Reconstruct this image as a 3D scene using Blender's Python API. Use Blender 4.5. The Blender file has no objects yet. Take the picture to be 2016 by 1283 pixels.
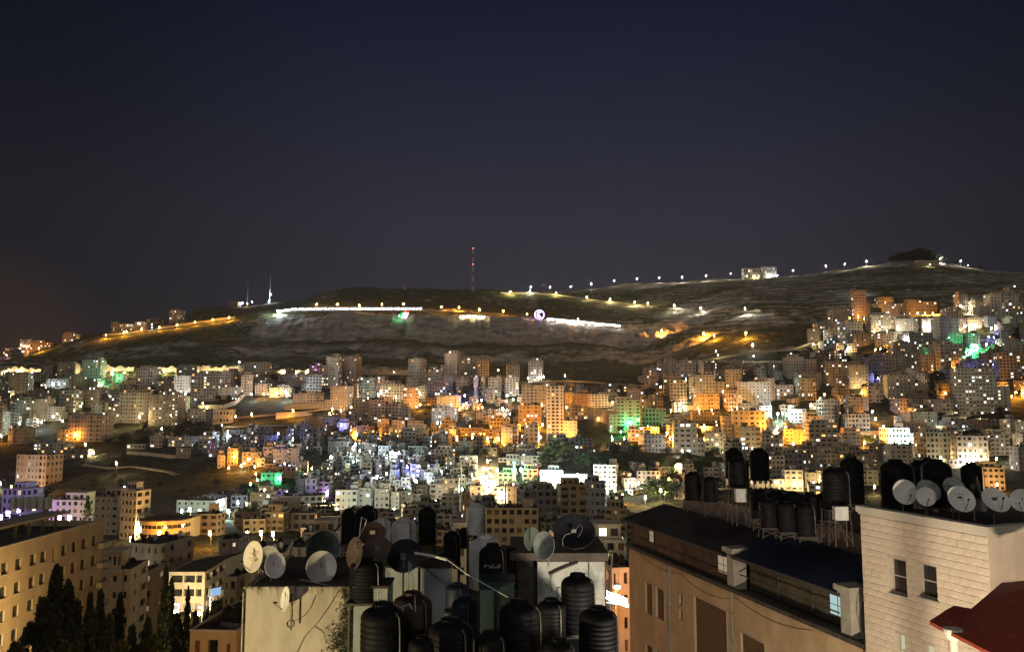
import bpy, math, random
import numpy as np
from mathutils import Vector
random.seed(7)
R = math.radians
# ------------------------------------------------------------------ camera
F = 1552.0; CX = 1008.0; CY = 641.5; PITCH = R(5.5); CZ = 46.0
sc = bpy.context.scene
col = sc.collection
cam = bpy.data.cameras.new('camera'); camo = bpy.data.objects.new('camera', cam); col.objects.link(camo)
cam.sensor_width = 36; cam.lens = 36 * F / 2016; cam.clip_start = 0.5; cam.clip_end = 9000
camo.location = (0, 0, CZ); camo.rotation_euler = (R(90) + PITCH, 0, 0)
sc.camera = camo
# ------------------------------------------------------------------ world
w = bpy.data.worlds.new('World'); sc.world = w; w.use_nodes = True
nt = w.node_tree; nt.nodes.clear()
tc = nt.nodes.new('ShaderNodeTexCoord'); sx = nt.nodes.new('ShaderNodeSeparateXYZ')
cr = nt.nodes.new('ShaderNodeValToRGB'); bg = nt.nodes.new('ShaderNodeBackground'); wo = nt.nodes.new('ShaderNodeOutputWorld')
nz = nt.nodes.new('ShaderNodeTexNoise'); nz.inputs['Scale'].default_value = 2.2; nz.inputs['Detail'].default_value = 4
mixw = nt.nodes.new('ShaderNodeMix'); mixw.data_type = 'RGBA'; mixw.blend_type = 'MULTIPLY'; mixw.inputs[0].default_value = 0.45
nr = nt.nodes.new('ShaderNodeMapRange'); nr.inputs[1].default_value = 0.3; nr.inputs[2].default_value = 0.7; nr.inputs[3].default_value = 0.7; nr.inputs[4].default_value = 1.15
L = nt.links.new
L(tc.outputs['Generated'], sx.inputs[0]); L(sx.outputs['Z'], cr.inputs[0])
L(tc.outputs['Generated'], nz.inputs['Vector']); L(nz.outputs['Fac'], nr.inputs[0])
mpx = nt.nodes.new('ShaderNodeMapRange'); ab = nt.nodes.new('ShaderNodeMath'); ab.operation = 'ABSOLUTE'; sh = nt.nodes.new('ShaderNodeMath'); sh.operation = 'SUBTRACT'; sh.inputs[1].default_value = .06
L(sx.outputs['X'], sh.inputs[0]); L(sh.outputs[0], ab.inputs[0]); L(ab.outputs[0], mpx.inputs[0]); mpx.interpolation_type = 'SMOOTHSTEP'
mpx.inputs[1].default_value = 0.05; mpx.inputs[2].default_value = .62; mpx.inputs[3].default_value = 1.0; mpx.inputs[4].default_value = .42
mz = nt.nodes.new('ShaderNodeMix'); mz.data_type = 'RGBA'; mz.blend_type = 'MULTIPLY'; mz.inputs[0].default_value = 1; L(cr.outputs[0], mz.inputs[6]); L(mpx.outputs[0], mz.inputs[7])
# warm town glow low over the far left horizon
dt = nt.nodes.new('ShaderNodeVectorMath'); dt.operation = 'DOT_PRODUCT'; dt.inputs[1].default_value = Vector((-.70, 1, .035)).normalized(); nrmz = nt.nodes.new('ShaderNodeVectorMath'); nrmz.operation = 'NORMALIZE'; L(tc.outputs['Generated'], nrmz.inputs[0]); L(nrmz.outputs[0], dt.inputs[0])
gl_ = nt.nodes.new('ShaderNodeMapRange'); gl_.inputs[1].default_value = .986; gl_.inputs[2].default_value = 1.0; gl_.inputs[3].default_value = 0; gl_.inputs[4].default_value = 1; gl_.interpolation_type = 'SMOOTHERSTEP'; L(dt.outputs['Value'], gl_.inputs[0])
gm = nt.nodes.new('ShaderNodeMix'); gm.data_type = 'RGBA'; gm.blend_type = 'ADD'; gm.inputs[7].default_value = (.017, .007, .0015, 1); L(gl_.outputs[0], gm.inputs[0]); L(mz.outputs[2], gm.inputs[6])
L(gm.outputs[2], mixw.inputs[6]); L(nr.outputs[0], mixw.inputs[7]); L(mixw.outputs[2], bg.inputs[0]); L(bg.outputs[0], wo.inputs[0])
els = cr.color_ramp.elements
els[0].position = 0.0; els[0].color = (.026, .0245, .026, 1)
els[1].position = 0.60; els[1].color = (.0026, .0048, .0165, 1)
for p, c in ((.10, (.026, .0262, .036, 1)), (.22, (.0260, .0275, .042, 1)), (.34, (.0150, .0185, .0350, 1)), (.46, (.0072, .0106, .0262, 1))):
    e = els.new(p); e.color = c
bg.inputs[1].default_value = 1.05
# ------------------------------------------------------------------ dim moon / city glow from behind the viewer
sun = bpy.data.lights.new('moon', 'SUN'); suno = bpy.data.objects.new('moon', sun); col.objects.link(suno)
sun.energy = 0.35; sun.angle = R(25); sun.color = (1.0, .91, .78)
suno.rotation_euler = (R(58), 0, R(-22)); suno.location = (0, 0, 400)
sc.view_settings.view_transform = 'Standard'; sc.view_settings.look = 'None'
sc.view_settings.exposure = 0.0; sc.view_settings.gamma = 1.0; sc.view_settings.use_curve_mapping = False
cy = sc.cycles
cy.use_denoising = True; cy.max_bounces = 4; cy.diffuse_bounces = 2; cy.glossy_bounces = 2; cy.transmission_bounces = 2
cy.sample_clamp_indirect = 2.0; cy.use_light_tree = True; cy.caustics_reflective = False; cy.caustics_refractive = False

# ------------------------------------------------------------------ helpers: pixel -> place
def ray(x, y):
    u = (x - CX) / F; v = (CY - y) / F
    Y = math.cos(PITCH) - v * math.sin(PITCH); Z = math.sin(PITCH) + v * math.cos(PITCH)
    return u / Y, Z / Y                       # X and Z gained per metre of forward distance
def P(x, y, d):
    a, b = ray(x, y); return Vector((a * d, d, CZ + b * d))
def yz(y, d, x=CX): return CZ + ray(x, y)[1] * d
# ------------------------------------------------------------------ terrain heights (relative to the eye) against forward distance
TT = {
 -3500: [(0,-46),(150,-52),(300,-50),(560,-60),(720,-45),(1000,-20),(1150,10),(1600,20),(2600,0)],
 -400: [(0,-46),(150,-52),(300,-50),(560,-60),(720,-45),(900,-20),(1000,10),(1150,30),(1600,40),(2600,0)],
 0:   [(0,-46),(150,-52),(300,-50),(450,-60),(560,-60),(650,-48),(720,-37),(800,-24),(870,-6),(930,14),(975,30),(1000,45),(1150,59),(1300,68),(1600,50),(2600,0)],
 200: [(0,-46),(150,-52),(300,-50),(450,-59),(560,-57),(650,-45),(720,-34),(800,-20),(870,-4),(930,14),(975,33),(1000,47),(1120,72),(1200,97),(1300,114),(1600,90),(2600,0)],
 400: [(0,-46),(150,-52),(300,-50),(450,-58),(560,-54),(650,-42),(700,-30),(760,-22),(830,-8),(900,12),(955,31),(985,47),(1180,97),(1280,126),(1450,169),(1700,150),(2600,30)],
 540: [(0,-46),(150,-52),(300,-52),(450,-60),(560,-48),(650,-30),(740,-18),(830,-4),(900,13),(960,33),(990,47),(1200,96),(1290,136),(1320,148),(1350,150),(1550,199),(1800,190),(2600,60)],
 700: [(0,-46),(150,-52),(300,-55),(450,-62),(520,-60),(600,-38),(677,-30),(750,-17),(820,-4),(880,12),(960,35),(985,47),(1200,97),(1290,148),(1320,151),(1420,186),(1650,241),(1900,235),(2600,90)],
 1000:[(0,-46),(60,-50),(150,-54),(300,-57),(420,-62),(490,-62),(540,-52),(600,-38),(677,-31),(750,-17),(820,-4),(880,12),(950,26),(1000,37),(1200,95),(1290,141),(1320,144),(1430,172),(1650,232),(1900,225),(2600,90)],
 1250:[(0,-46),(60,-50),(150,-54),(300,-57),(450,-62),(500,-58),(545,-40),(600,-36),(680,-25),(760,-8),(840,10),(920,28),(1000,40),(1190,86),(1260,120),(1290,122),(1500,187),(1750,264),(1950,270),(2600,150)],
 1500:[(0,-46),(60,-50),(150,-54),(300,-55),(450,-60),(560,-48),(620,-38),(680,-22),(740,-4),(800,18),(850,36),(900,46),(1000,86),(1200,145),(1400,200),(1750,278),(1950,285),(2600,150)],
 1800:[(0,-46),(60,-50),(150,-54),(300,-50),(450,-55),(560,-46),(640,-33),(700,-14),(770,10),(830,38),(890,70),(950,102),(1000,108),(1200,165),(1600,290),(1800,296),(2600,150)],
 2016:[(0,-46),(60,-50),(150,-54),(300,-50),(450,-50),(560,-38),(640,-18),(700,2),(770,32),(830,62),(890,95),(950,120),(1200,180),(1700,285),(1850,285),(2600,150)],
 2500:[(0,-46),(150,-52),(300,-48),(560,-30),(700,10),(830,62),(950,120),(1200,180),(1700,285),(1850,285),(2600,150)],
 5500:[(0,-46),(150,-52),(300,-48),(560,-30),(700,10),(830,62),(950,120),(1200,180),(1700,260),(1850,240),(2600,100)],
}
keys = sorted(TT)
US = np.concatenate([np.linspace(-2.9, -0.74, 60, endpoint=False), np.linspace(-0.74, 0.74, 700, endpoint=False), np.linspace(0.74, 2.9, 60)])
DS = np.concatenate([np.linspace(4, 300, 60, endpoint=False), np.linspace(300, 960, 165, endpoint=False), np.linspace(960, 1340, 150, endpoint=False), np.linspace(1340, 1900, 140, endpoint=False), np.linspace(1900, 2600, 14)])
prof = np.array([np.interp(DS, [a for a, b in TT[k]], [b for a, b in TT[k]]) for k in keys])   # keys x D
ku = np.array([(k - CX) / F for k in keys])
def smooth_interp(u):
    i = np.clip(np.searchsorted(ku, u) - 1, 0, len(ku) - 2)
    t = np.clip((u - ku[i]) / (ku[i + 1] - ku[i]), 0, 1)
    t = t * .55 + (t * t * (3 - 2 * t)) * .45
    return prof[i] * (1 - t)[:, None] + prof[i + 1] * t[:, None]
Zg = smooth_interp(US)                                                # U x D
rng = np.random.RandomState(5)
LAT = rng.rand(256, 256)
def vnoise(x, y):
    xi = np.floor(x).astype(int); yi = np.floor(y).astype(int); fx = x - xi; fy = y - yi
    fx = fx * fx * (3 - 2 * fx); fy = fy * fy * (3 - 2 * fy)
    a = LAT[xi % 256, yi % 256]; b = LAT[(xi + 1) % 256, yi % 256]; c = LAT[xi % 256, (yi + 1) % 256]; d = LAT[(xi + 1) % 256, (yi + 1) % 256]
    return (a * (1 - fx) + b * fx) * (1 - fy) + (c * (1 - fx) + d * fx) * fy - .5
def fbm(x, y, o=4):
    s = 0; a = 1
    for k in range(o): s = s + a * vnoise(x * 2 ** k + 13 * k, y * 2 ** k + 7 * k); a *= .5
    return s
UU, DD = np.meshgrid(US, DS, indexing='ij'); XX = UU * DD
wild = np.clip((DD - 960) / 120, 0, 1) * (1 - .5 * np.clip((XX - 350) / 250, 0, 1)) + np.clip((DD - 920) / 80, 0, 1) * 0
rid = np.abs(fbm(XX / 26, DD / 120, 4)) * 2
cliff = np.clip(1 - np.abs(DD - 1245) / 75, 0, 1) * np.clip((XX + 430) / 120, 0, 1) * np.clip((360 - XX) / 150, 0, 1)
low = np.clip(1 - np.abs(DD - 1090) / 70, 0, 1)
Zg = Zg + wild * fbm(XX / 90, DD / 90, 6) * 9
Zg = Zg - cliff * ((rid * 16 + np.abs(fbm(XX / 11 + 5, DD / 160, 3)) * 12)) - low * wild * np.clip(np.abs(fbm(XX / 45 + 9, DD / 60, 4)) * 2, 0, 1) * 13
# terraces on the right-hand hill
ter = np.clip((DD - 1050) / 80, 0, 1) * np.clip((XX - 40) / 260, 0, 1)
zt = Zg + fbm(XX / 160, DD / 200, 3) * 10
st = 8.0; q = zt / st; fr = q - np.floor(q)
Zt = (np.floor(q) + np.clip((fr - .55) / .45, 0, 1) ** 1.0 * .75 + fr * .25) * st - (zt - Zg)
Zg = Zg * (1 - ter * .8) + Zt * ter * .8
Zg = Zg + np.clip((DD - 330) / 100, 0, 1) * fbm(XX / 14, DD / 14, 3) * 1.1
# scarp rock mask; cliff kept extra pale to stand in for light there
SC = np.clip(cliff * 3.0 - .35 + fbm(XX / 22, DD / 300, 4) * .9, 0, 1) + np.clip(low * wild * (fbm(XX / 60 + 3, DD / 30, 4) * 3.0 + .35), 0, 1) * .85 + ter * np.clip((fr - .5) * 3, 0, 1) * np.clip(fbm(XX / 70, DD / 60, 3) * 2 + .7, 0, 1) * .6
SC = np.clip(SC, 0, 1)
def gz(u, d):
    i = np.clip(np.searchsorted(US, u) - 1, 0, len(US) - 2); j = np.clip(np.searchsorted(DS, d) - 1, 0, len(DS) - 2)
    s = (u - US[i]) / (US[i + 1] - US[i]); t = min(max((d - DS[j]) / (DS[j + 1] - DS[j]), 0), 1)
    return float((Zg[i, j] * (1 - s) + Zg[i + 1, j] * s) * (1 - t) + (Zg[i, j + 1] * (1 - s) + Zg[i + 1, j + 1] * s) * t)
def gxy(X, Y): return CZ + gz(X / max(Y, 4), Y)
def hit(x, y, h=0.0, dmin=260):
    a, b = ray(x, y)
    i = int(np.clip(np.searchsorted(US, a) - 1, 0, len(US) - 2)); s = (a - US[i]) / (US[i + 1] - US[i])
    colz = Zg[i] * (1 - s) + Zg[i + 1] * s + h
    under = np.where((b * DS <= colz) & (DS >= dmin))[0]
    if len(under) == 0:                      # over the crest: stand it on the skyline
        j = int(np.argmax((colz - h) / DS * (DS > 900))); d = DS[j]
        return Vector((a * d, d, CZ + colz[j] - h))
    j = under[0]
    if j == 0: d = DS[0]
    else:
        f0 = b * DS[j - 1] - colz[j - 1]; f1 = b * DS[j] - colz[j]
        d = DS[j - 1] + (DS[j] - DS[j - 1]) * f0 / (f0 - f1 + 1e-9)
    return Vector((a * d, d, CZ + gz(a, d)))
# ------------------------------------------------------------------ materials
MATS = {}
def newmat(name):
    m = bpy.data.materials.new(name); m.use_nodes = True; n = m.node_tree; n.nodes.clear()
    o = n.nodes.new('ShaderNodeOutputMaterial'); b = n.nodes.new('ShaderNodeBsdfPrincipled'); n.links.new(b.outputs[0], o.inputs[0])
    MATS[name] = m; return m, n, b
def surf(name, c1, c2, scale=3.0, rough=.8, bump=.2, spec=.3, rand=0.0, stretch=(1, 1, 1), detail=5, metal=0.0, lo=.35, hi=.65, world=False):
    m, n, b = newmat(name)
    t = n.nodes.new('ShaderNodeTexCoord'); mp = n.nodes.new('ShaderNodeMapping'); mp.inputs['Scale'].default_value = stretch
    nz = n.nodes.new('ShaderNodeTexNoise'); nz.inputs['Scale'].default_value = scale; nz.inputs['Detail'].default_value = detail; nz.inputs['Roughness'].default_value = .62
    r = n.nodes.new('ShaderNodeValToRGB'); r.color_ramp.elements[0].position = lo; r.color_ramp.elements[1].position = hi
    r.color_ramp.elements[0].color = (*c1, 1); r.color_ramp.elements[1].color = (*c2, 1)
    l = n.links.new
    if world:
        g = n.nodes.new('ShaderNodeNewGeometry'); l(g.outputs['Position'], mp.inputs[0])
    else: l(t.outputs['Object'], mp.inputs[0])
    l(mp.outputs[0], nz.inputs['Vector']); l(nz.outputs['Fac'], r.inputs[0])
    out = r.outputs[0]
    if rand:
        oi = n.nodes.new('ShaderNodeObjectInfo'); hs = n.nodes.new('ShaderNodeHueSaturation'); mr = n.nodes.new('ShaderNodeMapRange')
        mr.inputs[3].default_value = 1 - rand; mr.inputs[4].default_value = 1 + rand
        l(oi.outputs['Random'], mr.inputs[0]); l(mr.outputs[0], hs.inputs['Value']); l(out, hs.inputs['Color']); out = hs.outputs[0]
    l(out, b.inputs['Base Color'])
    b.inputs['Roughness'].default_value = rough; b.inputs['Specular IOR Level'].default_value = spec; b.inputs['Metallic'].default_value = metal
    if bump:
        bp = n.nodes.new('ShaderNodeBump'); bp.inputs['Strength'].default_value = bump; bp.inputs['Distance'].default_value = .05
        l(nz.outputs['Fac'], bp.inputs['Height']); l(bp.outputs[0], b.inputs['Normal'])
    return m
def emit(name, c, s, sample=False):
    m = bpy.data.materials.new(name); m.use_nodes = True; n = m.node_tree; n.nodes.clear()
    o = n.nodes.new('ShaderNodeOutputMaterial'); e = n.nodes.new('ShaderNodeEmission'); e.inputs[0].default_value = (*c, 1); e.inputs[1].default_value = s
    n.links.new(e.outputs[0], o.inputs[0]); m.cycles.emission_sampling = 'AUTO' if sample else 'NONE'
    MATS[name] = m; return m
def tone(name, c, k=.72, **kw):
    return surf(name, tuple(x * k for x in c), c, scale=kw.pop('scale', .35), stretch=(1, 1, .35), rand=kw.pop('rand', .14), **kw)
tone('cream', (.50, .44, .35)); tone('grey', (.40, .385, .35)); tone('white', (.62, .59, .54)); tone('tan', (.42, .35, .26)); tone('pink', (.50, .40, .34))
tone('ochre', (.42, .31, .17)); tone('dim', (.24, .22, .19)); tone('blue_grey', (.34, .37, .38)); tone('yellow_cream', (.48, .40, .26)); tone('brown', (.25, .17, .11)); tone('coping', (.45, .41, .34)); tone('green_grey', (.36, .42, .34))
surf('roofing', (.022, .02, .018), (.06, .055, .048), scale=.5, rough=.9)
surf('dark_trim', (.035, .03, .028), (.07, .06, .05), scale=2)
surf('shutter', (.13, .075, .04), (.20, .12, .06), scale=1.5, stretch=(1, 1, 14), rand=.2)
surf('glass_dark', (.012, .012, .014), (.03, .03, .034), scale=.6, rough=.12, bump=0, spec=.6, rand=.3)
surf('tank_black', (.004, .004, .005), (.010, .010, .012), scale=2.5, rough=.6, bump=.05, spec=.07)
surf('tank_white', (.36, .37, .37), (.62, .62, .60), scale=1.6, rough=.5, bump=.05, rand=.12)
surf('tank_blue', (.005, .010, .024), (.010, .020, .04), scale=2, rough=.6, bump=.05)
surf('tank_teal', (.010, .024, .030), (.016, .038, .046), scale=2, rough=.6, bump=.05)
surf('tank_maroon', (.016, .008, .007), (.032, .015, .013), scale=2, rough=.6, bump=.05)
surf('metal', (.10, .10, .10), (.22, .21, .20), scale=5, rough=.45, metal=.6)
surf('pole_white', (.5, .5, .48), (.65, .65, .62), scale=3, rough=.5)
surf('red_paint', (.35, .03, .02), (.5, .05, .03), scale=3, rough=.5)
surf('asphalt', (.04, .038, .035), (.07, .066, .06), scale=.4, rough=.9, world=True)
surf('bark', (.04, .028, .018), (.09, .065, .04), scale=4, rough=.9, stretch=(1, 1, .2))
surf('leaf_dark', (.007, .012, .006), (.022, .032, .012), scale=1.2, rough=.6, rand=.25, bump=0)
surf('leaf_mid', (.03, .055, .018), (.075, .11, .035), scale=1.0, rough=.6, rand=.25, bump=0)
surf('retaining', (.26, .22, .16), (.46, .40, .30), scale=.5, rough=.9, bump=.5, stretch=(1, 1, 2))
surf('slab_stone', (.42, .36, .27), (.60, .53, .42), scale=.25, rough=.9, bump=.3)
surf('cable_black', (.01, .01, .01), (.03, .03, .03), scale=5, rough=.5, bump=0)
surf('cable_white', (.4, .4, .38), (.6, .6, .56), scale=5, rough=.5, bump=0)
emit('lit_warm', (1, .80, .52), 3.2); emit('lit_white', (.95, 1, .95), 3.4); emit('lit_cool', (.75, .85, 1), 3.2); emit('lit_orange', (1, .45, .12), 2.6); emit('lit_blue', (.25, .3, 1), 2.6); emit('lit_dim', (1, .72, .42), .9); emit('lit_faint', (.9, .62, .38), .28); emit('lit_pink', (1, .25, .9), 3)
emit('lit_cyan', (.2, .75, .9), 2.6); emit('lit_green', (.1, 1, .4), 3)
BULB = {'O': (1, .40, .055), 'Y': (1, .78, .38), 'W': (1, .93, .82), 'C': (.72, .88, 1), 'B': (.22, .25, 1), 'G': (.08, 1, .35), 'V': (.5, .3, 1), 'R': (1, .08, .03), 'P': (1, .82, .60), 'T': (.58, .96, 1)}
for k, c in BULB.items(): emit('bulb_' + k, c, 110.0)
# ground: grass, soil and pale rock by slope and noise
m, n, b = newmat('terrain'); l = n.links.new
g = n.nodes.new('ShaderNodeNewGeometry'); sp = n.nodes.new('ShaderNodeSeparateXYZ'); l(g.outputs['Normal'], sp.inputs[0])
n1 = n.nodes.new('ShaderNodeTexNoise'); n1.inputs['Scale'].default_value = .016; n1.inputs['Detail'].default_value = 7; l(g.outputs['Position'], n1.inputs['Vector'])
n2 = n.nodes.new('ShaderNodeTexNoise'); n2.inputs['Scale'].default_value = .12; n2.inputs['Detail'].default_value = 6; n2.inputs['Roughness'].default_value = .7; l(g.outputs['Position'], n2.inputs['Vector'])
mp = n.nodes.new('ShaderNodeMapping'); mp.inputs['Scale'].default_value = (.05, .01, .18); l(g.outputs['Position'], mp.inputs[0])
n3 = n.nodes.new('ShaderNodeTexNoise'); n3.inputs['Scale'].default_value = 1; n3.inputs['Detail'].default_value = 6; n3.inputs['Roughness'].default_value = .75; l(mp.outputs[0], n3.inputs['Vector'])
def math_(op, a, c, cl=False):
    x = n.nodes.new('ShaderNodeMath'); x.operation = op; x.use_clamp = cl
    for i, v in enumerate((a, c)):
        if isinstance(v, (int, float)): x.inputs[i].default_value = v
        else: l(v, x.inputs[i])
    return x.outputs[0]
slope = math_('SUBTRACT', 1.0, sp.outputs['Z'])
rock = math_('ADD', math_('MULTIPLY', slope, 4.2), math_('MULTIPLY', math_('SUBTRACT', n1.outputs['Fac'], .5), 2.6))
rock = math_('ADD', rock, math_('MULTIPLY', math_('SUBTRACT', n2.outputs['Fac'], .5), 2.4))
rock = math_('MULTIPLY', math_('SUBTRACT', rock, .50), 2.4, True)
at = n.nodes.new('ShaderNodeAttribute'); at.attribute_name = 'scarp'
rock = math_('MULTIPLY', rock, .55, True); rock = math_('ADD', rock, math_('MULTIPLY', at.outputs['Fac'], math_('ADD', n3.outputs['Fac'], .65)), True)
cg = n.nodes.new('ShaderNodeValToRGB'); l(n2.outputs['Fac'], cg.inputs[0])
cg.color_ramp.elements[0].position = .35; cg.color_ramp.elements[0].color = (.045, .058, .022, 1); cg.color_ramp.elements[1].position = .7; cg.color_ramp.elements[1].color = (.20, .20, .09, 1)
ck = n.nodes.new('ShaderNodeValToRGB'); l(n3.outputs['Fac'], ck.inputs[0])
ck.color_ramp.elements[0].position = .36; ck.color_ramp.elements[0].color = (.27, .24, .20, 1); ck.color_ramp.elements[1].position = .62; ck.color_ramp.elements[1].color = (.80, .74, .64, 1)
dry = n.nodes.new('ShaderNodeAttribute'); dry.attribute_name = 'dry'; cg2 = n.nodes.new('ShaderNodeValToRGB'); l(n2.outputs['Fac'], cg2.inputs[0])  # hill grass coloured lighter than town ground, in place of light on the hill
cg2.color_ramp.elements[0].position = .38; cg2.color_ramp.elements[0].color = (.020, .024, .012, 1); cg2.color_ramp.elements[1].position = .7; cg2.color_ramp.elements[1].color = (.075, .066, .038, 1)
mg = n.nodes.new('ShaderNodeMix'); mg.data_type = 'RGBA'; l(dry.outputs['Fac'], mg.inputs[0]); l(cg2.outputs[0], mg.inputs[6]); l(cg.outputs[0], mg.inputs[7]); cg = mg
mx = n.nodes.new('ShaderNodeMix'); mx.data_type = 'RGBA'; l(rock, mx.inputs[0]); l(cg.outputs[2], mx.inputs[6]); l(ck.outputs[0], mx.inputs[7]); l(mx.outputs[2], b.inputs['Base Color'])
b.inputs['Roughness'].default_value = .95; b.inputs['Specular IOR Level'].default_value = .1
bp = n.nodes.new('ShaderNodeBump'); bp.inputs['Strength'].default_value = .9; bp.inputs['Distance'].default_value = 6.0; l(n2.outputs['Fac'], bp.inputs['Height']); l(bp.outputs[0], b.inputs['Normal'])

# ------------------------------------------------------------------ mesh builder
class MB:
    def __init__(s): s.v = []; s.f = []; s.m = []; s.mats = []; s.sm = False
    def mi(s, name):
        if name not in s.mats: s.mats.append(name)
        return s.mats.index(name)
    def face(s, pts, mat):
        i = len(s.v); s.v.extend(tuple(p) for p in pts); s.f.append(tuple(range(i, i + len(pts)))); s.m.append(s.mi(mat))
    def box(s, x0, x1, y0, y1, z0, z1, mat, rot=0, c=(0, 0), bottom=True):
        i = len(s.v); k = s.mi(mat); ca, sa = math.cos(rot), math.sin(rot)
        for z in (z0, z1):
            for x, y in ((x0, y0), (x1, y0), (x1, y1), (x0, y1)):
                s.v.append((c[0] + x * ca - y * sa, c[1] + x * sa + y * ca, z))
        fs = [(4, 5, 6, 7), (0, 1, 5, 4), (1, 2, 6, 5), (2, 3, 7, 6), (3, 0, 4, 7)] + ([(3, 2, 1, 0)] if bottom else [])
        for f in fs: s.f.append(tuple(i + q for q in f)); s.m.append(k)
    def lathe(s, prof, mat, c=(0, 0, 0), n=12, axis=None, cap=True, sy=1.0):
        i = len(s.v); k = s.mi(mat); c = Vector(c)
        if axis is None: ax, ay, az = Vector((1, 0, 0)), Vector((0, 1, 0)), Vector((0, 0, 1))
        else:
            az = Vector(axis).normalized(); ax = az.orthogonal().normalized() if abs(az.z) > .99 else az.cross(Vector((0, 0, 1))).normalized(); ay = az.cross(ax)
        for r, z in prof:
            for q in range(n):
                t = 2 * math.pi * q / n; s.v.append(tuple(c + ax * (r * math.cos(t)) + ay * (r * math.sin(t) * sy) + az * z))
        for j in range(len(prof) - 1):
            for q in range(n):
                a = i + j * n + q; b2 = i + j * n + (q + 1) % n; s.f.append((a, b2, b2 + n, a + n)); s.m.append(k)
        if cap:
            s.f.append(tuple(i + q for q in range(n - 1, -1, -1))); s.m.append(k)
            e = i + (len(prof) - 1) * n; s.f.append(tuple(e + q for q in range(n))); s.m.append(k)
    def tube(s, pts, r, mat, n=5, r2=None):
        pts = [Vector(p) for p in pts]; i = len(s.v); k = s.mi(mat); N = len(pts)
        for j, p in enumerate(pts):
            d = (pts[min(j + 1, N - 1)] - pts[max(j - 1, 0)]).normalized()
            ax = d.orthogonal().normalized(); ay = d.cross(ax); rr = r if r2 is None else r + (r2 - r) * j / max(N - 1, 1)
            if j and ax.dot(pa) < 0: ax = -ax; ay = -ay
            pa = ax
            for q in range(n):
                t = 2 * math.pi * q / n; s.v.append(tuple(p + ax * (rr * math.cos(t)) + ay * (rr * math.sin(t))))
        for j in range(N - 1):
            for q in range(n):
                a = i + j * n + q; b2 = i + j * n + (q + 1) % n; s.f.append((a, b2, b2 + n, a + n)); s.m.append(k)
        s.f.append(tuple(i + q for q in range(n - 1, -1, -1))); s.m.append(k); s.f.append(tuple(i + (N - 1) * n + q for q in range(n))); s.m.append(k)
    def facade(s, p0, p1, z0, z1, ops, mat, rd=.22, glass=None):
        """wall from p0 to p1 (outside on the right-hand side walking p0->p1 seen from above is the viewer) with real recessed openings"""
        p0 = Vector(p0[:2]); p1 = Vector(p1[:2]); W = (p1 - p0).length; e = (p1 - p0) / W; nn = Vector((e.y, -e.x))
        def pt(a, z, dep=0): q = p0 + e * a - nn * dep; return (q.x, q.y, z)
        ops = [o for o in ops if o[0] > .05 and o[1] < W - .05 and o[2] > z0 + .05 and o[3] < z1 - .05]
        zs = sorted({z0, z1} | {round(o[2], 4) for o in ops} | {round(o[3], 4) for o in ops})
        for a, b2 in zip(zs[:-1], zs[1:]):
            mid = (a + b2) / 2; cut = sorted((o[0], o[1]) for o in ops if o[2] < mid < o[3]); x = 0
            for c0, c1 in cut:
                if c0 > x + 1e-4: s.face([pt(x, a), pt(c0, a), pt(c0, b2), pt(x, b2)], mat)
                x = max(x, c1)
            if x < W - 1e-4: s.face([pt(x, a), pt(W, a), pt(W, b2), pt(x, b2)], mat)
        for o in ops:
            a0, a1, b0, b1 = o[:4]
            s.face([pt(a0, b0), pt(a1, b0), pt(a1, b0, rd), pt(a0, b0, rd)], mat); s.face([pt(a0, b1, rd), pt(a1, b1, rd), pt(a1, b1), pt(a0, b1)], mat)
            s.face([pt(a0, b0, rd), pt(a0, b1, rd), pt(a0, b1), pt(a0, b0)], mat); s.face([pt(a1, b0), pt(a1, b1), pt(a1, b1, rd), pt(a1, b0, rd)], mat)
            if glass: glass(o, [pt(a0, b0, rd), pt(a1, b0, rd), pt(a1, b1, rd), pt(a0, b1, rd)], e, nn)
    def build(s, name, parent=None, smooth=False, loc=None, kind=None):
        me = bpy.data.meshes.new(name); me.from_pydata(s.v, [], s.f)
        for k in s.mats: me.materials.append(MATS[k])
        me.polygons.foreach_set('material_index', s.m)
        if smooth:
            me.shade_smooth()
            try: me.set_sharp_from_angle(angle=R(38))
            except Exception: pass
        me.update()
        o = bpy.data.objects.new(name, me); col.objects.link(o)
        if parent is not None: o.parent = parent
        if loc is not None: o.location = loc
        if kind: o['kind'] = kind
        return o
def tag(o, label=None, cat=None, group=None, kind=None):
    if label: o['label'] = label
    if cat: o['category'] = cat
    if group: o['group'] = group
    if kind: o['kind'] = kind
    return o
def empty(name, loc, label=None, cat=None, group=None, rz=0):
    o = bpy.data.objects.new(name, None); col.objects.link(o); o.location = loc; o.rotation_euler = (0, 0, rz); o.empty_display_size = .5
    return tag(o, label, cat, group)
def copy_tree(o, parent=None):
    c = o.copy(); col.objects.link(c); c.parent = parent
    for ch in list(o.children): copy_tree(ch, c)
    return c
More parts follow.
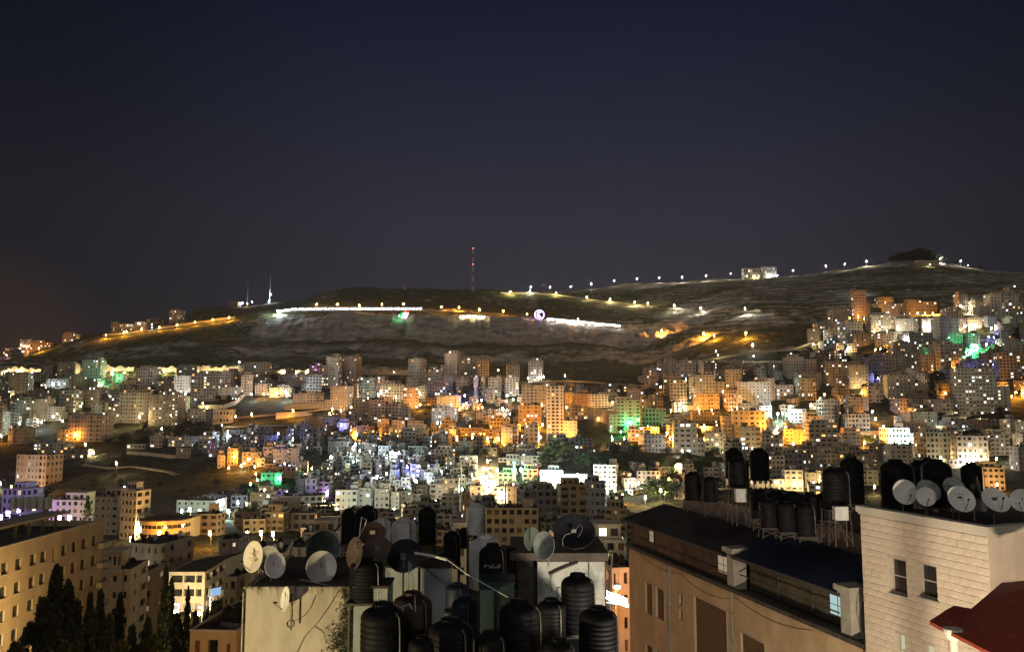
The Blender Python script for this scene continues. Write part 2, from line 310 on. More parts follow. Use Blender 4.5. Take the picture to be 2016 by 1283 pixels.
def grid_mesh(name, V, nu, nd, mat, kind='structure', att=None):
    me = bpy.data.meshes.new(name); me.vertices.add(len(V)); me.vertices.foreach_set('co', V.astype(np.float32).ravel())
    i = np.arange(nu * nd).reshape(nu, nd); q = np.stack([i[:-1, :-1], i[1:, :-1], i[1:, 1:], i[:-1, 1:]], -1).reshape(-1, 4)
    me.loops.add(q.size); me.loops.foreach_set('vertex_index', q.ravel().astype(np.int32)); me.polygons.add(len(q))
    me.polygons.foreach_set('loop_start', np.arange(0, q.size, 4, dtype=np.int32)); me.update(calc_edges=True); me.validate()
    if att is not None:
        at_ = me.attributes.new('scarp', 'FLOAT', 'POINT'); at_.data.foreach_set('value', att.astype(np.float32).ravel()); a2_ = me.attributes.new('dry', 'FLOAT', 'POINT'); a2_.data.foreach_set('value', np.clip((DD - 930) / 90, 0, 1).astype(np.float32).ravel())  # second mask lightens the ground colour with distance, standing in for light
    me.shade_smooth(); me.materials.append(MATS[mat]); o = bpy.data.objects.new(name, me); col.objects.link(o); o['kind'] = kind; return o
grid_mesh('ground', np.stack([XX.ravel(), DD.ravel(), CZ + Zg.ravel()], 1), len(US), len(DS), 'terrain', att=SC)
bk = MB(); bk.face([(-60, -80, -1), (60, -80, -1), (60, 4, -.5), (-60, 4, -.5)], 'asphalt'); bk.build('pavement', kind='structure')
# ------------------------------------------------------------------ lights: every lamp is a pole, an arm, a glowing head and its light
LAMPDATA = {}
def lamp_light(loc, key, power, rad=.35, parent=None):
    k = (key, round(power)); 
    if k not in LAMPDATA:
        d = bpy.data.lights.new('lamp_light', 'POINT'); d.energy = power; d.color = BULB[key]; d.shadow_soft_size = rad; LAMPDATA[k] = d
    o = bpy.data.objects.new('lamp_light', LAMPDATA[k]); col.objects.link(o); o.location = loc
    if parent is not None: o.parent = parent
    o.visible_camera = True
    return o
LM = {}
def lamp_mesh(key, h, big):
    k = (key, h, big)
    if k in LM: return LM[k]
    a = MB(); a.tube([(0, 0, -1), (0, 0, h), (0, -.25, h + .15), (0, -.9 - big, h + .2)], .09 + big * .06, 'metal', 5)
    b2 = MB(); hb = .26 + big * .5
    b2.box(-hb, hb, -.9 - big - 2 * hb, -.9 - big, h + .22, h + .34, 'metal')
    c = MB(); c.lathe([(hb * .55, 0), (hb * .95, .1), (hb, hb * .7), (hb * .6, hb * 1.2)], 'bulb_' + key, (0, -.9 - big - hb, h + .2 - hb * 1.2), 8)
    out = []
    for nm, q in (('pole', a), ('head', b2), ('bulb', c)):
        o = q.build(nm); out.append(o.data); bpy.data.objects.remove(o)
    LM[k] = out; return out
LAMPS = []
def street_lamp(x, y, key='O', power=5000, h=7, big=.35, label=None, dmin=260, group='street lamps of the town'):
    g0 = hit(x, y, h, dmin)
    r = empty('street_lamp', g0, label, 'street lamp', group)
    for nm, me in zip(('pole', 'head', 'bulb'), lamp_mesh(key, h, big)):
        o = bpy.data.objects.new(nm, me); col.objects.link(o); o.parent = r
    lamp_light((0, -.9 - big - .3, h - .9 - big), key, power, parent=r)
    LAMPS.append((r, x, y, key, h)); return r
LK = 1.2
LA = 15500; LB_ = 26000
# ------------------------------------------------------------------ buildings
BLD = []
TONEW = {'cream': 'cream', 'grey': 'grey', 'white': 'white', 'tan': 'tan', 'pink': 'pinkish', 'ochre': 'ochre', 'dim': 'dull brown', 'blue_grey': 'bluish grey', 'brown': 'brown', 'green_grey': 'greenish'}
NUMW = ['', 'one', 'two', 'three', 'four', 'five', 'six', 'seven', 'eight', 'nine', 'ten', 'eleven', 'twelve', 'thirteen', 'fourteen', 'fifteen', 'sixteen', 'seventeen', 'eighteen']
def lit_mat(ks): return random.choice(ks)
def make_block(g, W, D, H, rot, ton, rows, cols=None, lit=.12, litk=('lit_warm', 'lit_white', 'lit_warm', 'lit_cool', 'lit_orange'), style='plain', stair=True, tanks=True, name='apartment_block', base=8, detail=False):
    root = empty(name, g, rz=rot)
    wall = MB(); win = MB(); ltw = MB(); clut = MB()
    fh = H / rows; cols = cols or max(2, round(W / 3.1)); par = min(.8, fh * .3)
    nlit = [0, 0]
    def glass(o, q, e, nn):
        pr = lit * (o[4] if len(o) > 4 else 1); nlit[1] += 1
        if random.random() < pr:
            k = lit_mat(litk) if random.random() > .45 else random.choice(('lit_dim', 'lit_faint', 'lit_faint')); ltw.face(q, k); nlit[0] += 1
            if o[1] - o[0] > 1: # mullion
                c = [(Vector(q[0]) + Vector(q[1])) / 2, (Vector(q[3]) + Vector(q[2])) / 2]; ofs = Vector((nn.x, nn.y, 0)) * .03; t = Vector((e.x, e.y, 0)) * .06
                win.face([c[0] - t + ofs, c[0] + t + ofs, c[1] + t + ofs, c[1] - t + ofs], 'dark_trim')
        else: win.face(q, 'glass_dark' if random.random() < .8 else 'shutter')
    wf = random.uniform(.78, 1.3); hf = random.uniform(.82, 1.2)
    def ops(Wd, nc, fr=True):
        out = []; cw = Wd / nc
        kinds = [random.choice((0, 0, 1, 2)) if style != 'bands' else 2 for _ in range(nc)]
        if style == 'balc' and fr and nc > 2:
            kinds = [3 if q in (0, nc - 1) or (nc > 5 and q == nc // 2) else kinds[q] for q in range(nc)]
        for r_ in range(rows):
            z = r_ * fh
            for c in range(nc):
                k = kinds[c]; ww = {0: .36, 1: .26, 2: .62, 3: .74}[k] * cw; ww = min(ww * (wf if k < 2 else 1), 2.6 if k < 3 else 4, cw * .85); hh = (hf if k < 3 else 1) * {0: .44, 1: .36, 2: .46, 3: .62}[k] * fh
                cx_ = (c + .5) * cw; z0 = z + fh * (.30 if k < 3 else .12)
                if rows > 3 and random.random() < .03: continue
                out.append((cx_ - ww / 2, cx_ + ww / 2, z0, z0 + hh, 1.0))
        return out, kinds
    of, kinds = ops(W, cols); sc_ = max(1, round(D / 4)); osd, _ = ops(D, sc_, False)
    c = [(-W / 2, 0), (W / 2, 0), (W / 2, D), (-W / 2, D)]
    top = H
    wall.facade(c[0], c[1], 0, top, of, ton, .35 if style != 'balc' else .8, glass)
    wall.facade(c[1], c[2], 0, top, osd, ton, .3, glass); wall.facade(c[3], c[0], 0, top, osd, ton, .3, glass)
    wall.facade(c[2], c[3], 0, top, [], ton)
    wall.box(-W / 2, W / 2, 0, D, -base, -.001, ton)
    wall.face([(-W / 2, 0, top - par), (W / 2, 0, top - par), (W / 2, D, top - par), (-W / 2, D, top - par)], 'roofing')
    t = .22
    for a in ((-W / 2 - .06, W / 2 + .06, -.06, t), (-W / 2 - .06, W / 2 + .06, D - t, D + .06)): wall.box(*a, top, top + .14, 'coping')
    for a in ((-W / 2 - .06, -W / 2 + t), (W / 2 - t, W / 2 + .06)): wall.box(*a, t + .003, D - t - .003, top, top + .137, 'coping')
    if style == 'balc':
        cw = W / cols
        for q, k in enumerate(kinds):
            if k == 3:
                for r_ in range(rows):
                    x = -W / 2 + (q + .5) * cw; b2 = min(cw * .86, 4.4) / 2; z = r_ * fh + .02
                    wall.box(x - b2, x + b2, -1.1, -.01, z, z + .16, ton); wall.box(x - b2, x + b2, -1.14, -1.02, z + .16, z + fh * .34, ton)
    elif style == 'bands':
        for r_ in range(1, rows): wall.box(-W / 2 - .1, W / 2 + .1, -.14, -.005, r_ * fh - .02, r_ * fh + .3, ton)
    elif random.random() < .6:
        x = random.choice((-W * .18, W * .2, 0)); wall.box(x - .35, x + .35, -.25, -.004, .5, top + .02, ton)
    if stair:
        sw = min(4.2, W * .3); x = random.uniform(-W * .3, W * .3); y = D * random.uniform(.35, .6); hh = random.choice((2.4, 2.8, 3.2))
        wall.box(x - sw / 2, x + sw / 2, y, y + min(4, D * .4), top - par + .01, top + hh, ton); wall.box(x - sw / 2 - .15, x + sw / 2 + .15, y - .15, y + min(4, D * .4) + .15, top + hh + .002, top + hh + .14, 'coping')
        if rows > 6: clut.tube([(x, y + 1, top + hh), (x, y + 1, top + hh + 3)], .06, 'metal', 4)
    if rows > 2 and random.random() < .4:      # set-back top storey
        pw = W * random.uniform(.4, .65); px_ = random.choice((-1, 1)) * (W - pw) / 2 * random.uniform(.3, .9); ph = min(2.9, fh * 1.05); z = top - par + .01
        wall.facade((px_ - pw / 2, 2.2), (px_ + pw / 2, 2.2), z, z + ph + par, [(k * pw / 3 + .25, k * pw / 3 + .25 + min(1.6, pw / 3 - .4), z + par + .5, z + par + ph - .75, 1.0) for k in range(3)] if ph > 2 else [], ton, .2, glass)
        wall.box(px_ - pw / 2 + .002, px_ + pw / 2 - .002, 2.42, D * .8, z, z + ph + par - .002, ton); wall.box(px_ - pw / 2 - .25, px_ + pw / 2 + .25, 1.9, D * .82, z + ph + par + .002, z + ph + par + .2, 'coping')
    if rows > 2 and random.random() < .35:      # lower wing at one side
        sd = random.choice((-1, 1)); ww = W * random.uniform(.25, .45); hr = max(1, int(rows * random.uniform(.35, .75))); x_0 = W / 2 + .003 if sd > 0 else -W / 2 - ww - .003; hz = hr * fh; yo = random.uniform(-1.8, 2.0)
        wall.facade((x_0, yo), (x_0 + ww, yo), 0, hz, [(ww * a, ww * a + min(1.3, ww * .3), r_ * fh + fh * .3, r_ * fh + fh * .72, 1.0) for r_ in range(hr) for a in (.12, .58)], ton, .25, glass)
        wall.box(x_0 + .002, x_0 + ww - .002, yo + .27, D * .9, -base, hz - .3, ton); wall.box(x_0 - .05, x_0 + ww + .05, yo - .05, yo + .2, hz, hz + .12, 'coping')
    if tanks:
        for _ in range(int(min(14, 2 + W * D / 26))):
            x = random.uniform(-W / 2 + .9, W / 2 - .9); y = random.uniform(.9, D - .9); z = top - par + random.choice((.4, .4, .9)); k = random.choice(('tank_black', 'tank_black', 'tank_black', 'tank_white'))
            clut.lathe([(.5, 0), (.52, .1), (.52, 1.1), (.42, 1.28), (.16, 1.36), (.16, 1.5)], k, (x, y, z), 7)
            clut.box(x - .5, x + .5, y - .5, y + .5, z - .45, z - .005, 'metal')
        for _ in range(random.choice((0, 1, 2))):
            x = random.uniform(-W / 2 + 1.2, W / 2 - 1.2); y = random.uniform(1, D - 1); z = top - par
            clut.face([(x - .9, y - .5, z + .1), (x + .9, y - .5, z + .1), (x + .9, y + .5, z + 1.1), (x - .9, y + .5, z + 1.1)], 'glass_dark'); clut.face([(x - .9, y + .5, z + .1), (x + .9, y + .5, z + .1), (x + .9, y + .5, z + 1.1), (x - .9, y + .5, z + 1.1)], 'metal')
    wall.build('wall', root)
    if win.f: win.build('window', root, kind='stuff')
    if ltw.f: ltw.build('lit_window', root, kind='stuff')
    if clut.f: clut.build('rooftop_fittings', root, kind='stuff')
    return root, nlit
def building(x0, x1, yt, yb, ton='cream', rows=None, cols=None, lit=.12, litk=None, yaw=None, style=None, label=None, name=None, cat=None, dmin=260, depth=None, stair=None, tanks=True, sub=0):
    xm = (x0 + x1) / 2; g = hit(xm, yb, 0, dmin); d = g.y
    if yaw is None: yaw = random.uniform(-14, 14)
    Wi = (x1 - x0) / F * d; D = depth or max(6, min(Wi * .75, 15))
    W = max((Wi - D * abs(math.sin(R(yaw)))) / math.cos(R(yaw)), Wi * .6)
    H = max(yz(yt, d, xm) - g.z, 3.0)
    rows = rows or max(1, round(H / 3.2))
    rot = R(yaw); n = Vector((math.sin(rot), -math.cos(rot), 0))
    if name is None: name = 'apartment_tower' if rows >= 9 else ('apartment_block' if rows >= 4 else 'house')
    if style is None: style = random.choice(('plain', 'plain', 'balc', 'bands'))
    kw = dict(lit=lit, style=style, stair=(rows > 2 and random.random() < .75) if stair is None else stair, tanks=tanks, name=name, cols=cols)
    if litk: kw['litk'] = litk
    # keep the outline centred on the pixels asked for
    off = Vector((math.sin(rot), 0, 0)) * (D / 2) * 1.0
    root, nl = make_block(g + Vector((off.x, 0, 0)), W, D, H, rot, ton, rows, **kw)
    BLD.append(dict(o=root, x=xm, y=(yt + yb) / 2, x0=x0, x1=x1, yt=yt, yb=yb, d=d, X=g.x + D / 2 * -math.sin(rot) * 0, r=math.hypot(W, D) / 2 * .88, c=(g.x, g.y + D / 2), rows=rows, tone=ton, lit=nl[0], label=label, name=name, style=style,
        cat=cat or {'apartment_tower': 'tower block', 'apartment_block': 'apartment block', 'house': 'house'}.get(name, 'building')))
    return root
Bd = building
B = [  # x0, x1, ytop, ybase, tone, options
 # left town
 (8,52,733,775,'tan',dict(rows=7,yaw=8)), (-6,18,768,800,'dim',{}), (50,112,768,800,'tan',dict(rows=5)), (113,150,768,812,'grey',dict(rows=6,yaw=-10)), (152,205,767,802,'tan',dict(rows=5)),
 (20,55,788,838,'green_grey',dict(rows=8,yaw=6)), (56,92,785,830,'tan',{}), (92,118,800,828,'white',{}), (178,205,793,817,'cream',{}), (128,210,817,869,'pink',dict(rows=6,yaw=-12,lit=.05)),
 (14,50,843,873,'tan',{}), (107,156,845,869,'tan',{}), (207,232,808,834,'cream',dict(yaw=-10)), (232,286,773,832,'cream',dict(rows=8,yaw=-12)), (291,352,777,837,'tan',dict(rows=10,cols=9,lit=.24,litk=('lit_warm',),yaw=-4,label='broad tan tower block with many warm lit windows on the left')),
 (263,308,725,770,'white',dict(rows=7,yaw=-16)), (160,196,708,752,'grey',dict(rows=8)), (110,146,716,745,'tan',{}), (78,110,719,745,'dim',{}), (300,346,750,770,'cream',dict(style='plain')), (88,132,746,764,'grey',{}), (160,192,750,768,'green_grey',{}),
 (232,259,756,778,'pink',{}), (64,130,873,892,'grey',dict(lit=.3,tanks=False)), (25,103,895,957,'pink',dict(rows=5,cols=8,yaw=-14,lit=.05,label='pinkish five-storey block with one yellow window and an orange-lit base')),
 (0,60,962,1012,'blue_grey',dict(rows=3,style='bands',lit=.2,label='low banded building washed in violet light at the left edge')), (120,170,885,903,'dim',{}),
 # left centre band
 (344,386,723,745,'grey',{}), (338,373,740,775,'white',{}), (375,431,735,789,'grey',dict(rows=9,yaw=-3,cols=9)), (437,464,730,768,'pink',{}), (407,466,762,787,'cream',dict(rows=4,lit=.25,litk=('lit_white',),yaw=3)), (470,496,738,778,'cream',dict(rows=7)),
 (478,528,713,760,'tan',dict(rows=8,yaw=-12)), (502,531,755,778,'cream',{}), (531,573,763,781,'tan',dict(yaw=0)), (365,414,805,834,'cream',dict(rows=5,cols=5,yaw=-14)), (415,456,806,834,'grey',dict(rows=2,lit=0)), (546,575,736,760,'blue_grey',{}), (575,606,736,760,'pink',{}),
 (604,633,719,742,'white',dict(rows=4,lit=.35,litk=('lit_pink',),label='white block with a magenta lit balcony among the towers')), (598,632,738,775,'white',dict(rows=6,style='bands',label='white block ringed by pale balcony bands below the magenta balcony')), (577,591,775,803,'white',dict(lit=0,tanks=False)), (592,621,774,803,'white',dict(rows=5,cols=5,lit=0,yaw=0)), (622,636,774,803,'tan',dict(lit=0)),
 (641,669,702,765,'cream',dict(rows=11,lit=.2)), (672,707,701,755,'pink',dict(rows=11,yaw=-12,lit=.16)), (649,690,760,808,'tan',dict(rows=9,cols=7)), (692,704,755,800,'tan',{}), (628,668,822,850,'ochre',{}), (663,688,832,853,'tan',{}),
 (389,422,857,892,'blue_grey',dict(rows=4,cols=3,lit=.4,yaw=-10,litk=('lit_cool','lit_white'))), (412,428,849,862,'grey',{}), (330,379,860,879,'grey',dict(lit=.2,yaw=-3)), (294,318,858,881,'pink',{}), (345,381,882,902,'dim',{}), (448,478,846,856,'grey',{}), (248,292,874,884,'dim',dict(tanks=False)),
 (470,513,890,916,'ochre',dict(lit=.1)), (446,472,882,916,'ochre',{}), (537,565,884,912,'grey',dict(yaw=0,cols=5)), (566,593,882,914,'grey',{}), (516,536,880,908,'pink',{}), (408,425,870,900,'pink',{}), (505,532,843,858,'dim',{}), (513,545,857,870,'dim',{}), (590,621,853,868,'grey',{}),
 # centre towers
 (803,837,706,760,'white',dict(rows=9,yaw=-14,lit=.12)), (799,824,743,768,'white',dict(style='bands')), (842,868,727,765,'white',dict(rows=7,style='bands')), (875,904,695,758,'white',dict(rows=11,yaw=-10,lit=.2)), (904,931,704,760,'grey',dict(rows=10,lit=.25)), (935,962,707,742,'cream',dict(rows=7)), (932,955,742,782,'white',dict(rows=8)),
 (868,893,744,775,'grey',{}), (897,926,746,778,'white',{}), (961,987,744,779,'cream',dict(rows=6,style='bands')), (705,738,743,783,'green_grey',dict(rows=7,cols=7)), (738,762,741,780,'pink',dict(rows=6)), (747,792,756,790,'tan',dict(rows=6,lit=.25)), (792,823,763,804,'pink',dict(rows=7,lit=.2)), (824,843,760,790,'grey',{}), (845,880,756,784,'pink',dict(rows=5)), (877,891,753,776,'cream',{}),
 (860,906,779,805,'cream',dict(rows=5,cols=9,yaw=-4,lit=0)), (850,900,803,830,'grey',dict(rows=4,lit=.2)), (692,725,785,825,'tan',dict(rows=6)), (725,757,787,833,'pink',dict(rows=7)), (757,785,795,827,'pink',{}), (784,807,803,827,'cream',{}),
 (741,765,824,853,'ochre',dict(rows=4)), (770,796,827,851,'ochre',{}), (800,833,828,848,'tan',{}), (695,733,838,855,'ochre',dict(style='plain')), (664,687,837,853,'pink',{}), (786,818,849,873,'white',dict(yaw=6,lit=.15)), (818,842,846,874,'ochre',{}), (846,859,832,850,'ochre',{}), (865,897,826,850,'ochre',dict(rows=3)),
 (854,888,854,886,'cream',dict(rows=5,cols=5,yaw=-14)), (848,891,885,907,'pink',dict(yaw=-3)), (799,839,878,894,'green_grey',{}), (837,861,783,799,'ochre',{}), (929,951,795,807,'ochre',{}), (936,957,813,834,'ochre',{}), (918,936,821,834,'tan',{}), (972,1004,806,822,'cream',{}), (961,1003,823,845,'ochre',dict(style='bands',rows=3)), (907,950,842,858,'ochre',{}), (950,986,845,864,'ochre',{}), (987,1009,840,874,'blue_grey',dict(rows=5)), (1008,1021,838,872,'tan',{}),
 (950,979,881,900,'ochre',{}), (904,940,897,917,'white',dict(tanks=False)), (857,877,898,914,'dim',{}), (991,1020,880,890,'tan',{}),
 (997,1023,717,750,'tan',dict(rows=8,style='bands')), (993,1021,743,780,'white',dict(rows=8,style='bands')), (1040,1071,709,750,'grey',dict(rows=9,style='bands',lit=.2)), (1028,1075,758,802,'grey',dict(rows=7,cols=6,lit=0,yaw=-2)), (1075,1077+10,755,800,'tan',{}),
 (1077,1110,760,863,'white',dict(rows=15,cols=4,yaw=0,lit=.1,label='tallest slim tower of the centre, its lower half washed orange')), (1020,1066,798,838,'ochre',dict(rows=5,cols=6,lit=.15,yaw=3)), (1033,1062,835,877,'white',dict(rows=5,cols=3,yaw=-6)), (1111,1138,828,864,'white',dict(rows=5,cols=3,lit=.05)),
 (1112,1130,772,803,'ochre',dict(lit=0)), (1130,1166,775,801,'brown',dict(lit=0,style='plain',tanks=False)), (1158,1201,776,802,'grey',dict(lit=0,style='bands',rows=5,tanks=False,label='long grey windowless warehouse above the orange retaining wall')), (1181,1210,771,790,'cream',{}), (1120,1156,803,826,'tan',dict(rows=3)),
 (1214,1260,788,850,'green_grey',dict(rows=9,cols=6,yaw=2,lit=.06,litk=('lit_white',),label='eight-storey block washed green by the green light sculpture')), (1262,1312,804,837,'green_grey',dict(rows=4,lit=0)), (1181,1219,755,766,'tan',{}), (1236,1267,765,788,'pink',{}), (1269,1298,723,750,'pink',dict(lit=.25)), (1278,1296,744,782,'pink',dict(rows=8)), (1294,1313,715,740,'pink',{}), (1262,1278,785,804,'ochre',{}), (1285,1306,783,804,'ochre',{}),
 (1263,1311,856,890,'white',dict(rows=4,cols=6,yaw=8,lit=.02)), (1218,1243,868,888,'grey',{}), (1076,1121,862,895,'blue_grey',dict(rows=4)), (1123,1166,864,897,'blue_grey',dict(rows=5,style='balc')), (1260,1300,840,852,'ochre',{}), (1236,1262,845,868,'grey',{}),
 (997,1023,894,916,'blue_grey',dict(rows=2,cols=4)), (1025,1047,897,917,'white',dict(rows=2)), (1047,1075,897,919,'white',dict(rows=3)), (1547,1584,925,966,'cream',dict(rows=4)), (1586,1620,930,960,'tan',dict(rows=3)), (1930,1986,920,966,'cream',dict(rows=4)), (1700,1734,925,955,'cream',{}), (1480,1545,943,968,'cream',dict(rows=2)),
 (1170,1222,915,962,'cream',dict(rows=5,cols=5,yaw=-14,lit=.05)), (1255,1302,927,952,'cream',{}), (1305,1340,945,965,'grey',{}),
 # right town
 (1332,1372,709,742,'pink',dict(rows=5,cols=5,yaw=-3,label='pinkish white tower standing clear against the hillside')), (1365,1410,738,778,'grey',dict(rows=6,lit=.08)), (1320,1354,748,788,'tan',dict(rows=6,cols=5)), (1357,1366,742,785,'white',dict(lit=0)), (1430,1463,727,768,'cream',dict(rows=7,yaw=-5)), (1430,1457,768,808,'pink',dict(rows=5)), (1455,1520,752,808,'grey',dict(rows=9,cols=9,yaw=-6,lit=.16)),
 (1366,1418,775,806,'ochre',dict(rows=4,cols=9,yaw=-3,style='plain')), (1365,1420,810,834,'ochre',dict(rows=3,cols=10,yaw=-5)), (1332,1353,780,810,'white',dict(rows=5)), (1447,1512,808,868,'cream',dict(rows=6,cols=6,yaw=-8,label='cream block with a projecting stair tower in front of the grey tower')), (1328,1376,832,892,'cream',dict(rows=6,cols=4,yaw=-6,lit=.12)), (1390,1430,851,888,'grey',dict(lit=.2)), (1458,1498,840,888,'tan',dict(rows=5,cols=4)),
 (1573,1617,733,768,'tan',dict(rows=7,style='bands')), (1575,1608,745,788,'ochre',dict(rows=6)), (1626,1664,712,760,'tan',dict(rows=9)), (1548,1589,845,874,'ochre',{}), (1557,1590,805,832,'pink',{}), (1539,1576,797,812,'tan',{}), (1596,1616,793,806,'white',{}), (1617,1652,787,840,'grey',dict(rows=7,style='bands')), (1596,1654,834,898,'cream',dict(rows=7,cols=5,yaw=-6,lit=.2)),
 (1541,1599,892,926,'grey',dict(rows=3)), (1520,1541,731,748,'pink',{}), (1530,1564,758,787,'grey',dict(lit=.3)), (1670,1711,718,764,'tan',dict(rows=7)), (1721,1758,698,735,'tan',dict(rows=5)), (1803,1841,697,737,'tan',dict(rows=6)), (1867,1896,691,730,'pink',dict(rows=6,style='bands')), (1751,1807,738,787,'cream',dict(rows=7,cols=7,yaw=-12,lit=.15)), (1711,1741,760,792,'tan',dict(rows=4)), (1645,1673,764,784,'dim',{}),
 (1892,1967,725,816,'grey',dict(rows=13,cols=11,yaw=-8,lit=.26,litk=('lit_warm','lit_white','lit_warm'),label='biggest grey tower of the right side, dotted with lit windows')), (1852,1881,755,776,'ochre',dict(lit=0)), (1835,1896,786,818,'pink',dict(rows=4,lit=.25)), (1767,1810,784,817,'pink',dict(rows=4)), (1670,1713,815,850,'cream',dict(rows=4,style='bands',lit=0)), (1766,1786,819,845,'white',{}), (1747,1793,842,874,'white',dict(rows=3,label='white house glowing cyan under a cool floodlight')),
 (1790,1848,811,852,'tan',dict(rows=6,lit=.15)), (1821,1876,851,904,'grey',dict(rows=5,lit=.2)), (1890,1953,858,916,'tan',dict(rows=5,cols=6)), (1952,1991,855,896,'tan',{}), (1925,1968,825,843,'ochre',{}), (1945,1986,845,860,'cream',{}), (1965,1986,752,780,'pink',{}), (1941,1971,694,735,'ochre',dict(style='bands')), (1865,1925,828,850,'grey',dict(lit=.35,litk=('lit_white',))), (1985,2022,825,860,'grey',{}),
 (1684,1708,572,626,'pink',dict(rows=9,style='bands')), (1655,1678,608,625,'pink',{}), (1674,1690,572,600,'cream',{}), (1886,1909,578,613,'cream',dict(rows=7)), (1918,1945,590,616,'cream',{}), (1953,2009,578,626,'cream',dict(rows=8,cols=8,yaw=-4)), (1992,2030,561,605,'tan',{}), (1747,1776,598,622,'white',{}), (1785,1846,594,620,'ochre',dict(rows=4)), (1728,1761,585,600,'ochre',dict(rows=2)),
 (1608,1636,636,653,'cream',dict(lit=.4)), (1715,1761,620,651,'cream',dict(lit=.3)), (1766,1812,627,651,'cream',{}), (1818,1850,627,652,'cream',{}), (1845,1891,627,667,'grey',dict(rows=6,cols=8,style='balc',lit=0)), (1900,1936,625,650,'cream',dict(lit=.3)), (1938,1966,622,642,'blue_grey',{}), (1988,2022,622,644,'green_grey',{}), (1630,1676,648,682,'blue_grey',dict(lit=.45,litk=('lit_cool','lit_white'))), (1680,1716,656,682,'tan',{}), (1725,1771,656,682,'tan',{}), (1783,1841,655,684,'grey',{}),
 (1752,1794,675,697,'cream',{}), (1844,1899,677,727,'cream',dict(rows=7,cols=6)), (1948,1971,687,715,'ochre',{}), (1975,2020,668,692,'cream',{}), (1971,2020,694,745,'tan',{}), (1640,1668,690,712,'dim',dict(lit=.4)), (1803,1838,682,700,'cream',{}),
 # lower centre, in front of the old quarter
 (1064,1108,926,966,'white',dict(rows=3,cols=5,yaw=0,lit=0,tanks=False,label='white hall blazing under the brightest white floodlights')), (1110,1158,934,966,'white',dict(rows=2,cols=6,yaw=0,lit=0,tanks=False,label='added lower white wing beside the floodlit white hall')),  # white hall and wing added to catch the floodlights as a glaring patch
 (957,1061,1000,1072,'ochre',dict(rows=4,cols=7,yaw=-2,lit=0,stair=True,label='ochre four-storey block with a column of cool lit stair windows')), (1098,1156,955,1042,'ochre',dict(rows=6,cols=3,yaw=8,lit=0,label='ochre six-storey block below the white floodlights')), (1152,1192,948,1015,'grey',dict(rows=4,lit=.08)), (1018,1098,965,1045,'dim',dict(rows=5,lit=.03)), (1193,1240,1000,1065,'ochre',dict(rows=4,style='balc')), (1165,1195,1022,1062,'ochre',dict(rows=3)), (1196,1228,975,1010,'dim',{}),
 (660,702,964,1004,'white',dict(rows=3,cols=4,yaw=0)), (704,730,960,1000,'white',dict(rows=4)), (737,768,962,1000,'white',{}), (768,785,968,1002,'cream',dict(rows=4)), (846,872,952,982,'white',dict(rows=3,cols=2,yaw=0)), (873,903,942,980,'cream',dict(rows=3,cols=3,yaw=0,lit=.35)), (545,632,976,1002,'cream',dict(rows=2,cols=7,yaw=6,lit=0)), (597,622,942,978,'white',dict(rows=3)), (625,652,948,980,'cream',{}), (510,552,930,952,'grey',dict(rows=2)), (508,530,948,962,'grey',{}),
 (346,426,985,1008,'blue_grey',dict(rows=2,cols=6,yaw=-6,lit=.05,label='long bluish-white house above a yellow-lit court')), (398,436,974,990,'blue_grey',{}), (452,486,975,1000,'blue_grey',dict(rows=2)), (534,585,918,940,'dim',{}), (520,560,1008,1046,'ochre',dict(rows=3,yaw=-4)), (472,520,1022,1048,'ochre',dict(rows=2)), (376,428,1012,1052,'brown',dict(rows=3,lit=.05)), (560,620,1010,1045,'dim',{}),
 (95,166,984,1028,'cream',dict(rows=3,cols=6,yaw=-2,lit=0,label='long cream house with two rows of dark windows beside a cypress')), (232,280,966,1062,'cream',dict(rows=6,cols=4,yaw=-20,lit=.04,label='stepped cream apartment block with tall notched corner')), (182,236,978,1052,'tan',dict(rows=5,cols=4,yaw=-8,lit=.12,litk=('lit_warm',))),
 (868,908,975,1020,'tan',dict(rows=4)), (905,925,968,1030,'ochre',dict(rows=3)), (858,910,1012,1050,'cream',dict(rows=3,style='balc')), (793,822,1000,1030,'tan',{}), (735,775,1008,1030,'pink',{}), (925,950,956,990,'tan',dict(rows=3)), (970,996,958,990,'cream',dict(rows=3)), (996,1026,958,992,'tan',{}),
]
for q in B:
    x0, x1, yt, yb, t = q[:5]; building(x0, x1, yt, yb, t, **q[5])
NHAND = len(BLD)
# lit column of stair windows on the ochre block
def overlap(c, r):
    for b in BLD:
        if (c[0] - b['c'][0]) ** 2 + (c[1] - b['c'][1]) ** 2 < (r + b['r']) ** 2 * .80: return True
    return False
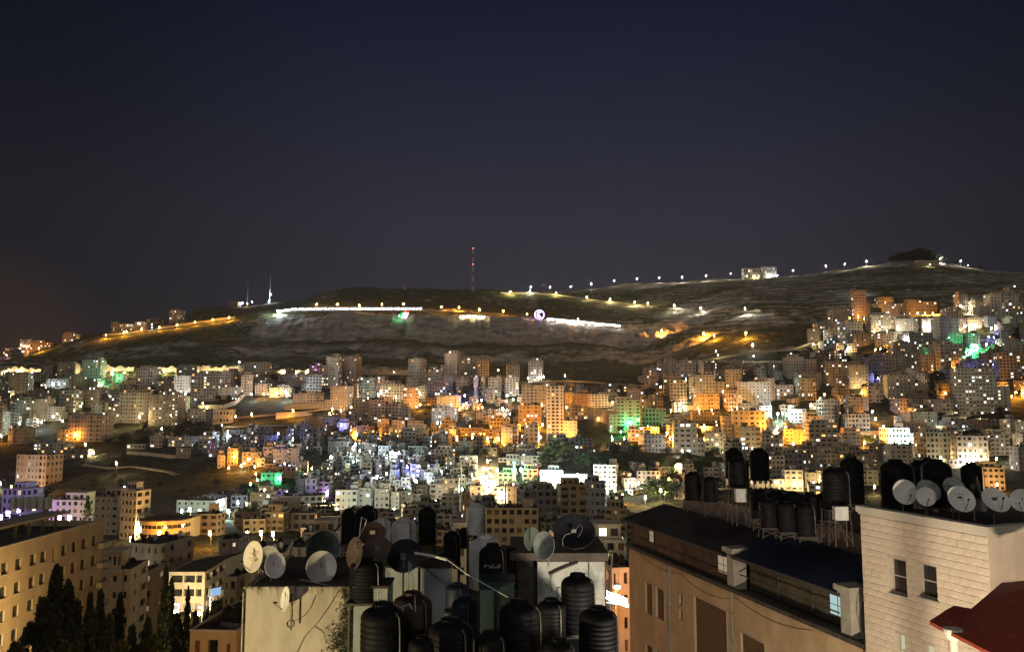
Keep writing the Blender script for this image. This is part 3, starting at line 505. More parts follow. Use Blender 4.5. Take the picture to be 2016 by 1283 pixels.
# ------------------------------------------------------------------ lamps:  x, y, colour, power, pole height
K = 1.0
LL = [
 (1083,563,'Y',2500,12),(1123,553,'W',4000,13),(1164,548,'W',4000,13),(1209,547,'W',4000,13),(1254,548,'W',4000,13),(1298,546,'W',4000,13),(1343,545,'W',4000,13),(1390,542,'W',4000,13),(1438,538,'W',4000,13),(1561,526,'W',5000,13),(1625,520,'W',4500,13),(1662,515,'W',4500,13),(1705,514,'W',4500,13),(1850,508,'W',8000,10),(1890,508,'W',9000,11),
 (1045,564,'W',4000,12),(1043,572,'W',4000,8),(1005,573,'Y',6000,9),(1095,575,'Y',5000,8),(1155,584,'Y',4500,8),(1201,588,'Y',4500,8),(1249,594,'Y',4500,8),(1275,596,'Y',4500,8),(1327,600,'W',5000,12),(1379,605,'W',5000,12),(1466,606,'W',5000,12),
 (1409,690,'W',4000,9),(1413,698,'Y',5000,7),(1481,677,'W',4500,10),(1483,699,'W',4500,10),(1557,696,'W',4500,11),
 (624,598,'O',5000,9),(665,598,'O',7000,9),(708,600,'O',5000,9),(752,598,'O',5000,9),(795,597,'O',7000,9),(869,603,'O',5000,9),(904,604,'O',7000,9),(944,608,'O',8000,9),(991,611,'O',8000,9),(1038,617,'O',3000,7),(1138,627,'O',3000,7),(1302,650,'O',14000,10),(1384,655,'O',12000,9),(1405,659,'O',8000,8),(1467,654,'O',12000,9),
 (981,727,'O',14000,11),(1112,738,'O',16000,12),
 (210,658,'O',7000,7),(245,653,'O',4500,7),(280,647,'O',4500,7),(315,643,'O',4500,7),(350,638,'O',4500,7),(385,633,'O',4500,7),(420,628,'O',4500,7),(452,624,'O',4500,7),
 (30,690,'O',14000,9),(55,680,'O',12000,9),(78,684,'O',9000,8),(50,664,'C',3000,8),(14,697,'V',9000,6),
 (478,590,'C',3000,8),(487,592,'O',3000,6),(497,590,'B',3000,8),(548,611,'C',16000,8),
 # left town
 (33,780,'Y',14000,9),(57,757,'W',9000,9),(92,762,'W',5000,7),(106,755,'C',6000,8),(77,828,'C',16000,9),(83,829,'C',9000,9),(125,827,'Y',12000,9),(107,818,'Y',11000,9),(217,832,'Y',11000,8),(276,818,'Y',16000,11),(338,816,'Y',12000,10),(4,855,'O',15000,8),(150,853,'O',9000,7),(222,734,'G',14000,14),(222,752,'W',6000,6),(296,731,'C',5000,8),(103,732,'C',4000,6),(240,762,'O',6000,6),
 (40,832,'T',14000,6),(200,756,'Y',5000,7),(160,798,'Y',7000,8),(250,800,'Y',6000,7),
 (358,770,'W',26000,10),(366,774,'W',12000,7),(472,711,'C',7000,8),(496,774,'C',14000,9),(520,774,'O',18000,6),(545,772,'O',11000,6),(563,768,'C',24000,12),(566,776,'C',12000,8),(605,774,'C',12000,9),(409,801,'Y',4000,6),(451,810,'C',7000,9),(465,818,'O',5000,7),(497,813,'O',15000,10),(578,806,'O',16000,9),(438,835,'Y',5000,5),(450,848,'C',16000,10),(549,851,'B',6000,8),(578,862,'C',9000,8),
 (655,803,'C',9000,7),(672,806,'O',18000,6),(650,812,'O',16000,6),(725,783,'W',11000,8),(745,775,'W',9000,8),(673,834,'B',10000,9),(780,779,'Y',10000,8),(827,795,'O',18000,7),(915,777,'B',18000,9),(913,795,'O',14000,8),(905,804,'O',13000,7),(989,802,'C',11000,9),(1004,812,'W',18000,7),(885,823,'C',14000,9),(862,830,'W',8000,6),(843,856,'O',16000,6),(812,846,'W',11000,6),(735,848,'O',14000,6),(760,853,'O',14000,6),(780,848,'O',10000,6),(703,853,'O',12000,5),(880,848,'O',14000,6),(900,858,'O',10000,5),(930,858,'O',16000,6),(960,860,'O',18000,6),(982,862,'O',16000,6),(950,800,'O',12000,6),(925,838,'O',9000,5),(970,838,'O',9000,5),(975,822,'O',7000,5),
 (838,735,'O',12000,8),(850,726,'O',9000,8),(940,745,'O',8000,6),(998,777,'W',14000,7),(1000,738,'O',7000,7),(1040,743,'W',6000,6),(1070,740,'W',7000,6),
 (1067,795,'O',12000,7),(1094,858,'O',34000,5),(1100,866,'O',22000,5),(1080,862,'O',20000,5),(1068,833,'O',16000,6),(1035,834,'O',14000,6),(1028,858,'W',7000,7),(1064,858,'W',7000,7),(1115,800,'O',12000,6),(1139,797,'O',26000,9),(1205,790,'Y',14000,8),(1178,822,'O',12000,3),(1196,826,'O',16000,3),(1210,829,'O',16000,3),
 (1240,830,'G',9000,9),(1236,846,'G',7000,5),(1250,833,'W',9000,6),(1275,838,'G',9000,5),(1222,848,'G',5000,5),(1205,862,'O',13000,6),(1228,860,'O',14000,6),(1204,858,'W',6000,6),(1290,842,'O',12000,5),(1318,860,'O',22000,9),(1312,850,'O',16000,7),(1320,806,'O',16000,9),(1240,775,'O',10000,6),(1300,760,'O',9000,6),
 (1400,765,'O',0,9),(1422,768,'O',20000,9),(1365,780,'Y',14000,6),(1375,806,'O',18000,5),(1400,805,'O',18000,5),(1385,836,'O',18000,5),(1410,836,'O',14000,5),(1385,862,'O',16000,6),(1345,800,'W',7000,6),(1440,805,'O',14000,6),(1530,812,'T',22000,9),(1540,811,'W',36000,10),(1546,814,'T',22000,9),(1551,795,'O',12000,6),(1525,846,'O',34000,12),(1529,838,'O',18000,14),(1560,870,'O',16000,6),(1583,872,'O',18000,6),(1600,866,'O',14000,6),(1500,868,'O',12000,6),(1450,800,'Y',7000,6),(1535,760,'T',11000,6),
 (1342,884,'W',6000,6),(1430,880,'Y',9000,6),(1480,880,'Y',8000,6),(1622,775,'O',8000,6),(1695,770,'O',12000,6),(1700,758,'Y',10000,6),(1790,752,'W',6000,6),(1727,743,'B',5000,6),(1716,808,'C',8000,7),(1722,822,'O',9000,5),(1738,838,'C',8000,7),(1768,868,'T',40000,6),(1785,865,'T',26000,6),(1720,858,'O',18000,5),(1700,868,'O',15000,5),(1725,868,'O',12000,5),(1800,870,'O',14000,6),(1785,816,'O',12000,5),(1860,772,'O',8000,5),(1880,723,'O',12000,5),(1932,730,'B',6000,5),
 (1976,712,'O',20000,8),(1980,722,'O',14000,7),(1970,735,'O',7000,6),(1998,770,'O',18000,6),(2010,772,'O',18000,6),(1990,778,'O',9000,5),(1940,860,'Y',9000,6),(2000,888,'W',12000,7),(1905,905,'W',14000,5),(1925,905,'W',9000,5),(1850,898,'Y',9000,6),(1960,900,'Y',8000,6),
 (1732,685,'O',16000,7),(1722,687,'O',12000,6),(1780,668,'W',16000,9),(1767,645,'W',12000,8),(1825,640,'W',18000,8),(1755,628,'W',8000,7),(1685,573,'C',8000,6),(1688,622,'O',12000,5),(1672,625,'O',14000,5),(1700,626,'O',11000,5),(1730,589,'C',8000,6),(1745,596,'O',16000,5),(1790,612,'O',14000,5),(1805,615,'O',14000,5),(1820,616,'O',14000,5),(1835,616,'O',14000,5),(1850,616,'O',14000,5),(1780,608,'C',7000,6),(1810,594,'Y',9000,6),
 (1890,602,'W',12000,8),(1930,600,'W',9000,7),(1905,616,'Y',8000,5),(1940,618,'Y',8000,5),(2012,612,'Y',16000,8),(1921,640,'Y',12000,7),(1897,641,'B',5000,6),(1945,662,'B',6000,5),(1955,663,'B',6000,5),(1950,645,'W',9000,5),(1965,648,'W',9000,5),(1875,645,'Y',7000,6),(1940,677,'W',9000,6),(1667,685,'Y',14000,6),(1665,662,'C',7000,5),(1620,640,'C',6000,6),(1720,652,'Y',9000,5),(1745,651,'Y',8000,5),(1800,690,'G',3000,4),(1900,692,'G',12000,7),(1625,672,'Y',9000,5),(1600,676,'Y',8000,5),(1640,672,'Y',7000,5),
 # old quarter and the valley
 (490,902,'O',34000,10),(463,895,'O',16000,8),(476,914,'Y',8000,5),(452,918,'O',9000,4),(503,916,'O',9000,4),(505,930,'O',11000,5),(508,942,'G',5000,4),(495,950,'G',5000,4),(562,911,'C',12000,8),(551,938,'G',6000,5),(535,963,'O',10000,6),(566,966,'B',12000,7),(487,988,'O',9000,6),(615,919,'Y',8000,5),(652,897,'C',9000,8),(701,872,'C',12000,8),(709,884,'C',14000,8),(729,886,'W',6000,7),(774,888,'C',18000,8),(786,888,'C',18000,8),(696,906,'T',6000,6),(802,916,'B',20000,9),(743,935,'C',14000,8),(815,940,'C',18000,8),(820,944,'C',9000,6),(832,950,'C',11000,6),(797,960,'C',13000,6),(930,938,'T',16000,9),(979,922,'T',14000,9),(762,930,'Y',6000,5),(680,910,'Y',6000,5),(720,960,'Y',5000,5),(870,926,'W',4000,5),(843,985,'T',7000,6),(665,1000,'Y',13000,5),(690,1000,'Y',11000,5),(718,1000,'T',12000,5),(745,1000,'T',9000,5),(777,1000,'Y',14000,5),(858,984,'T',9000,5),(885,980,'Y',11000,5),(910,960,'T',7000,5),(640,985,'Y',6000,5),(622,982,'Y',8000,5),
 (1012,920,'G',9000,13),(1025,921,'T',11000,8),(1088,933,'T',60000,10),(1136,932,'T',48000,13),(1080,942,'W',40000,8),(1065,928,'R',12000,7),(1100,948,'T',40000,7),(1122,948,'T',40000,7),(1070,949,'W',40000,7),(1148,947,'T',6000,6),(1110,950,'T',16000,6),(1092,951,'T',14000,6),(1134,950,'T',14000,6),(1195,965,'Y',16000,6),(1210,963,'Y',14000,6),(1316,940,'O',14000,7),(1300,962,'Y',16000,7),(1256,948,'W',8000,6),(1330,915,'Y',9000,6),(1290,912,'Y',9000,6),(1270,975,'Y',9000,6),(1225,972,'O',14000,6),
 (655,806,'Y',9000,9),(692,800,'Y',9000,9),(822,772,'Y',11000,9),(888,795,'Y',9000,9),(918,792,'W',9000,9),(948,786,'W',9000,9),(1010,784,'Y',10000,9),(1056,768,'Y',11000,9),(1052,810,'Y',9000,9),(1350,745,'W',9000,8),(1300,785,'Y',9000,8),(1490,815,'Y',11000,9),(1595,795,'Y',9000,8),(1930,822,'Y',12000,9),(1780,790,'Y',9000,8),(1240,800,'Y',6000,6),(170,872,'Y',9000,8),(320,842,'Y',9000,8),(400,792,'Y',8000,8),  # street lamps added before the towers to brighten their fronts
 (1562,950,'Y',9000,6),(1500,962,'Y',12000,6),(1600,948,'Y',9000,6),(1905,955,'Y',9000,6),(1960,950,'O',8000,6),(1385,965,'Y',9000,6),(1720,955,'Y',7000,6),
 (960,905,'Y',9000,6),(952,920,'Y',22000,6),(967,932,'Y',22000,6),(952,946,'Y',26000,6),(970,955,'Y',26000,6),(948,968,'Y',20000,6),(968,976,'Y',22000,6),(958,938,'Y',20000,6),(985,985,'R',6000,5),(945,985,'Y',16000,6),(990,972,'Y',11000,6),
 (231,909,'Y',9000,10),(186,888,'Y',10000,4),(25,955,'O',16000,4),(60,958,'O',18000,4),(85,957,'O',12000,4),(2,948,'T',9000,6),(20,1005,'V',34000,5),(5,1012,'V',26000,5),(40,1000,'V',16000,5),(247,957,'C',5000,5),(278,1035,'Y',5000,5),(262,1056,'Y',3000,5),(140,1014,'Y',10000,5),(120,1014,'Y',8000,5),
 (376,998,'Y',16000,5),(395,1002,'Y',12000,5),(360,1002,'G',6000,4),(452,1002,'T',14000,5),(470,985,'C',12000,6),(440,985,'T',8000,6),(516,1043,'Y',14000,5),(490,1045,'Y',10000,5),(540,1045,'Y',10000,5),(416,1044,'O',8000,6),(645,965,'V',3000,5),
]
GRP_HILL, GRP_TOWN = 'street lamps along the hill roads', 'street lamps of the town'
CN = {'O': 'orange', 'Y': 'warm yellow', 'W': 'white', 'C': 'cool white', 'B': 'blue', 'G': 'green', 'V': 'violet', 'R': 'red', 'T': 'pale cyan'}
for (x, y, k, p, h) in LL:
    if p <= 0: continue
    if 430 < x < 960 and 860 < y < 1000: p *= .55
    if y < 690 and x < 1500 or y < 560: p *= 4.5
    if k == 'O' and 780 < y < 900: p *= 1.35
    tiny = y > 690
    big = .15 if p < 9000 else (.35 if p < 20000 else (.6 if p < 45000 else 1.5))
    street_lamp(x, y, k, p * LK, h, big, group=GRP_TOWN if tiny else GRP_HILL)
# ------------------------------------------------------------------ the rest of the town, grown over the ground between the drawn blocks
LP = [(x, y) for x, y, *_ in LL]
REG = [ # x0,x1,y0,y1 of the foot of the house, rows min,max, step, tones, lit
 (-30,345,752,768,2,3,17,('tan','grey','cream'),.14), (-30,345,768,880,3,8,17,('tan','grey','cream','green_grey'),.14), (345,640,748,772,2,4,17,('grey','tan','cream'),.12), (640,760,800,862,2,5,14,('tan','pink','ochre'),.12),
 (700,1310,770,800,2,3,16,('grey','tan','pink'),.14), (860,1120,800,880,2,5,14,('tan','cream','ochre'),.1), (1280,1640,742,800,3,7,17,('tan','grey','pink'),.14), (1310,1700,800,985,2,6,17,('tan','cream','grey'),.14),
 (1600,2040,622,760,3,7,18,('tan','cream','grey','pink'),.15), (1640,2040,760,935,3,7,18,('tan','cream','grey'),.2),
 (430,960,858,925,1,3,8.5,('grey','dim','dim','blue_grey','tan'),.24), (590,960,925,985,1,3,9,('grey','dim','dim','blue_grey','tan'),.24), (970,1090,870,960,1,3,12,('grey','white','tan'),.12),  # dim tones put the unlit look of the old quarter into the walls
 (1220,1420,925,985,1,3,13,('tan','cream','grey'),.12), (460,960,985,1075,2,4,12,('dim','brown','dim'),.05), (1060,1240,1035,1080,2,3,13,('dim','tan','ochre'),.07),  # darker walls here too, colour in place of shade
]
# open ground where no house stands (x0,x1,y0,y1)
OPEN = [(425,640,777,846),(470,605,836,850),(1165,1225,800,868),(1130,1250,880,925),(1075,1165,893,930),(1230,1420,890,925),(1060,1160,925,965),(936,984,885,1005),(902,970,862,880),(1660,1770,846,880),(1960,2040,795,850),(1120,1260,742,770),(1060,1150,738,752),(595,640,900,940),(1590,1760,575,640),(225,430,838,1000),(1835,1900,560,585),(1550,1605,690,730),(250,290,725,760),(820,860,805,826),(1310,1330,915,960)]
FOOT = []
CAND = []
for (x0, x1, y0, y1, r0, r1, stp, tones, lit) in REG:
    y = y0
    while y < y1:
        x = x0 + random.uniform(0, stp)
        while x < x1:
            xx = x + random.uniform(-3, 3); yy = y + random.uniform(-3, 3)
            CAND.append((xx, yy, random.randint(r0, r1), random.choice(tones), lit)); x += stp * random.uniform(.7, 1.3)
        y += stp * .55
random.shuffle(CAND)
hand = list(BLD)
for (x, y, rows, t, lit) in CAND:
    if any(a < x < b and c < y < d for a, b, c, d in OPEN): continue
    g = hit(x, y); d = g.y
    wpx = random.uniform(9, 17) * (1.15 if rows > 3 else (.62 if 430 < x < 960 and 855 < y < 985 else .95)) / d * F; hpx = rows * 3.1 / d * F
    X0, X1, Y0, Y1 = x - wpx / 2, x + wpx / 2, y - hpx, y
    if overlap((g.x, g.y + 5), wpx * d / F * .52): continue
    bad = False
    for b in hand:
        if b['d'] > d or (b['label'] and 'white hall' in b['label']):
            ox = min(X1, b['x1']) - max(X0, b['x0']); oy = min(Y1, b['yb'] - 2) - max(Y0, b['yt'])
            if ox > 1.5 and oy > 1.5 and ox * oy > .12 * (b['x1'] - b['x0']) * (b['yb'] - b['yt']): bad = True; break
    if bad: continue
    if any(X0 - 2 < lx < X1 + 2 and Y0 - 2 < ly < Y1 - 3 for lx, ly in LP): continue
    building(X0, X1, Y0, Y1, t, rows=rows, lit=lit * random.choice((0, .4, .8, 1.6)), yaw=random.uniform(-32, 32), stair=random.random() < .4)
print('buildings', len(BLD), 'hand', NHAND)
# ------------------------------------------------------------------ hill features
def ribbon(pts, width, mat, name='road', lift=.35, step=7, dmin=400):
    W = []
    for (a, b) in zip(pts[:-1], pts[1:]):
        n_ = max(2, int(abs(b[0] - a[0]) / step) + int(abs(b[1] - a[1]) / 3))
        for k in range(n_): t = k / n_; W.append(hit(a[0] + (b[0] - a[0]) * t, a[1] + (b[1] - a[1]) * t, 0, dmin))
    W.append(hit(*pts[-1], 0, dmin)); m_ = MB()
    # smooth the line so the road does not jump with every bump of the ground
    for _ in range(3): W = [W[0]] + [(W[i - 1] + W[i] * 2 + W[i + 1]) / 4 for i in range(1, len(W) - 1)] + [W[-1]]
    E = []
    for i, p in enumerate(W):
        d = (W[min(i + 1, len(W) - 1)] - W[max(i - 1, 0)]); d.z = 0; d = d.normalized() if d.length > .01 else Vector((1, 0, 0)); nn = Vector((-d.y, d.x, 0))
        zc = max(gxy(p.x, p.y), gxy(p.x + nn.x * width / 2, p.y + nn.y * width / 2), gxy(p.x - nn.x * width / 2, p.y - nn.y * width / 2)) + lift
        E.append((p + nn * width / 2, p - nn * width / 2, zc))
    for i in range(len(E) - 1):
        a, b2, z = E[i]; c, d, z2 = E[i + 1]
        m_.face([(a.x, a.y, z), (b2.x, b2.y, z), (d.x, d.y, z2), (c.x, c.y, z2)], mat)
        m_.face([(b2.x, b2.y, z - 4), (d.x, d.y, z2 - 4), (d.x, d.y, z2), (b2.x, b2.y, z)], 'retaining')
        m_.face([(a.x, a.y, z - 4), (c.x, c.y, z2 - 4), (c.x, c.y, z2), (a.x, a.y, z)], 'retaining')
    return m_.build(name, kind='structure')
surf('track', (.20, .17, .12), (.34, .29, .21), scale=.3, rough=.95, world=True)
ribbon([(205,661),(300,649),(400,634),(462,625)], 9, 'track')
ribbon([(985,577),(1046,578),(1100,581),(1160,590),(1250,600),(1330,609),(1400,613),(1470,614),(1500,612)], 7, 'asphalt')
ribbon([(1098,570),(1200,563),(1300,561),(1400,558),(1440,556),(1540,546),(1620,537),(1710,524)], 7, 'track')
ribbon([(430,669),(600,664),(800,665),(1000,668),(1150,674)], 6, 'track')
ribbon([(1372,713),(1415,705),(1480,695),(1560,688),(1612,670)], 6, 'asphalt'); ribbon([(1380,713),(1480,713),(1580,712)], 6, 'track')
ribbon([(555,612),(700,612),(850,613),(1000,622),(1100,632),(1230,646)], 6, 'asphalt', name='promenade')
ribbon([(358,846),(430,827),(470,822),(560,815),(640,805),(690,807)], 8, 'asphalt'); ribbon([(420,842),(520,838),(600,838),(660,846)], 5, 'asphalt')
ribbon([(963,886),(961,915),(958,940),(957,965),(960,995),(985,1010)], 15, 'track', name='street')
ribbon([(165,915),(215,922),(260,918),(330,928),(350,935)], 4, 'track', name='path'); ribbon([(1040,752),(1110,750),(1160,752),(1270,760)], 6, 'track')
ribbon([(1600,680),(1640,668),(1700,655)], 6, 'asphalt')
# string lights; white wall and upper bulbs added to widen the bright band
emit('bulb_string', (.72, .86, 1), 14); emit('bulb_stringY', (1, .8, .42), 14); emit('bulb_stringW', (.98, .98, .95), 16); BULB.update(string=(.75, .88, 1), stringY=(1, .8, .4), stringW=(1, .95, .9))
emit('ring_violet', (.62, .45, 1), 4.5); emit('ring_white', (.9, .92, 1), 5)
def string_lights(pts, key, spacing, r, label, group=None, post=1.6, tall=()):
    root = None; L_ = []; W = []
    for a, b2 in zip(pts[:-1], pts[1:]):
        k = max(1, int(abs(b2[0] - a[0]) / spacing))
        for i in range(k): W.append((a[0] + (b2[0] - a[0]) * i / k, a[1] + (b2[1] - a[1]) * i / k))
    g0 = hit(*W[0], post); root = empty('string_lights', g0, label, 'string lights', group)
    pm = MB(); bm_ = MB(); wl = MB(); prev = None; gp = None
    for i, (x, y) in enumerate(W):
        g = hit(x, y, post) - g0; h = post + (2.2 if i in tall else 0)
        pm.tube([g + Vector((0, 0, -1)), g + Vector((0, 0, h))], .08, 'metal', 4)
        bm_.lathe([(r * .3, -r), (r, -r * .4), (r, r * .4), (r * .3, r)], 'bulb_' + key, g + Vector((0, -.1, h)), 6)
        if prev is not None and (prev - g).length < 40: pm.tube([prev, (prev + g) / 2 + Vector((0, 0, h - .5)), g + Vector((0, 0, h))] if False else [prev + Vector((0, 0, 0)), g + Vector((0, 0, h))], .04, 'cable_black', 3)
        prev = g + Vector((0, 0, h))
        if i % 2 == 1: lamp_light(g + Vector((0, -2.6, h + .3)), key, 3600, .5, parent=root)
        bm_.lathe([(r * .25, -r * .8), (r * .8, -r * .3), (r * .8, r * .3), (r * .25, r * .8)], 'bulb_' + key, g + Vector((1.6, -.1, h + 1.7)), 6); pm.tube([g + Vector((1.6, 0, -1)), g + Vector((1.6, 0, h + 1.7))], .07, 'metal', 4)
        if gp is not None and (gp - g).length < 60: wl.face([tuple(gp + Vector((0, .9, -3))), tuple(g + Vector((0, .9, -3))), tuple(g + Vector((0, .9, 2.6))), tuple(gp + Vector((0, .9, 2.6)))], 'pole_white'); wl.face([tuple(gp + Vector((0, .9, 2.6))), tuple(g + Vector((0, .9, 2.6))), tuple(g + Vector((0, 1.3, 2.6))), tuple(gp + Vector((0, 1.3, 2.6)))], 'pole_white')
        gp = g.copy()
    wl.build('parapet', root); pm.build('post', root, kind='stuff'); bm_.build('bulb', root, kind='stuff')  # added white backing wall that catches the light of the bulbs
string_lights([(574,609),(640,608),(835,608)], 'string', 7.0, .8, 'long string of cool white bulbs along the left part of the cliff-top promenade')
string_lights([(550,614),(560,611),(574,611)], 'string', 3.2, .75, 'short bright cool string of bulbs at the left end of the cliff top')
string_lights([(906,624),(930,623),(958,625)], 'stringY', 5.5, 1.0, 'row of warm yellow bulbs on the cliff edge between promenade string and ring')
string_lights([(1078,629),(1110,632),(1160,637),(1222,643)], 'stringW', 3.6, 1.1, 'dazzling white string of bulbs along the cliff edge right of the ring')
g = hit(1062, 630, 0); dd = g.y; rr = 9 / F * dd
ring = empty('light_ring', g, 'round violet and white light ring holding a crescent on the cliff edge', 'light sculpture')
m_ = MB(); N_ = 28; pc = [Vector((rr * math.cos(t), 0, rr + 1.5 + rr * math.sin(t))) for t in [2 * math.pi * i / N_ for i in range(N_ + 1)]]
m_.tube(pc, .85, 'ring_violet', 6); m_.build('rim', ring)
m_ = MB(); m_.tube([Vector((rr * .55 * math.cos(t) + .6, 0, rr + 1.5 + rr * .55 * math.sin(t))) for t in [R(60) + R(240) * i / 12 for i in range(13)]], .7, 'ring_white', 6); m_.build('crescent', ring)
m_ = MB(); m_.tube([(-rr * .5, .4, -2), (-rr * .5, .4, 3)], .25, 'metal'); m_.tube([(rr * .5, .4, -2), (rr * .5, .4, 3)], .25, 'metal'); m_.build('post', ring)
lamp_light((0, -3, rr), 'V', 9000, parent=ring)
# flag of lights lying against the cliff
g = hit(790, 626, 0) ; dd = g.y - 6
flag = empty('flag_lights', P(789, 628, dd), 'slanted flag of green, white and red lights hung on the cliff', 'light sculpture')
o0 = P(789, 628, dd)
emit('flag_white', (1, 1, .95), 3.5); emit('flag_red', (1, .06, .03), 1.2); emit('flag_green', (.05, .8, .2), .9)
def quad3(pts, mat, nm, thick=.4):
    m_ = MB(); q = [P(x, y, dd) - o0 for x, y in pts]; m_.face(q, mat); q2 = [p + Vector((0, thick, 0)) for p in q]
    for i in range(4): m_.face([q[i], q[(i + 1) % 4], q2[(i + 1) % 4], q2[i]], 'metal')
    m_.build(nm, flag)
quad3([(789,626),(800,626),(805,616),(795,615)], 'flag_white', 'white_stripe'); quad3([(795,614.7),(805,615.7),(806.5,612.5),(797,611.5)], 'flag_red', 'red_stripe'); quad3([(785,625.5),(788.6,626),(794.6,615),(790,614)], 'flag_green', 'green_stripe')
lamp_light((-2, -5, 5), 'G', 3500, parent=flag)
# masts
def lattice(x, yb, yt, label, cols_, w0=4.2, beacon=True):
    g = hit(x, yb, 0); H = yz(yt, g.y, x) - g.z; r = empty('radio_mast', g, label, 'radio mast')
    nseg = 9
    for k in range(nseg):
        z0 = H * k / nseg; z1 = H * (k + 1) / nseg; m_ = MB(); wa = w0 * (1 - .55 * k / nseg); wb = w0 * (1 - .55 * (k + 1) / nseg); c = cols_[k % len(cols_)]
        for sx_, sy_ in ((-1, -1), (1, -1), (1, 1), (-1, 1)): m_.tube([(sx_ * wa / 2, sy_ * wa / 2, z0), (sx_ * wb / 2, sy_ * wb / 2, z1)], .30, c, 4)
        for f_ in range(4):
            a = [(-1, -1), (1, -1), (1, 1), (-1, 1)][f_]; b2 = [(-1, -1), (1, -1), (1, 1), (-1, 1)][(f_ + 1) % 4]
            for t in range(3):
                za = z0 + (z1 - z0) * t / 3; zb = z0 + (z1 - z0) * (t + 1) / 3
                m_.tube([(a[0] * wa / 2, a[1] * wa / 2, za), (b2[0] * wb / 2, b2[1] * wb / 2, zb)], .10, c, 3)
        m_.build('mast_section', r)
    if beacon:
        for z in (H + .5, H * .62):
            m_ = MB(); m_.lathe([(.1, -.35), (.32, -.2), (.32, .2), (.1, .35)], 'bulb_R', (0, -1, z), 6); m_.build('beacon', r)

surf('mast_red', (.24, .08, .07), (.32, .11, .09), bump=0); surf('mast_white', (.6, .6, .6), (.7, .7, .7), bump=0)
lattice(931, 572, 489, 'tall red and white banded radio mast on the hill crest', ('mast_white', 'mast_red'))
lattice(487, 592, 557, 'short dark lattice mast behind the cool lights on the left shoulder of the hill', ('metal',), 1.2, False)
g = hit(531, 593, 0); H = yz(545, g.y, 531) - g.z
fp = empty('flagpole', g, 'slender white lit pole standing alone on the left shoulder of the hill', 'pole')
m_ = MB(); m_.tube([(0, 0, 0), (0, 0, H)], .75, 'pole_white', 8, .35); m_.build('pole', fp); m_ = MB(); m_.lathe([(2.2, 0), (2.0, .8), (.9, 1)], 'retaining', n=8); m_.build('base', fp)
lamp_light((0, -5, 3), 'C', 16000, parent=fp); lamp_light((4, -9, 16), 'C', 16000, parent=fp)
# ridge buildings
def far(x0, x1, yt, yb, t, **kw): return building(x0, x1, yt, yb, t, dmin=1000, **kw)
far(1464,1500,528,543,'white',rows=2,cols=8,lit=.3,yaw=0,style='bands',stair=False,tanks=False,label='left wing of the pale villa alone on the ridge'); far(1500,1530,525,542,'white',rows=3,cols=7,lit=.3,yaw=6,stair=False,tanks=False,label='right wing of the pale villa alone on the ridge')
far(332,358,611,633,'cream',rows=5,lit=.35,label='five-storey block standing on the left skyline'); far(217,232,634,650,'tan',rows=2); far(234,262,637,650,'cream',rows=2,lit=.4); far(264,285,633,645,'cream',rows=2,lit=.4); far(287,318,627,641,'tan',rows=2,lit=.4); far(122,150,657,672,'tan',rows=3,lit=.35)
far(37,60,668,690,'pink',rows=4,lit=.3); far(58,101,674,688,'ochre',rows=3,lit=.3); far(5,36,684,698,'ochre',rows=2,lit=.3); far(20,45,688,704,'tan',rows=2)
far(450,470,594,599,'dim',rows=1,tanks=False); far(793,799,563,570,'white',rows=1,tanks=False,lit=0,stair=False); far(1806,1850,513,520,'cream',rows=1,tanks=False,lit=0,stair=False,label='long low pale house beneath the ridge trees')
for x, y, k, p in ((1485,547,'Y',9000),(1515,547,'W',9000),(1530,536,'C',4000),(1830,524,'Y',9000),(1905,520,'Y',9000),(250,655,'Y',6000),(300,648,'W',6000)): street_lamp(x, y - 4, k, p, 5, .1, group=GRP_HILL)
# lamps set along the road cut above the left town and along the terrace road
for i, x in enumerate(list(range(18, 480, 26)) + list(range(560, 650, 24)) + list(range(712, 810, 22))):
    y = 731 if x > 60 else 728; g = hit(x, y, 0); g2 = Vector((g.x, g.y - 9, 0)); g2.z = gxy(g2.x, g2.y)
    r = empty('wall_lamp', g2, None, 'lamp', 'lamps lighting the road cut above the left town')
    for nm, me in zip(('pole', 'head', 'bulb'), lamp_mesh('Y', 3, .0)): o = bpy.data.objects.new(nm, me); col.objects.link(o); o.parent = r
    lamp_light((0, .8, 3.6), 'Y', 9000, parent=r); LAMPS.append((r, x, y, 'Y', 3))
# road cut: the pale retaining face itself
def cut_wall(x0, x1, yb, yt, label):
    m_ = MB(); n_ = int((x1 - x0) / 5); g0 = hit(x0, yb, 0)
    pr = None
    for i in range(n_ + 1):
        x = x0 + (x1 - x0) * i / n_; g = hit(x, yb, 0) - g0; h = (yb - yt) / F * (g.y + g0.y) * random.uniform(.55, 1.15); q = (g + Vector((0, random.uniform(-.6, .6), -4)), g + Vector((0, 1.6 + random.uniform(-.5, .5), h)), g + Vector((0, 7, h * 1.02 + .5)))
        if pr:
            m_.face([pr[0], q[0], q[1], pr[1]], 'slab_stone'); m_.face([pr[1], q[1], q[2], pr[2]], 'terrain')
        pr = q
    o = m_.build('road_cut', loc=g0); tag(o, label, 'rock cutting')
cut_wall(14, 80, 733, 722, 'pale rock cutting lit yellow at the far left foot of the hill'); cut_wall(150, 262, 731, 719, 'pale rock cutting lit yellow above the green minaret'); cut_wall(308, 480, 732, 720, 'longest pale rock cutting, lit yellow behind the left towers')
cut_wall(545, 640, 737, 727, 'yellow-lit rock cutting left of the magenta balcony block'); cut_wall(708, 806, 738, 726, 'yellow-lit rock cutting between the centre towers')
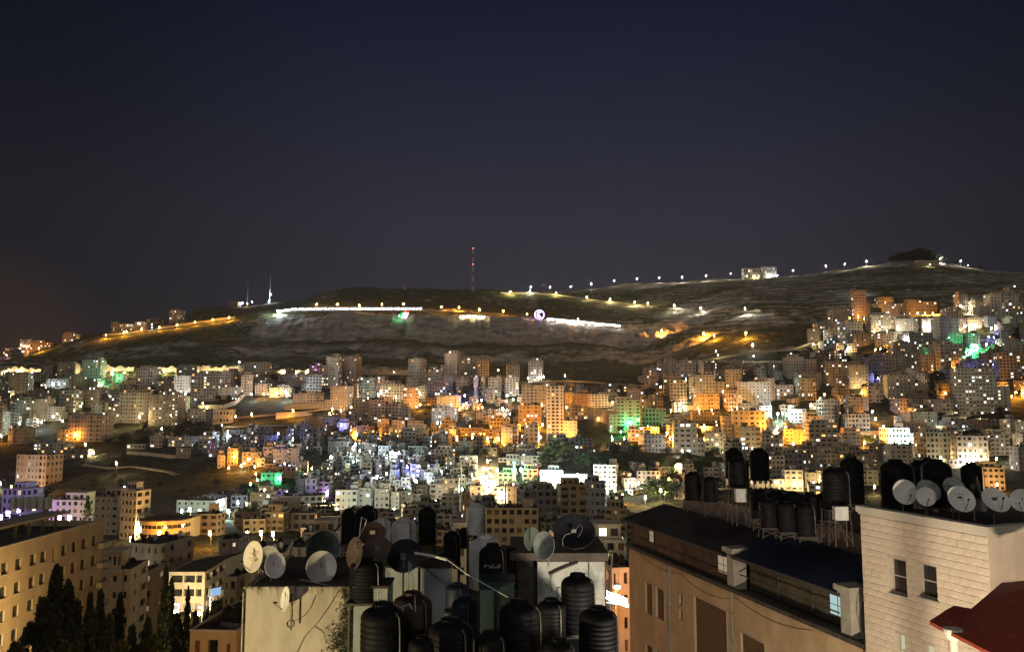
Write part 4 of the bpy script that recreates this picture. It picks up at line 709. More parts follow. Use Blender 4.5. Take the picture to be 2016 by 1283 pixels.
# green minaret on the left and the one by the floodlights
def minaret(x, yb, yt, label, key='G'):
    g = hit(x, yb, 0); H = yz(yt, g.y, x) - g.z; r = empty('minaret', g, label, 'minaret')
    m_ = MB(); m_.box(-1.6, 1.6, -1.6, 1.6, -4, H * .3, 'cream'); m_.lathe([(1.3, H * .3), (1.2, H * .68)], 'cream', n=10); m_.build('shaft', r)
    m_ = MB(); m_.lathe([(1.3, H * .68), (2.0, H * .71), (2.0, H * .75), (1.1, H * .755)], 'white', n=10); m_.build('balcony', r)
    m_ = MB(); m_.lathe([(.9, H * .75), (.85, H * .88), (1.1, H * .885), (.7, H * .95), (.12, H)], 'white', n=10); m_.build('cap', r)
    m_ = MB(); m_.lathe([(.15, 0), (.45, .3), (.45, .8), (.15, 1.1)], 'bulb_' + key, (0, 0, H), 6); m_.lathe([(1.25, 0), (1.25, .5)], 'lit_green', (0, 0, H * .78), 10); m_.build('green_light', r)
    lamp_light((0, -3, H * .82), key, 9000, parent=r)
minaret(222, 766, 728, 'slim minaret glowing green and yellow before the yellow rock cutting'); minaret(1012, 958, 912, 'slim pale minaret with a green light left of the white floodlights')
# green light sculptures
def squiggle(pts, d_off, label, key='G', r_=.5):
    g = hit(pts[-1][0], max(p[1] for p in pts) + 4, 0); d = g.y - d_off; o = P(pts[0][0], pts[0][1], d)
    m_ = MB(); m_.tube([P(x, y, d) - o for x, y in pts], r_, 'bulb_' + key, 5)
    root = empty('light_sculpture', o, label, 'light sculpture'); m_.build('light_tube', root)
    m2 = MB(); zb = g.z - o.z
    for x, y in (pts[0], pts[-1]): q = P(x, y, d) - o; m2.tube([(q.x, q.y + .8, zb - 3), (q.x, q.y + .6, q.z)], .15, 'metal', 4)
    m2.build('post', root); return root
squiggle([(1236,835),(1233,824),(1235,815),(1239,812),(1242,820),(1243,828),(1240,834),(1236,835)], 10, 'upright green light loop in front of the green-washed block', r_=.45)
s_ = squiggle([(1895,703),(1903,702),(1910,694),(1915,684),(1913,678),(1921,679),(1926,684),(1920,690),(1913,690)], 4, 'curling green light tube above the biggest tower on the right', r_=.6); lamp_light((6, -4, 5), 'G', 4000, parent=s_)
# retaining walls and slabs in the town
def poly_wall(pts, h, mat, label, name='retaining_wall', cat='wall', dmin=400, capm='coping'):
    W = [hit(x, y, 0, dmin) for x, y in pts]; o = W[0].copy(); m_ = MB(); c = MB()
    tops = max(w_.z for w_ in W) + h
    for a, b2 in zip(W[:-1], W[1:]):
        a, b2 = a - o, b2 - o; e = (b2 - a); e.z = 0; e.normalize(); nn = Vector((-e.y, e.x, 0)) * .5
        za, zb = (a.z + h, b2.z + h)
        A0, A1, B0, B1 = a - nn, a + nn, b2 - nn, b2 + nn
        def v(p, z): return (p.x, p.y, z)
        m_.face([v(A0, a.z - 6), v(B0, b2.z - 6), v(B0, zb), v(A0, za)], mat); m_.face([v(A1, a.z - 6), v(B1, b2.z - 6), v(B1, zb), v(A1, za)], mat); m_.face([v(A0, za), v(B0, zb), v(B1, zb), v(A1, za)], mat)
        for t in range(1, max(2, int((b2 - a).length / 6))):   # vertical buttress ribs
            q = a + (b2 - a) * (t / max(2, int((b2 - a).length / 6))); m_.box(-.3, .3, -.75, -.502, q.z - 5, q.z + h - .3, mat, rot=math.atan2(e.y, e.x), c=(q.x, q.y))
    r = empty(name, o, label, cat); m_.build('wall', r); return r
poly_wall([(1158,826),(1185,831),(1216,838)], 12, 'retaining', 'high retaining wall washed orange, left of the green-washed block')
poly_wall([(390,806),(440,805),(462,797),(482,780)], 4.5, 'retaining', 'curving pale retaining wall climbing left of the cool floodlights')
poly_wall([(560,807),(600,805),(640,804)], 6, 'retaining', 'orange-washed wall behind the pale quarried slab')
poly_wall([(1660,858),(1700,857),(1735,856)], 3.5, 'retaining', 'pale wall over orange shrubs left of the cyan-lit house')
poly_wall([(1376,848),(1405,848),(1445,850)], 4, 'retaining', 'orange-lit yard wall below the arched orange block')
poly_wall([(1750,622),(1790,625),(1862,622)], 3, 'retaining', 'long orange-lit terrace wall high on the right slope')
poly_wall([(1880,622),(1952,622)], 3, 'retaining', 'yellow-lit terrace wall under the two slim blocks at upper right')
poly_wall([(250,893),(300,897),(345,902)], 2.5, 'retaining', 'low pale boundary wall below the wooded knoll')
# quarried slab
g0 = hit(543, 826, 0); sl = MB(); pr = None
for (x, yb_, yt_) in ((543,825,812),(555,824,811),(570,822,810.5),(585,820,810),(600,818,811),(615,816,812.5)):
    a = hit(x, yb_, 0) - g0 + Vector((0, 0, .6)); b2 = P(x, yt_, (a + g0).y + 9) - g0
    if pr: sl.face([pr[0], a, b2, pr[1]], 'slab_stone'); sl.face([pr[1], b2, b2 + Vector((0, 8, -6)), pr[1] + Vector((0, 8, -6))], 'retaining'); sl.face([pr[0] + Vector((0, 0, -5)), a + Vector((0, 0, -5)), a, pr[0]], 'retaining')
    pr = (a, b2)
tag(sl.build('stone_slab', loc=g0), 'smooth pale sloping slab lit orange on the open slope', 'slab')
# ------------------------------------------------------------------ trees
def crown_mesh(kind, n, s, seed, mat):
    rnd = random.Random(seed); m_ = MB(); k = m_.mi(mat)
    blobs = [(rnd.uniform(-.55, .55), rnd.uniform(-.55, .55), rnd.uniform(.35, .85), rnd.uniform(.28, .5)) for _ in range(9)]
    for _ in range(n):
        if kind == 'cypress':
            z = rnd.random() ** .8; w_ = .16 * (1 - z) ** .55 * (.35 + min(1, z * 6) * .65) * (1 + .25 * math.sin(z * 21 + seed)); t = rnd.uniform(0, 6.283); r_ = w_ * math.sqrt(rnd.uniform(.25, 1)); p = Vector((r_ * math.cos(t), r_ * math.sin(t), .04 + z * .96))
        elif kind == 'pine':
            z = rnd.random() ** .7; lay = (z * 8) % 1; w_ = .30 * (1 - z) ** .8 * (1.05 - lay * .6) + .012; t = rnd.uniform(0, 6.283); r_ = w_ * math.sqrt(rnd.uniform(.1, 1)) * (.75 + .25 * math.cos(5 * t + int(z * 8) * 1.7)); p = Vector((r_ * math.cos(t), r_ * math.sin(t), .10 + z * .9))
        else:
            bx, by, bz, br = rnd.choice(blobs); v = Vector((rnd.gauss(0, 1), rnd.gauss(0, 1), rnd.gauss(0, 1))).normalized() * br * rnd.uniform(.6, 1.0) ** .5; p = Vector((bx * .45 + v.x * .75, by * .45 + v.y * .75, min(1, max(.18, bz + v.z * .6))))
        a = Vector((rnd.gauss(0, 1), rnd.gauss(0, 1), rnd.gauss(0, .8))).normalized(); b2 = a.cross(Vector((rnd.gauss(0, 1), rnd.gauss(0, 1), rnd.gauss(0, 1)))).normalized(); q = s * rnd.uniform(.6, 1.3)
        i = len(m_.v); m_.v.extend([tuple(p - a * q), tuple(p + b2 * q * .5), tuple(p + a * q), tuple(p - b2 * q * .5)]); m_.f.append((i, i + 1, i + 2, i + 3)); m_.m.append(k)
    return m_
def trunk_mesh(kind, seed):
    rnd = random.Random(seed); m_ = MB()
    if kind in ('cypress', 'pine'):
        m_.tube([(0, 0, -.05), (0, 0, .3), (.004, 0, .9)], .022, 'bark', 6, .004)
        for i in range(14 if kind == 'pine' else 6): z = .15 + .05 * i; t = i * 2.4; r_ = (.24 if kind == 'pine' else .1) * (1 - z); m_.tube([(0, 0, z), (r_ * math.cos(t), r_ * math.sin(t), z + .02)], .006, 'bark', 4, .002)
    else:
        m_.tube([(0, 0, -.05), (.01, 0, .2), (0, .01, .45)], .035, 'bark', 6, .018)
        for i in range(6): t = i * 1.05 + rnd.random(); m_.tube([(0, 0, .25 + .03 * i), (.2 * math.cos(t), .2 * math.sin(t), .5 + .04 * i), (.36 * math.cos(t), .36 * math.sin(t), .68)], .016, 'bark', 5, .005)
    return m_
TM = {}
def tree(kind, loc, h, mat='leaf_dark', near=False, label=None, group=None, var=None, wide=1.0, name=None):
    v = random.randint(0, 2) if var is None else var; k = (kind, mat, near, v)
    if k not in TM:
        n_, s_ = ((5200, .017) if kind != 'bush' else (4200, .03)) if near else ((420, .045) if kind != 'bush' else (420, .075))
        a = crown_mesh(kind, n_, s_, 11 + v * 7, mat).build('crown'); b2 = trunk_mesh(kind, v).build('trunk'); TM[k] = (a.data, b2.data); bpy.data.objects.remove(a); bpy.data.objects.remove(b2)
    nm = name or {'cypress': 'cypress_tree', 'pine': 'pine_tree', 'bush': 'tree'}[kind]
    r = empty(nm, loc, label, 'tree', group, random.uniform(0, 6.28))
    for pn, me in zip(('crown', 'trunk'), TM[k]):
        o = bpy.data.objects.new(pn, me); col.objects.link(o); o.parent = r; o.scale = (h * wide, h * wide, h)
    return r
TREES = []
def ptree(kind, x, yb, hpx, mat='leaf_dark', wide=1.0, dmin=260, d=None, label=None, near=False):
    if d is None: g = hit(x, yb, 0, dmin)
    else: g = P(x, yb, d); g.z = CZ + gz(g.x / g.y, g.y); 
    h = hpx / F * g.y if d is None else yz(yb, d, x) - g.z
    t = tree(kind, g, h, mat, near, label, wide=wide); TREES.append((t, x, yb - hpx / 2, kind)); return t
for x, yb, hp, kd in ((1660,840,45,'cypress'),(1837,800,55,'cypress'),(1848,765,34,'bush'),(1628,775,20,'bush'),(806,785,16,'bush'),(930,790,34,'cypress'),(945,782,40,'cypress'),(893,775,24,'cypress'),(920,785,26,'bush'),(878,780,14,'bush'),(1276,788,26,'bush'),(1328,733,24,'cypress'),(285,775,14,'bush'),(300,775,14,'bush'),(430,789,12,'bush'),(450,789,12,'bush'),(470,789,10,'bush'),(538,762,26,'bush'),(1010,828,20,'bush'),(1036,890,28,'cypress'),
    (1100,925,62,'bush'),(1088,915,40,'bush'),(1110,905,40,'cypress'),(1166,918,30,'bush'),(1178,915,26,'bush'),(1150,930,40,'bush'),(1076,925,28,'bush'),(1087,975,26,'bush'),(1058,958,24,'bush'),(1046,975,28,'bush'),(1030,968,20,'bush'),(1205,990,22,'bush'),(1215,985,18,'bush'),(1290,980,40,'bush'),(1310,985,40,'bush'),(1275,985,30,'bush'),(1330,975,26,'bush'),(1345,915,20,'bush'),(1740,700,18,'bush'),(1960,672,14,'bush'),(1700,875,20,'bush'),(1685,872,16,'bush'),(1715,874,18,'bush'),(1560,872,14,'bush'),(1535,878,16,'bush'),(1380,870,18,'bush'),(1440,860,22,'bush'),(1222,852,14,'bush'),(1245,853,14,'bush'),(615,912,30,'bush'),(600,916,24,'bush'),(955,902,18,'bush'),(497,968,16,'bush'),(480,975,22,'bush'),(440,985,20,'bush'),(350,1006,12,'bush'),(170,1035,58,'cypress'),(113,1015,22,'bush'),(115,1008,26,'cypress'),(90,985,26,'bush'),(75,990,22,'bush'),(100,1028,18,'bush'),(1180,1086,20,'bush')):
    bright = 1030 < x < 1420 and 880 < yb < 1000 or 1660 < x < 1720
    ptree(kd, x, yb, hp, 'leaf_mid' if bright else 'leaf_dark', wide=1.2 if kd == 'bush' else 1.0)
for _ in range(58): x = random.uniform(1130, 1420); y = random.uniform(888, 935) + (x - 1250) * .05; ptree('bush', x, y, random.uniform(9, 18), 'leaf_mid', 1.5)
for _ in range(44): x = random.uniform(215, 430); y = 872 - (x - 215) * .16 + random.uniform(-14, 16); ptree('bush', x, y, random.uniform(8, 16), 'leaf_dark', 1.5)
for _ in range(34): x = random.uniform(130, 430); y = random.uniform(905, 985); ptree('bush', x, y, random.uniform(6, 14), 'leaf_dark', 1.5)
for _ in range(34): x = random.gauss(1815, 42); y = 513 - 0 * x; ptree('bush', x, y - 1 + random.uniform(-3, 2), random.uniform(15, 27) * max(.35, 1 - abs(x - 1815) / 150), 'leaf_dark', 1.2, dmin=1300)
for _ in range(26): x = random.uniform(640, 1130); y = random.uniform(795, 880); ptree('bush', x, y, random.uniform(7, 13), 'leaf_dark', 1.4)
for _ in range(26): x = random.uniform(1560, 1720); y = random.uniform(670, 720) ; ptree('bush', x, y, random.uniform(7, 14), 'leaf_dark', 1.4)
for _ in range(30): x = random.uniform(1330, 2010); y = random.uniform(740, 930); ptree('bush', x, y, random.uniform(8, 15), 'leaf_dark', 1.3)
# ------------------------------------------------------------------ cars in the uphill street
surf('car_white', (.5, .5, .5), (.6, .6, .6), bump=0, rough=.3); surf('car_dark', (.03, .03, .04), (.05, .05, .06), bump=0, rough=.3); surf('car_red', (.25, .03, .02), (.3, .04, .03), bump=0, rough=.3); surf('rubber', (.015, .015, .015), (.03, .03, .03), bump=0)
emit('headlight', (1, .95, .8), 30); emit('taillight', (1, .05, .02), 12)
def make_car(paint):
    r = empty('parked_car', (0, 0, 0)); m_ = MB()
    prof = [(-2.1, .35), (-2.1, .8), (-1.95, .95), (-1.2, 1.0), (-.7, 1.42), (.7, 1.42), (1.35, .98), (2.05, .85), (2.15, .6), (2.1, .35)]
    for s in (-.82, .82): m_.face([(x, s, z) for x, z in (prof if s > 0 else prof[::-1])], paint)
    for a, b2 in zip(prof, prof[1:] + prof[:1]): m_.face([(a[0], -.82, a[1]), (b2[0], -.82, b2[1]), (b2[0], .82, b2[1]), (a[0], .82, a[1])], paint if not (a[1] + b2[1] > 2.3 and a[1] != b2[1]) else 'glass_dark')
    m_.build('body', r)
    for x in (-1.3, 1.3):
        for y in (-.8, .8): m_ = MB(); m_.lathe([(.32, -.1), (.32, .1)], 'rubber', (x, y, .32), 10, (0, 1, 0)); m_.build('wheel', r)
    for y in (-.6, .6):
        m_ = MB(); m_.box(2.12, 2.2, y - .15, y + .15, .6, .78, 'headlight'); m_.build('headlight', r); m_ = MB(); m_.box(-2.16, -2.09, y - .15, y + .15, .65, .8, 'taillight'); m_.build('taillight', r)
    return r
protos = [make_car(p) for p in ('car_white', 'car_dark', 'car_red')]
CARS = []
for i, (x, y) in enumerate(((959,900),(965,908),(957,917),(964,925),(955,934),(962,942),(953,952),(961,960),(952,969),(960,978),(951,987),(966,990))):
    g = hit(x, y, 0); g.z += .5; p_ = i % 3; c = protos[p_] if i < 3 else copy_tree(protos[p_]); c.location = g; c.rotation_euler = (0, 0, R(-88 if i % 2 else 92)); CARS.append((c, x, y, ('white', 'dark', 'red')[p_], i % 2))
# ------------------------------------------------------------------ nearer buildings on the left and in the gap, placed by distance
def groundz(x, d): a = ray(x, 1000)[0]; return CZ + gz(a, d)
def near_building(x0, x1, yt, d, ton, rows=None, cols=None, yaw=0, D=12, label=None, name='apartment_block', cat='apartment block', lit=.05, litk=('lit_warm',), style='plain', stair=False, tanks=True, bottom=None):
    xm = (x0 + x1) / 2; p = P(xm, yt, d); gzv = groundz(xm, d) if bottom is None else yz(bottom, d, xm); W = max((x1 - x0) / F * d - D * abs(math.sin(R(yaw))), 2) / math.cos(R(yaw)); H = p.z - gzv
    root, nl = make_block(Vector((p.x + math.sin(R(yaw)) * D / 2, d, gzv)), W, D, H, R(yaw), ton, rows or max(1, round(H / 3.1)), cols=cols, lit=lit, litk=litk, style=style, stair=stair, tanks=tanks, name=name, base=3)
    tag(root, label, cat); return root
near_building(245,345,1070,215,'grey',cols=5,yaw=-16,D=14,label='grey house with dark roof clutter, beyond the ochre facade with many windows',name='house',cat='house',lit=.06)
near_building(188,256,1122,150,'ochre',cols=3,yaw=6,D=9,label='small ochre block with corrugated roof terrace right of the long ochre building',lit=0)
near_building(254,296,1127,162,'tan',cols=2,yaw=-10,D=9,label='narrow tan block with three lit windows stacked on its face',lit=.3,litk=('lit_warm','lit_white'),tanks=False)
near_building(375,482,1242,76,'ochre',cols=3,yaw=-4,D=11,label='orange-lit stone house with two shuttered windows at the bottom edge',name='house',cat='house',lit=0,tanks=True)
near_building(440,486,1136,165,'ochre',cols=2,yaw=-12,D=10,label='small dark ochre house behind the pale dishes',name='house',cat='house',lit=0)
near_building(470,560,1090,150,'dim',yaw=10,D=14,label='unlit brown house behind the paired pale dishes',name='house',cat='house',lit=0)
near_building(545,640,1078,190,'dim',yaw=-8,D=14,label='unlit brown house left of the big dark green dish',name='house',cat='house',lit=.02)
near_building(425,470,1062,235,'dim',yaw=5,D=12,label='dark low house between the curved orange block and the dishes',name='house',cat='house',lit=.1)
near_building(590,660,1048,235,'dim',yaw=4,D=12,label='dark house with a few lamps above the green dish',name='house',cat='house',lit=.1)
near_building(1092,1237,1062,175,'cream',cols=7,yaw=-4,D=10,label='long yellow-lit building behind the big black dish',lit=.12,style='bands')
near_building(1190,1258,1118,118,'pink',cols=5,yaw=8,D=8,label='pinkish orange house in the bright gap beside the brown building',name='house',cat='house',lit=.0)
near_building(1060,1100,1068,120,'brown',cols=3,yaw=0,D=8,label='dark brown shed roofed house behind the pale dish',name='house',cat='house',lit=0)
near_building(880,960,1068,140,'dim',yaw=6,D=10,label='dark house behind the black tanks of the middle roof',name='house',cat='house',lit=0)
def near_lamp(x, y, d, key, power, h, big, label):
    p = P(x, y, d); gzv = groundz(x, d); h = max(2.5, p.z - gzv); r = empty('street_lamp', (p.x, p.y, gzv), label, 'street lamp', GRP_TOWN)
    for nm, me in zip(('pole', 'head', 'bulb'), lamp_mesh(key, round(h), big)): o = bpy.data.objects.new(nm, me); col.objects.link(o); o.parent = r
    lamp_light((0, -1 - big - .6, h - .9 - big), key, power, parent=r); return r
near_lamp(1200,1112,128,'Y',16000,7,.3,'warm yellow lamp at the top of the bright gap beside the brown building')
near_lamp(1212,1150,108,'O',9000,7,.3,'orange lamp low in the bright gap beside the brown building')
near_lamp(1150,1096,150,'Y',14000,7,.3,'warm lamp in front of the long yellow-lit building')
near_lamp(1205,1062,190,'Y',9000,7,.2,'yellow lamp behind the roofline of the long yellow-lit building')
near_lamp(1176,1045,230,'W',9000,6,.3,'white lamp beside the big black dish')
near_lamp(60,1279,62,'O',5200,7,.15,'orange lamp glowing among the dark trees at the lower left corner')
near_lamp(352,1190,185,'Y',9000,5,.1,'yellow lamp under the left wing of the banded school')
near_lamp(375,1195,188,'Y',8000,5,.1,'yellow lamp in the lit court of the banded school'); near_lamp(398,1195,190,'Y',6000,5,.1,'yellow lamp beside the screen of the banded school')
near_lamp(318,1042,285,'O',12000,7,.2,'orange lamp in front of the curved orange building'); near_lamp(345,1085,240,'O',6000,5,.1,'orange lamp over the ramp below the curved building')
near_lamp(135,1190,100,'O',2600,6,.1,'orange lamp half hidden in the dark cypresses'); near_lamp(430,1325,58,'O',3600,5,.1,'orange lamp just below the stone house, under the bottom edge'); near_lamp(-25,1235,95,'Y',10000,6,.1,'orange lamp at the foot of the long ochre facade')
# cool shop string in the gap
m_ = MB(); o0 = P(1194, 1186, 104)
for i in range(10): q = P(1196 + i * 4.3, 1176 + i * 1.7, 104) - o0; m_.lathe([(.08, -.15), (.16, 0), (.08, .15)], 'bulb_C', q, 6); m_.tube([q, q + Vector((0, 0, .9))], .03, 'bulb_C', 3)
r = empty('string_lights', o0, 'slanting row of cool white tubes over the shop in the bright gap', 'string lights'); m_.build('light_tube', r); m_ = MB(); m_.tube([Vector((0, .2, 0)), P(1239, 1192, 104) - o0], .12, 'metal'); m_.tube([(0.5, .2, -6), (0.5, .2, .2)], .1, 'metal'); m_.build('rail', r); lamp_light((2, -2, .5), 'C', 1500, parent=r)
# banded school with a lit court
def school():
    d = 200; A = P(333, 1125, d); Bp = P(404, 1122, d); C_ = P(445, 1110, d + 16); gzv = groundz(380, d) - .5; o = Vector((A.x, A.y, gzv)); r = empty('school_building', o, 'pale school with dark ribbon windows over a bright yellow-lit court', 'school'); H = A.z - gzv
    m_ = MB(); gl = []; g_ = MB()
    def glass(o_, q, e, nn): g_.face(q, 'glass_dark' if o_[2] > H * .3 else 'lit_dim')
    W1 = (Bp - A).length; W2 = (C_ - Bp).length; fh = 3.3; a2 = (Bp - A).to_2d(); c2 = (C_ - Bp).to_2d() + a2
    op1 = []; op2 = []
    for k in range(int(H / fh)):
        z = H - (k + 1) * fh + .75
        for a, b2 in ((.3, .42), (.5, .66)) if False else ((.04, .38), (.42, .72), (.76, .92)): op1.append((a * W1, b2 * W1, z, z + 1.7))
        for a, b2 in ((.08, .3), (.36, .62), (.68, .92)): op2.append((a * W2, b2 * W2, z, z + 1.7))
    m_.facade((0, 0), a2, 0, H, op1, 'cream', .9, glass); m_.facade(a2, c2, 0, H, op2, 'cream', .9, glass)
    back = [(c2.x + 2, c2.y + 14), (0, 16)]
    m_.facade(c2, back[0], 0, H, [], 'cream'); m_.facade(back[0], back[1], 0, H, [], 'cream'); m_.facade(back[1], (0, 0), 0, H, [], 'cream'); m_.face([(0, 0, H - .3), (a2.x, a2.y, H - .3), (c2.x, c2.y, H - .3), (*back[0], H - .3), (*back[1], H - .3)], 'roofing')
    m_.build('wall', r); g_.build('window', r, kind='stuff')
    m2 = MB(); q = P(412, 1175, d - 8) - o; emit('screen_blue', (.35, .55, .8), .9); m2.box(-.1, 3.1, 0, .3, q.z, q.z + 2.0, 'metal', rot=.9, c=(q.x, q.y)); m2.box(0, 3.0, -.03, -.002, q.z + .1, q.z + 1.9, 'screen_blue', rot=.9, c=(q.x, q.y)); m2.build('screen', r); m3 = MB(); m3.box(q.x, q.x + .3, q.y + .31, q.y + .6, 0, q.z + 1, 'metal'); m3.build('screen_post', r)
school()
# curved orange building
def curved():
    d = 285; c = P(325, 1070, d + 12); gzv = groundz(325, d); r = empty('curved_building', (c.x, c.y, gzv), 'curved orange-lit building with dark ribbon windows', 'building'); H = yz(1030, d, 325) - gzv; Rr = 50 / F * d
    m_ = MB(); g_ = MB(); N_ = 16; pts = [(Rr * math.cos(t), Rr * .85 * math.sin(t)) for t in [math.pi + math.pi * i / N_ for i in range(N_ + 1)]]
    def glass(o_, q, e, nn): g_.face(q, 'glass_dark')
    for a, b2 in zip(pts[:-1], pts[1:]):
        W = (Vector(b2) - Vector(a)).length; m_.facade(a, b2, 0, H, [(.051, W - .051, H - 2.6 - 3.2 * k, H - 1.3 - 3.2 * k) for k in range(int(H / 3.2))], 'ochre', .3, glass)
    m_.box(-Rr, Rr, .01, 9, 0, H, 'ochre'); m_.face([(x, y, H) for x, y in pts], 'roofing'); m_.lathe([(Rr * .99, H + .05), (Rr * 1.03, H + .1), (Rr * 1.03, H + .4), (Rr * .2, H + 1.6)], 'roofing', n=24, sy=.85); m_.build('wall', r); g_.build('window', r, kind='stuff')
curved()
# ------------------------------------------------------------------ long ochre building, lower left
def plane_at(A, Bv, x, y):
    """meet the sight line of pixel (x, y) with the upright plane through A and Bv: gives distance along A->B and height"""
    a, b = ray(x, y); ex = (Bv - A).to_2d(); Lh = ex.length; ex /= Lh
    # (a*d, d) = A + s*ex
    det = a * (-ex.y) + ex.x; d = (A.x * (-ex.y) + A.y * ex.x) / det
    s = (a * d - A.x) * ex.x + (d - A.y) * ex.y
    return s, CZ + b * d, d
def frame_box(mb, a0, a1, z0, z1, e, nn, p0, th, out, mat):   # picture-frame of four bars on a wall
    def bar(x0, x1, q0, q1):
        c = p0 + e * ((x0 + x1) / 2); mb.box(-(x1 - x0) / 2, (x1 - x0) / 2, -out, -.003, q0, q1, mat, rot=math.atan2(e.y, e.x), c=(c.x, c.y))
    bar(a0 - th, a1 + th, z1, z1 + th); bar(a0 - th, a1 + th, z0 - th, z0); bar(a0 - th, a0, z0 + .002, z1 - .002); bar(a1, a1 + th, z0 + .002, z1 - .002)
def left_building():
    d1 = 125; far_ = P(205, 1024, d1); hz = (CZ - far_.z); near_ = P(0, 1078, d1 * .811)
    e3 = (far_ - near_).normalized(); e3.z = 0; e = e3.to_2d().normalized(); A = near_ - e3 * 34; A.z = far_.z   # runs on out of frame
    gzv = CZ - 50; o = Vector((A.x, A.y, gzv)); r = empty('ochre_building', o, 'long ochre building with rows of small square windows at the lower left', 'building')
    Lw = (far_ - A).to_2d().length; H = far_.z - gzv; m_ = MB(); rows = [0, 2.95, 5.9, 8.85, 11.8, 14.75]
    def S(x, y): return plane_at(A, far_, x, y)[0]
    zt = CZ - o.z
    cols_ = [S(x, 1070) for x in (185, 165, 146, 126)] + [S(x, 1090) for x in (85, 65, 37, 10)]; gap = cols_[4] - cols_[5]; cols_ += [cols_[-1] - 2.9 * k for k in range(1, 11)]
    ops = []
    z0w = H - 3.4
    for k in rows:
        for c in cols_: ops.append((c - .55, c + .55, z0w - k, z0w - k + 1.45))
    cs = S(106, 1085); 
    for k in rows: ops.append((cs - .22, cs + .22, z0w - k - .5, z0w - k + 1.6))
    quads = []
    def glass(o_, q, e_, nn): quads.append((q, e_, nn, o_))
    m_.facade((0, 0), e * Lw, 0, H, ops, 'yellow_cream', .28, glass)
    nrm = Vector((e.y, -e.x)); Dp = 13; p1 = e * Lw; p2 = p1 - nrm * Dp; p3 = -nrm * Dp
    m_.facade(p1, p2, 0, H, [(a, a + 1.2, H - 3.4 - k, H - 2 - k) for k in rows for a in (2, 5.5, 9)], 'yellow_cream', .3, glass); m_.facade(p2, p3, 0, H, [], 'yellow_cream'); m_.facade(p3, (0, 0), 0, H, [], 'yellow_cream')
    m_.face([(0, 0, H - .9), (p1.x, p1.y, H - .9), (p2.x, p2.y, H - .9), (p3.x, p3.y, H - .9)], 'roofing')
    m_.build('wall', r)
    rot = math.atan2(e.y, e.x); c = MB(); mid = p1 / 2; c.box(-Lw / 2 - .1, Lw / 2 + .1, -.12, .25, H, H + .18, 'coping', rot=rot, c=(mid.x, mid.y)); c.build('parapet_coping', r)
    wm = {}
    for q, e_, nn, o_ in quads:
        w_ = o_[1] - o_[0]; h_ = o_[3] - o_[2]; key = (round(w_, 2), round(h_, 2))
        if key not in wm:
            a = MB(); a.face([(-w_ / 2, -.02, 0), (w_ / 2, -.02, 0), (w_ / 2, -.02, h_), (-w_ / 2, -.02, h_)], 'glass_dark'); pa = a.build('pane')
            f_ = MB(); t = .06
            for bx in ((-w_ / 2, w_ / 2, 0, t), (-w_ / 2, w_ / 2, h_ - t, h_), (-w_ / 2, -w_ / 2 + t, t, h_ - t), (w_ / 2 - t, w_ / 2, t, h_ - t), (-.02, .02, t, h_ - t)): f_.box(bx[0], bx[1], -.08, -.025, bx[2], bx[3], 'dark_trim')
            f_.box(-w_ / 2 - .1, w_ / 2 + .1, -.4, -.283, -.1, -.002, 'coping'); fo = f_.build('window'); wm[key] = (fo.data, pa.data); bpy.data.objects.remove(fo); bpy.data.objects.remove(pa)
        wo_ = bpy.data.objects.new('window', wm[key][0]); col.objects.link(wo_); wo_.parent = r; c_ = (Vector(q[0]) + Vector(q[1])) / 2; wo_.location = c_; wo_.rotation_euler = (0, 0, math.atan2(e_.y, e_.x))
        po = bpy.data.objects.new('pane', wm[key][1]); col.objects.link(po); po.parent = wo_
    # corner balconies at the far end
    for k in range(5):
        b_ = MB(); b_.box(-1.4, .9, -.85, 2.6, H - 4.0 - k * 2.95, H - 3.2 - k * 2.95, 'coping', rot=rot, c=(p1.x, p1.y)); b_.build('balcony', r)
    # roof canopy and its frame
    g_ = MB(); q = e * (Lw - 9) - nrm * 4
    for dx in (-6, -3, 0, 3): g_.box(dx - .15, dx + .15, -.15, .15, H - .9, H + 1.9, 'coping', rot=rot, c=(q.x, q.y))
    g_.box(-18, 3.4, -2, 2, H + 1.9, H + 2.2, 'coping', rot=rot, c=(q.x, q.y)); g_.build('roof_canopy', r)
    return r, o, e, nrm, Lw, H, rot
LBr, LBo, LBe, LBn, LBL, LBH, LBrot = left_building()
# ------------------------------------------------------------------ water tanks
def tank_mesh(kind, mat):
    m_ = MB(); pr = [(.49, 0), (.5, .03)]
    if kind == 'ribbed':
        for k in range(9): z = .08 + k * .115; pr += [(.5, z), (.5, z + .05), (.49, z + .065), (.49, z + .1)]
        pr += [(.5, 1.14), (.49, 1.2), (.43, 1.28), (.30, 1.345), (.2, 1.37)]
    else: pr += [(.5, 1.1), (.485, 1.18), (.42, 1.27), (.3, 1.33), (.2, 1.355)]
    m_.lathe(pr, mat, n=28)
    lid = MB(); lid.lathe([(.2, 1.355), (.21, 1.36), (.21, 1.43), (.19, 1.445)], mat, n=18)
    for t in range(8): a = t * math.pi / 4; lid.box(-.02, .02, -.015, .015, 1.36, 1.44, mat, rot=a, c=(.215 * math.cos(a), .215 * math.sin(a)))
    pipe = MB(); pipe.tube([(.30, -.33, 1.3), (.37, -.40, 1.2), (.39, -.42, .9), (.39, -.42, .1), (.52, -.55, 0)], .018, 'cable_black' if 'white' in mat else 'metal', 6)
    return m_, lid, pipe
TKM = {}
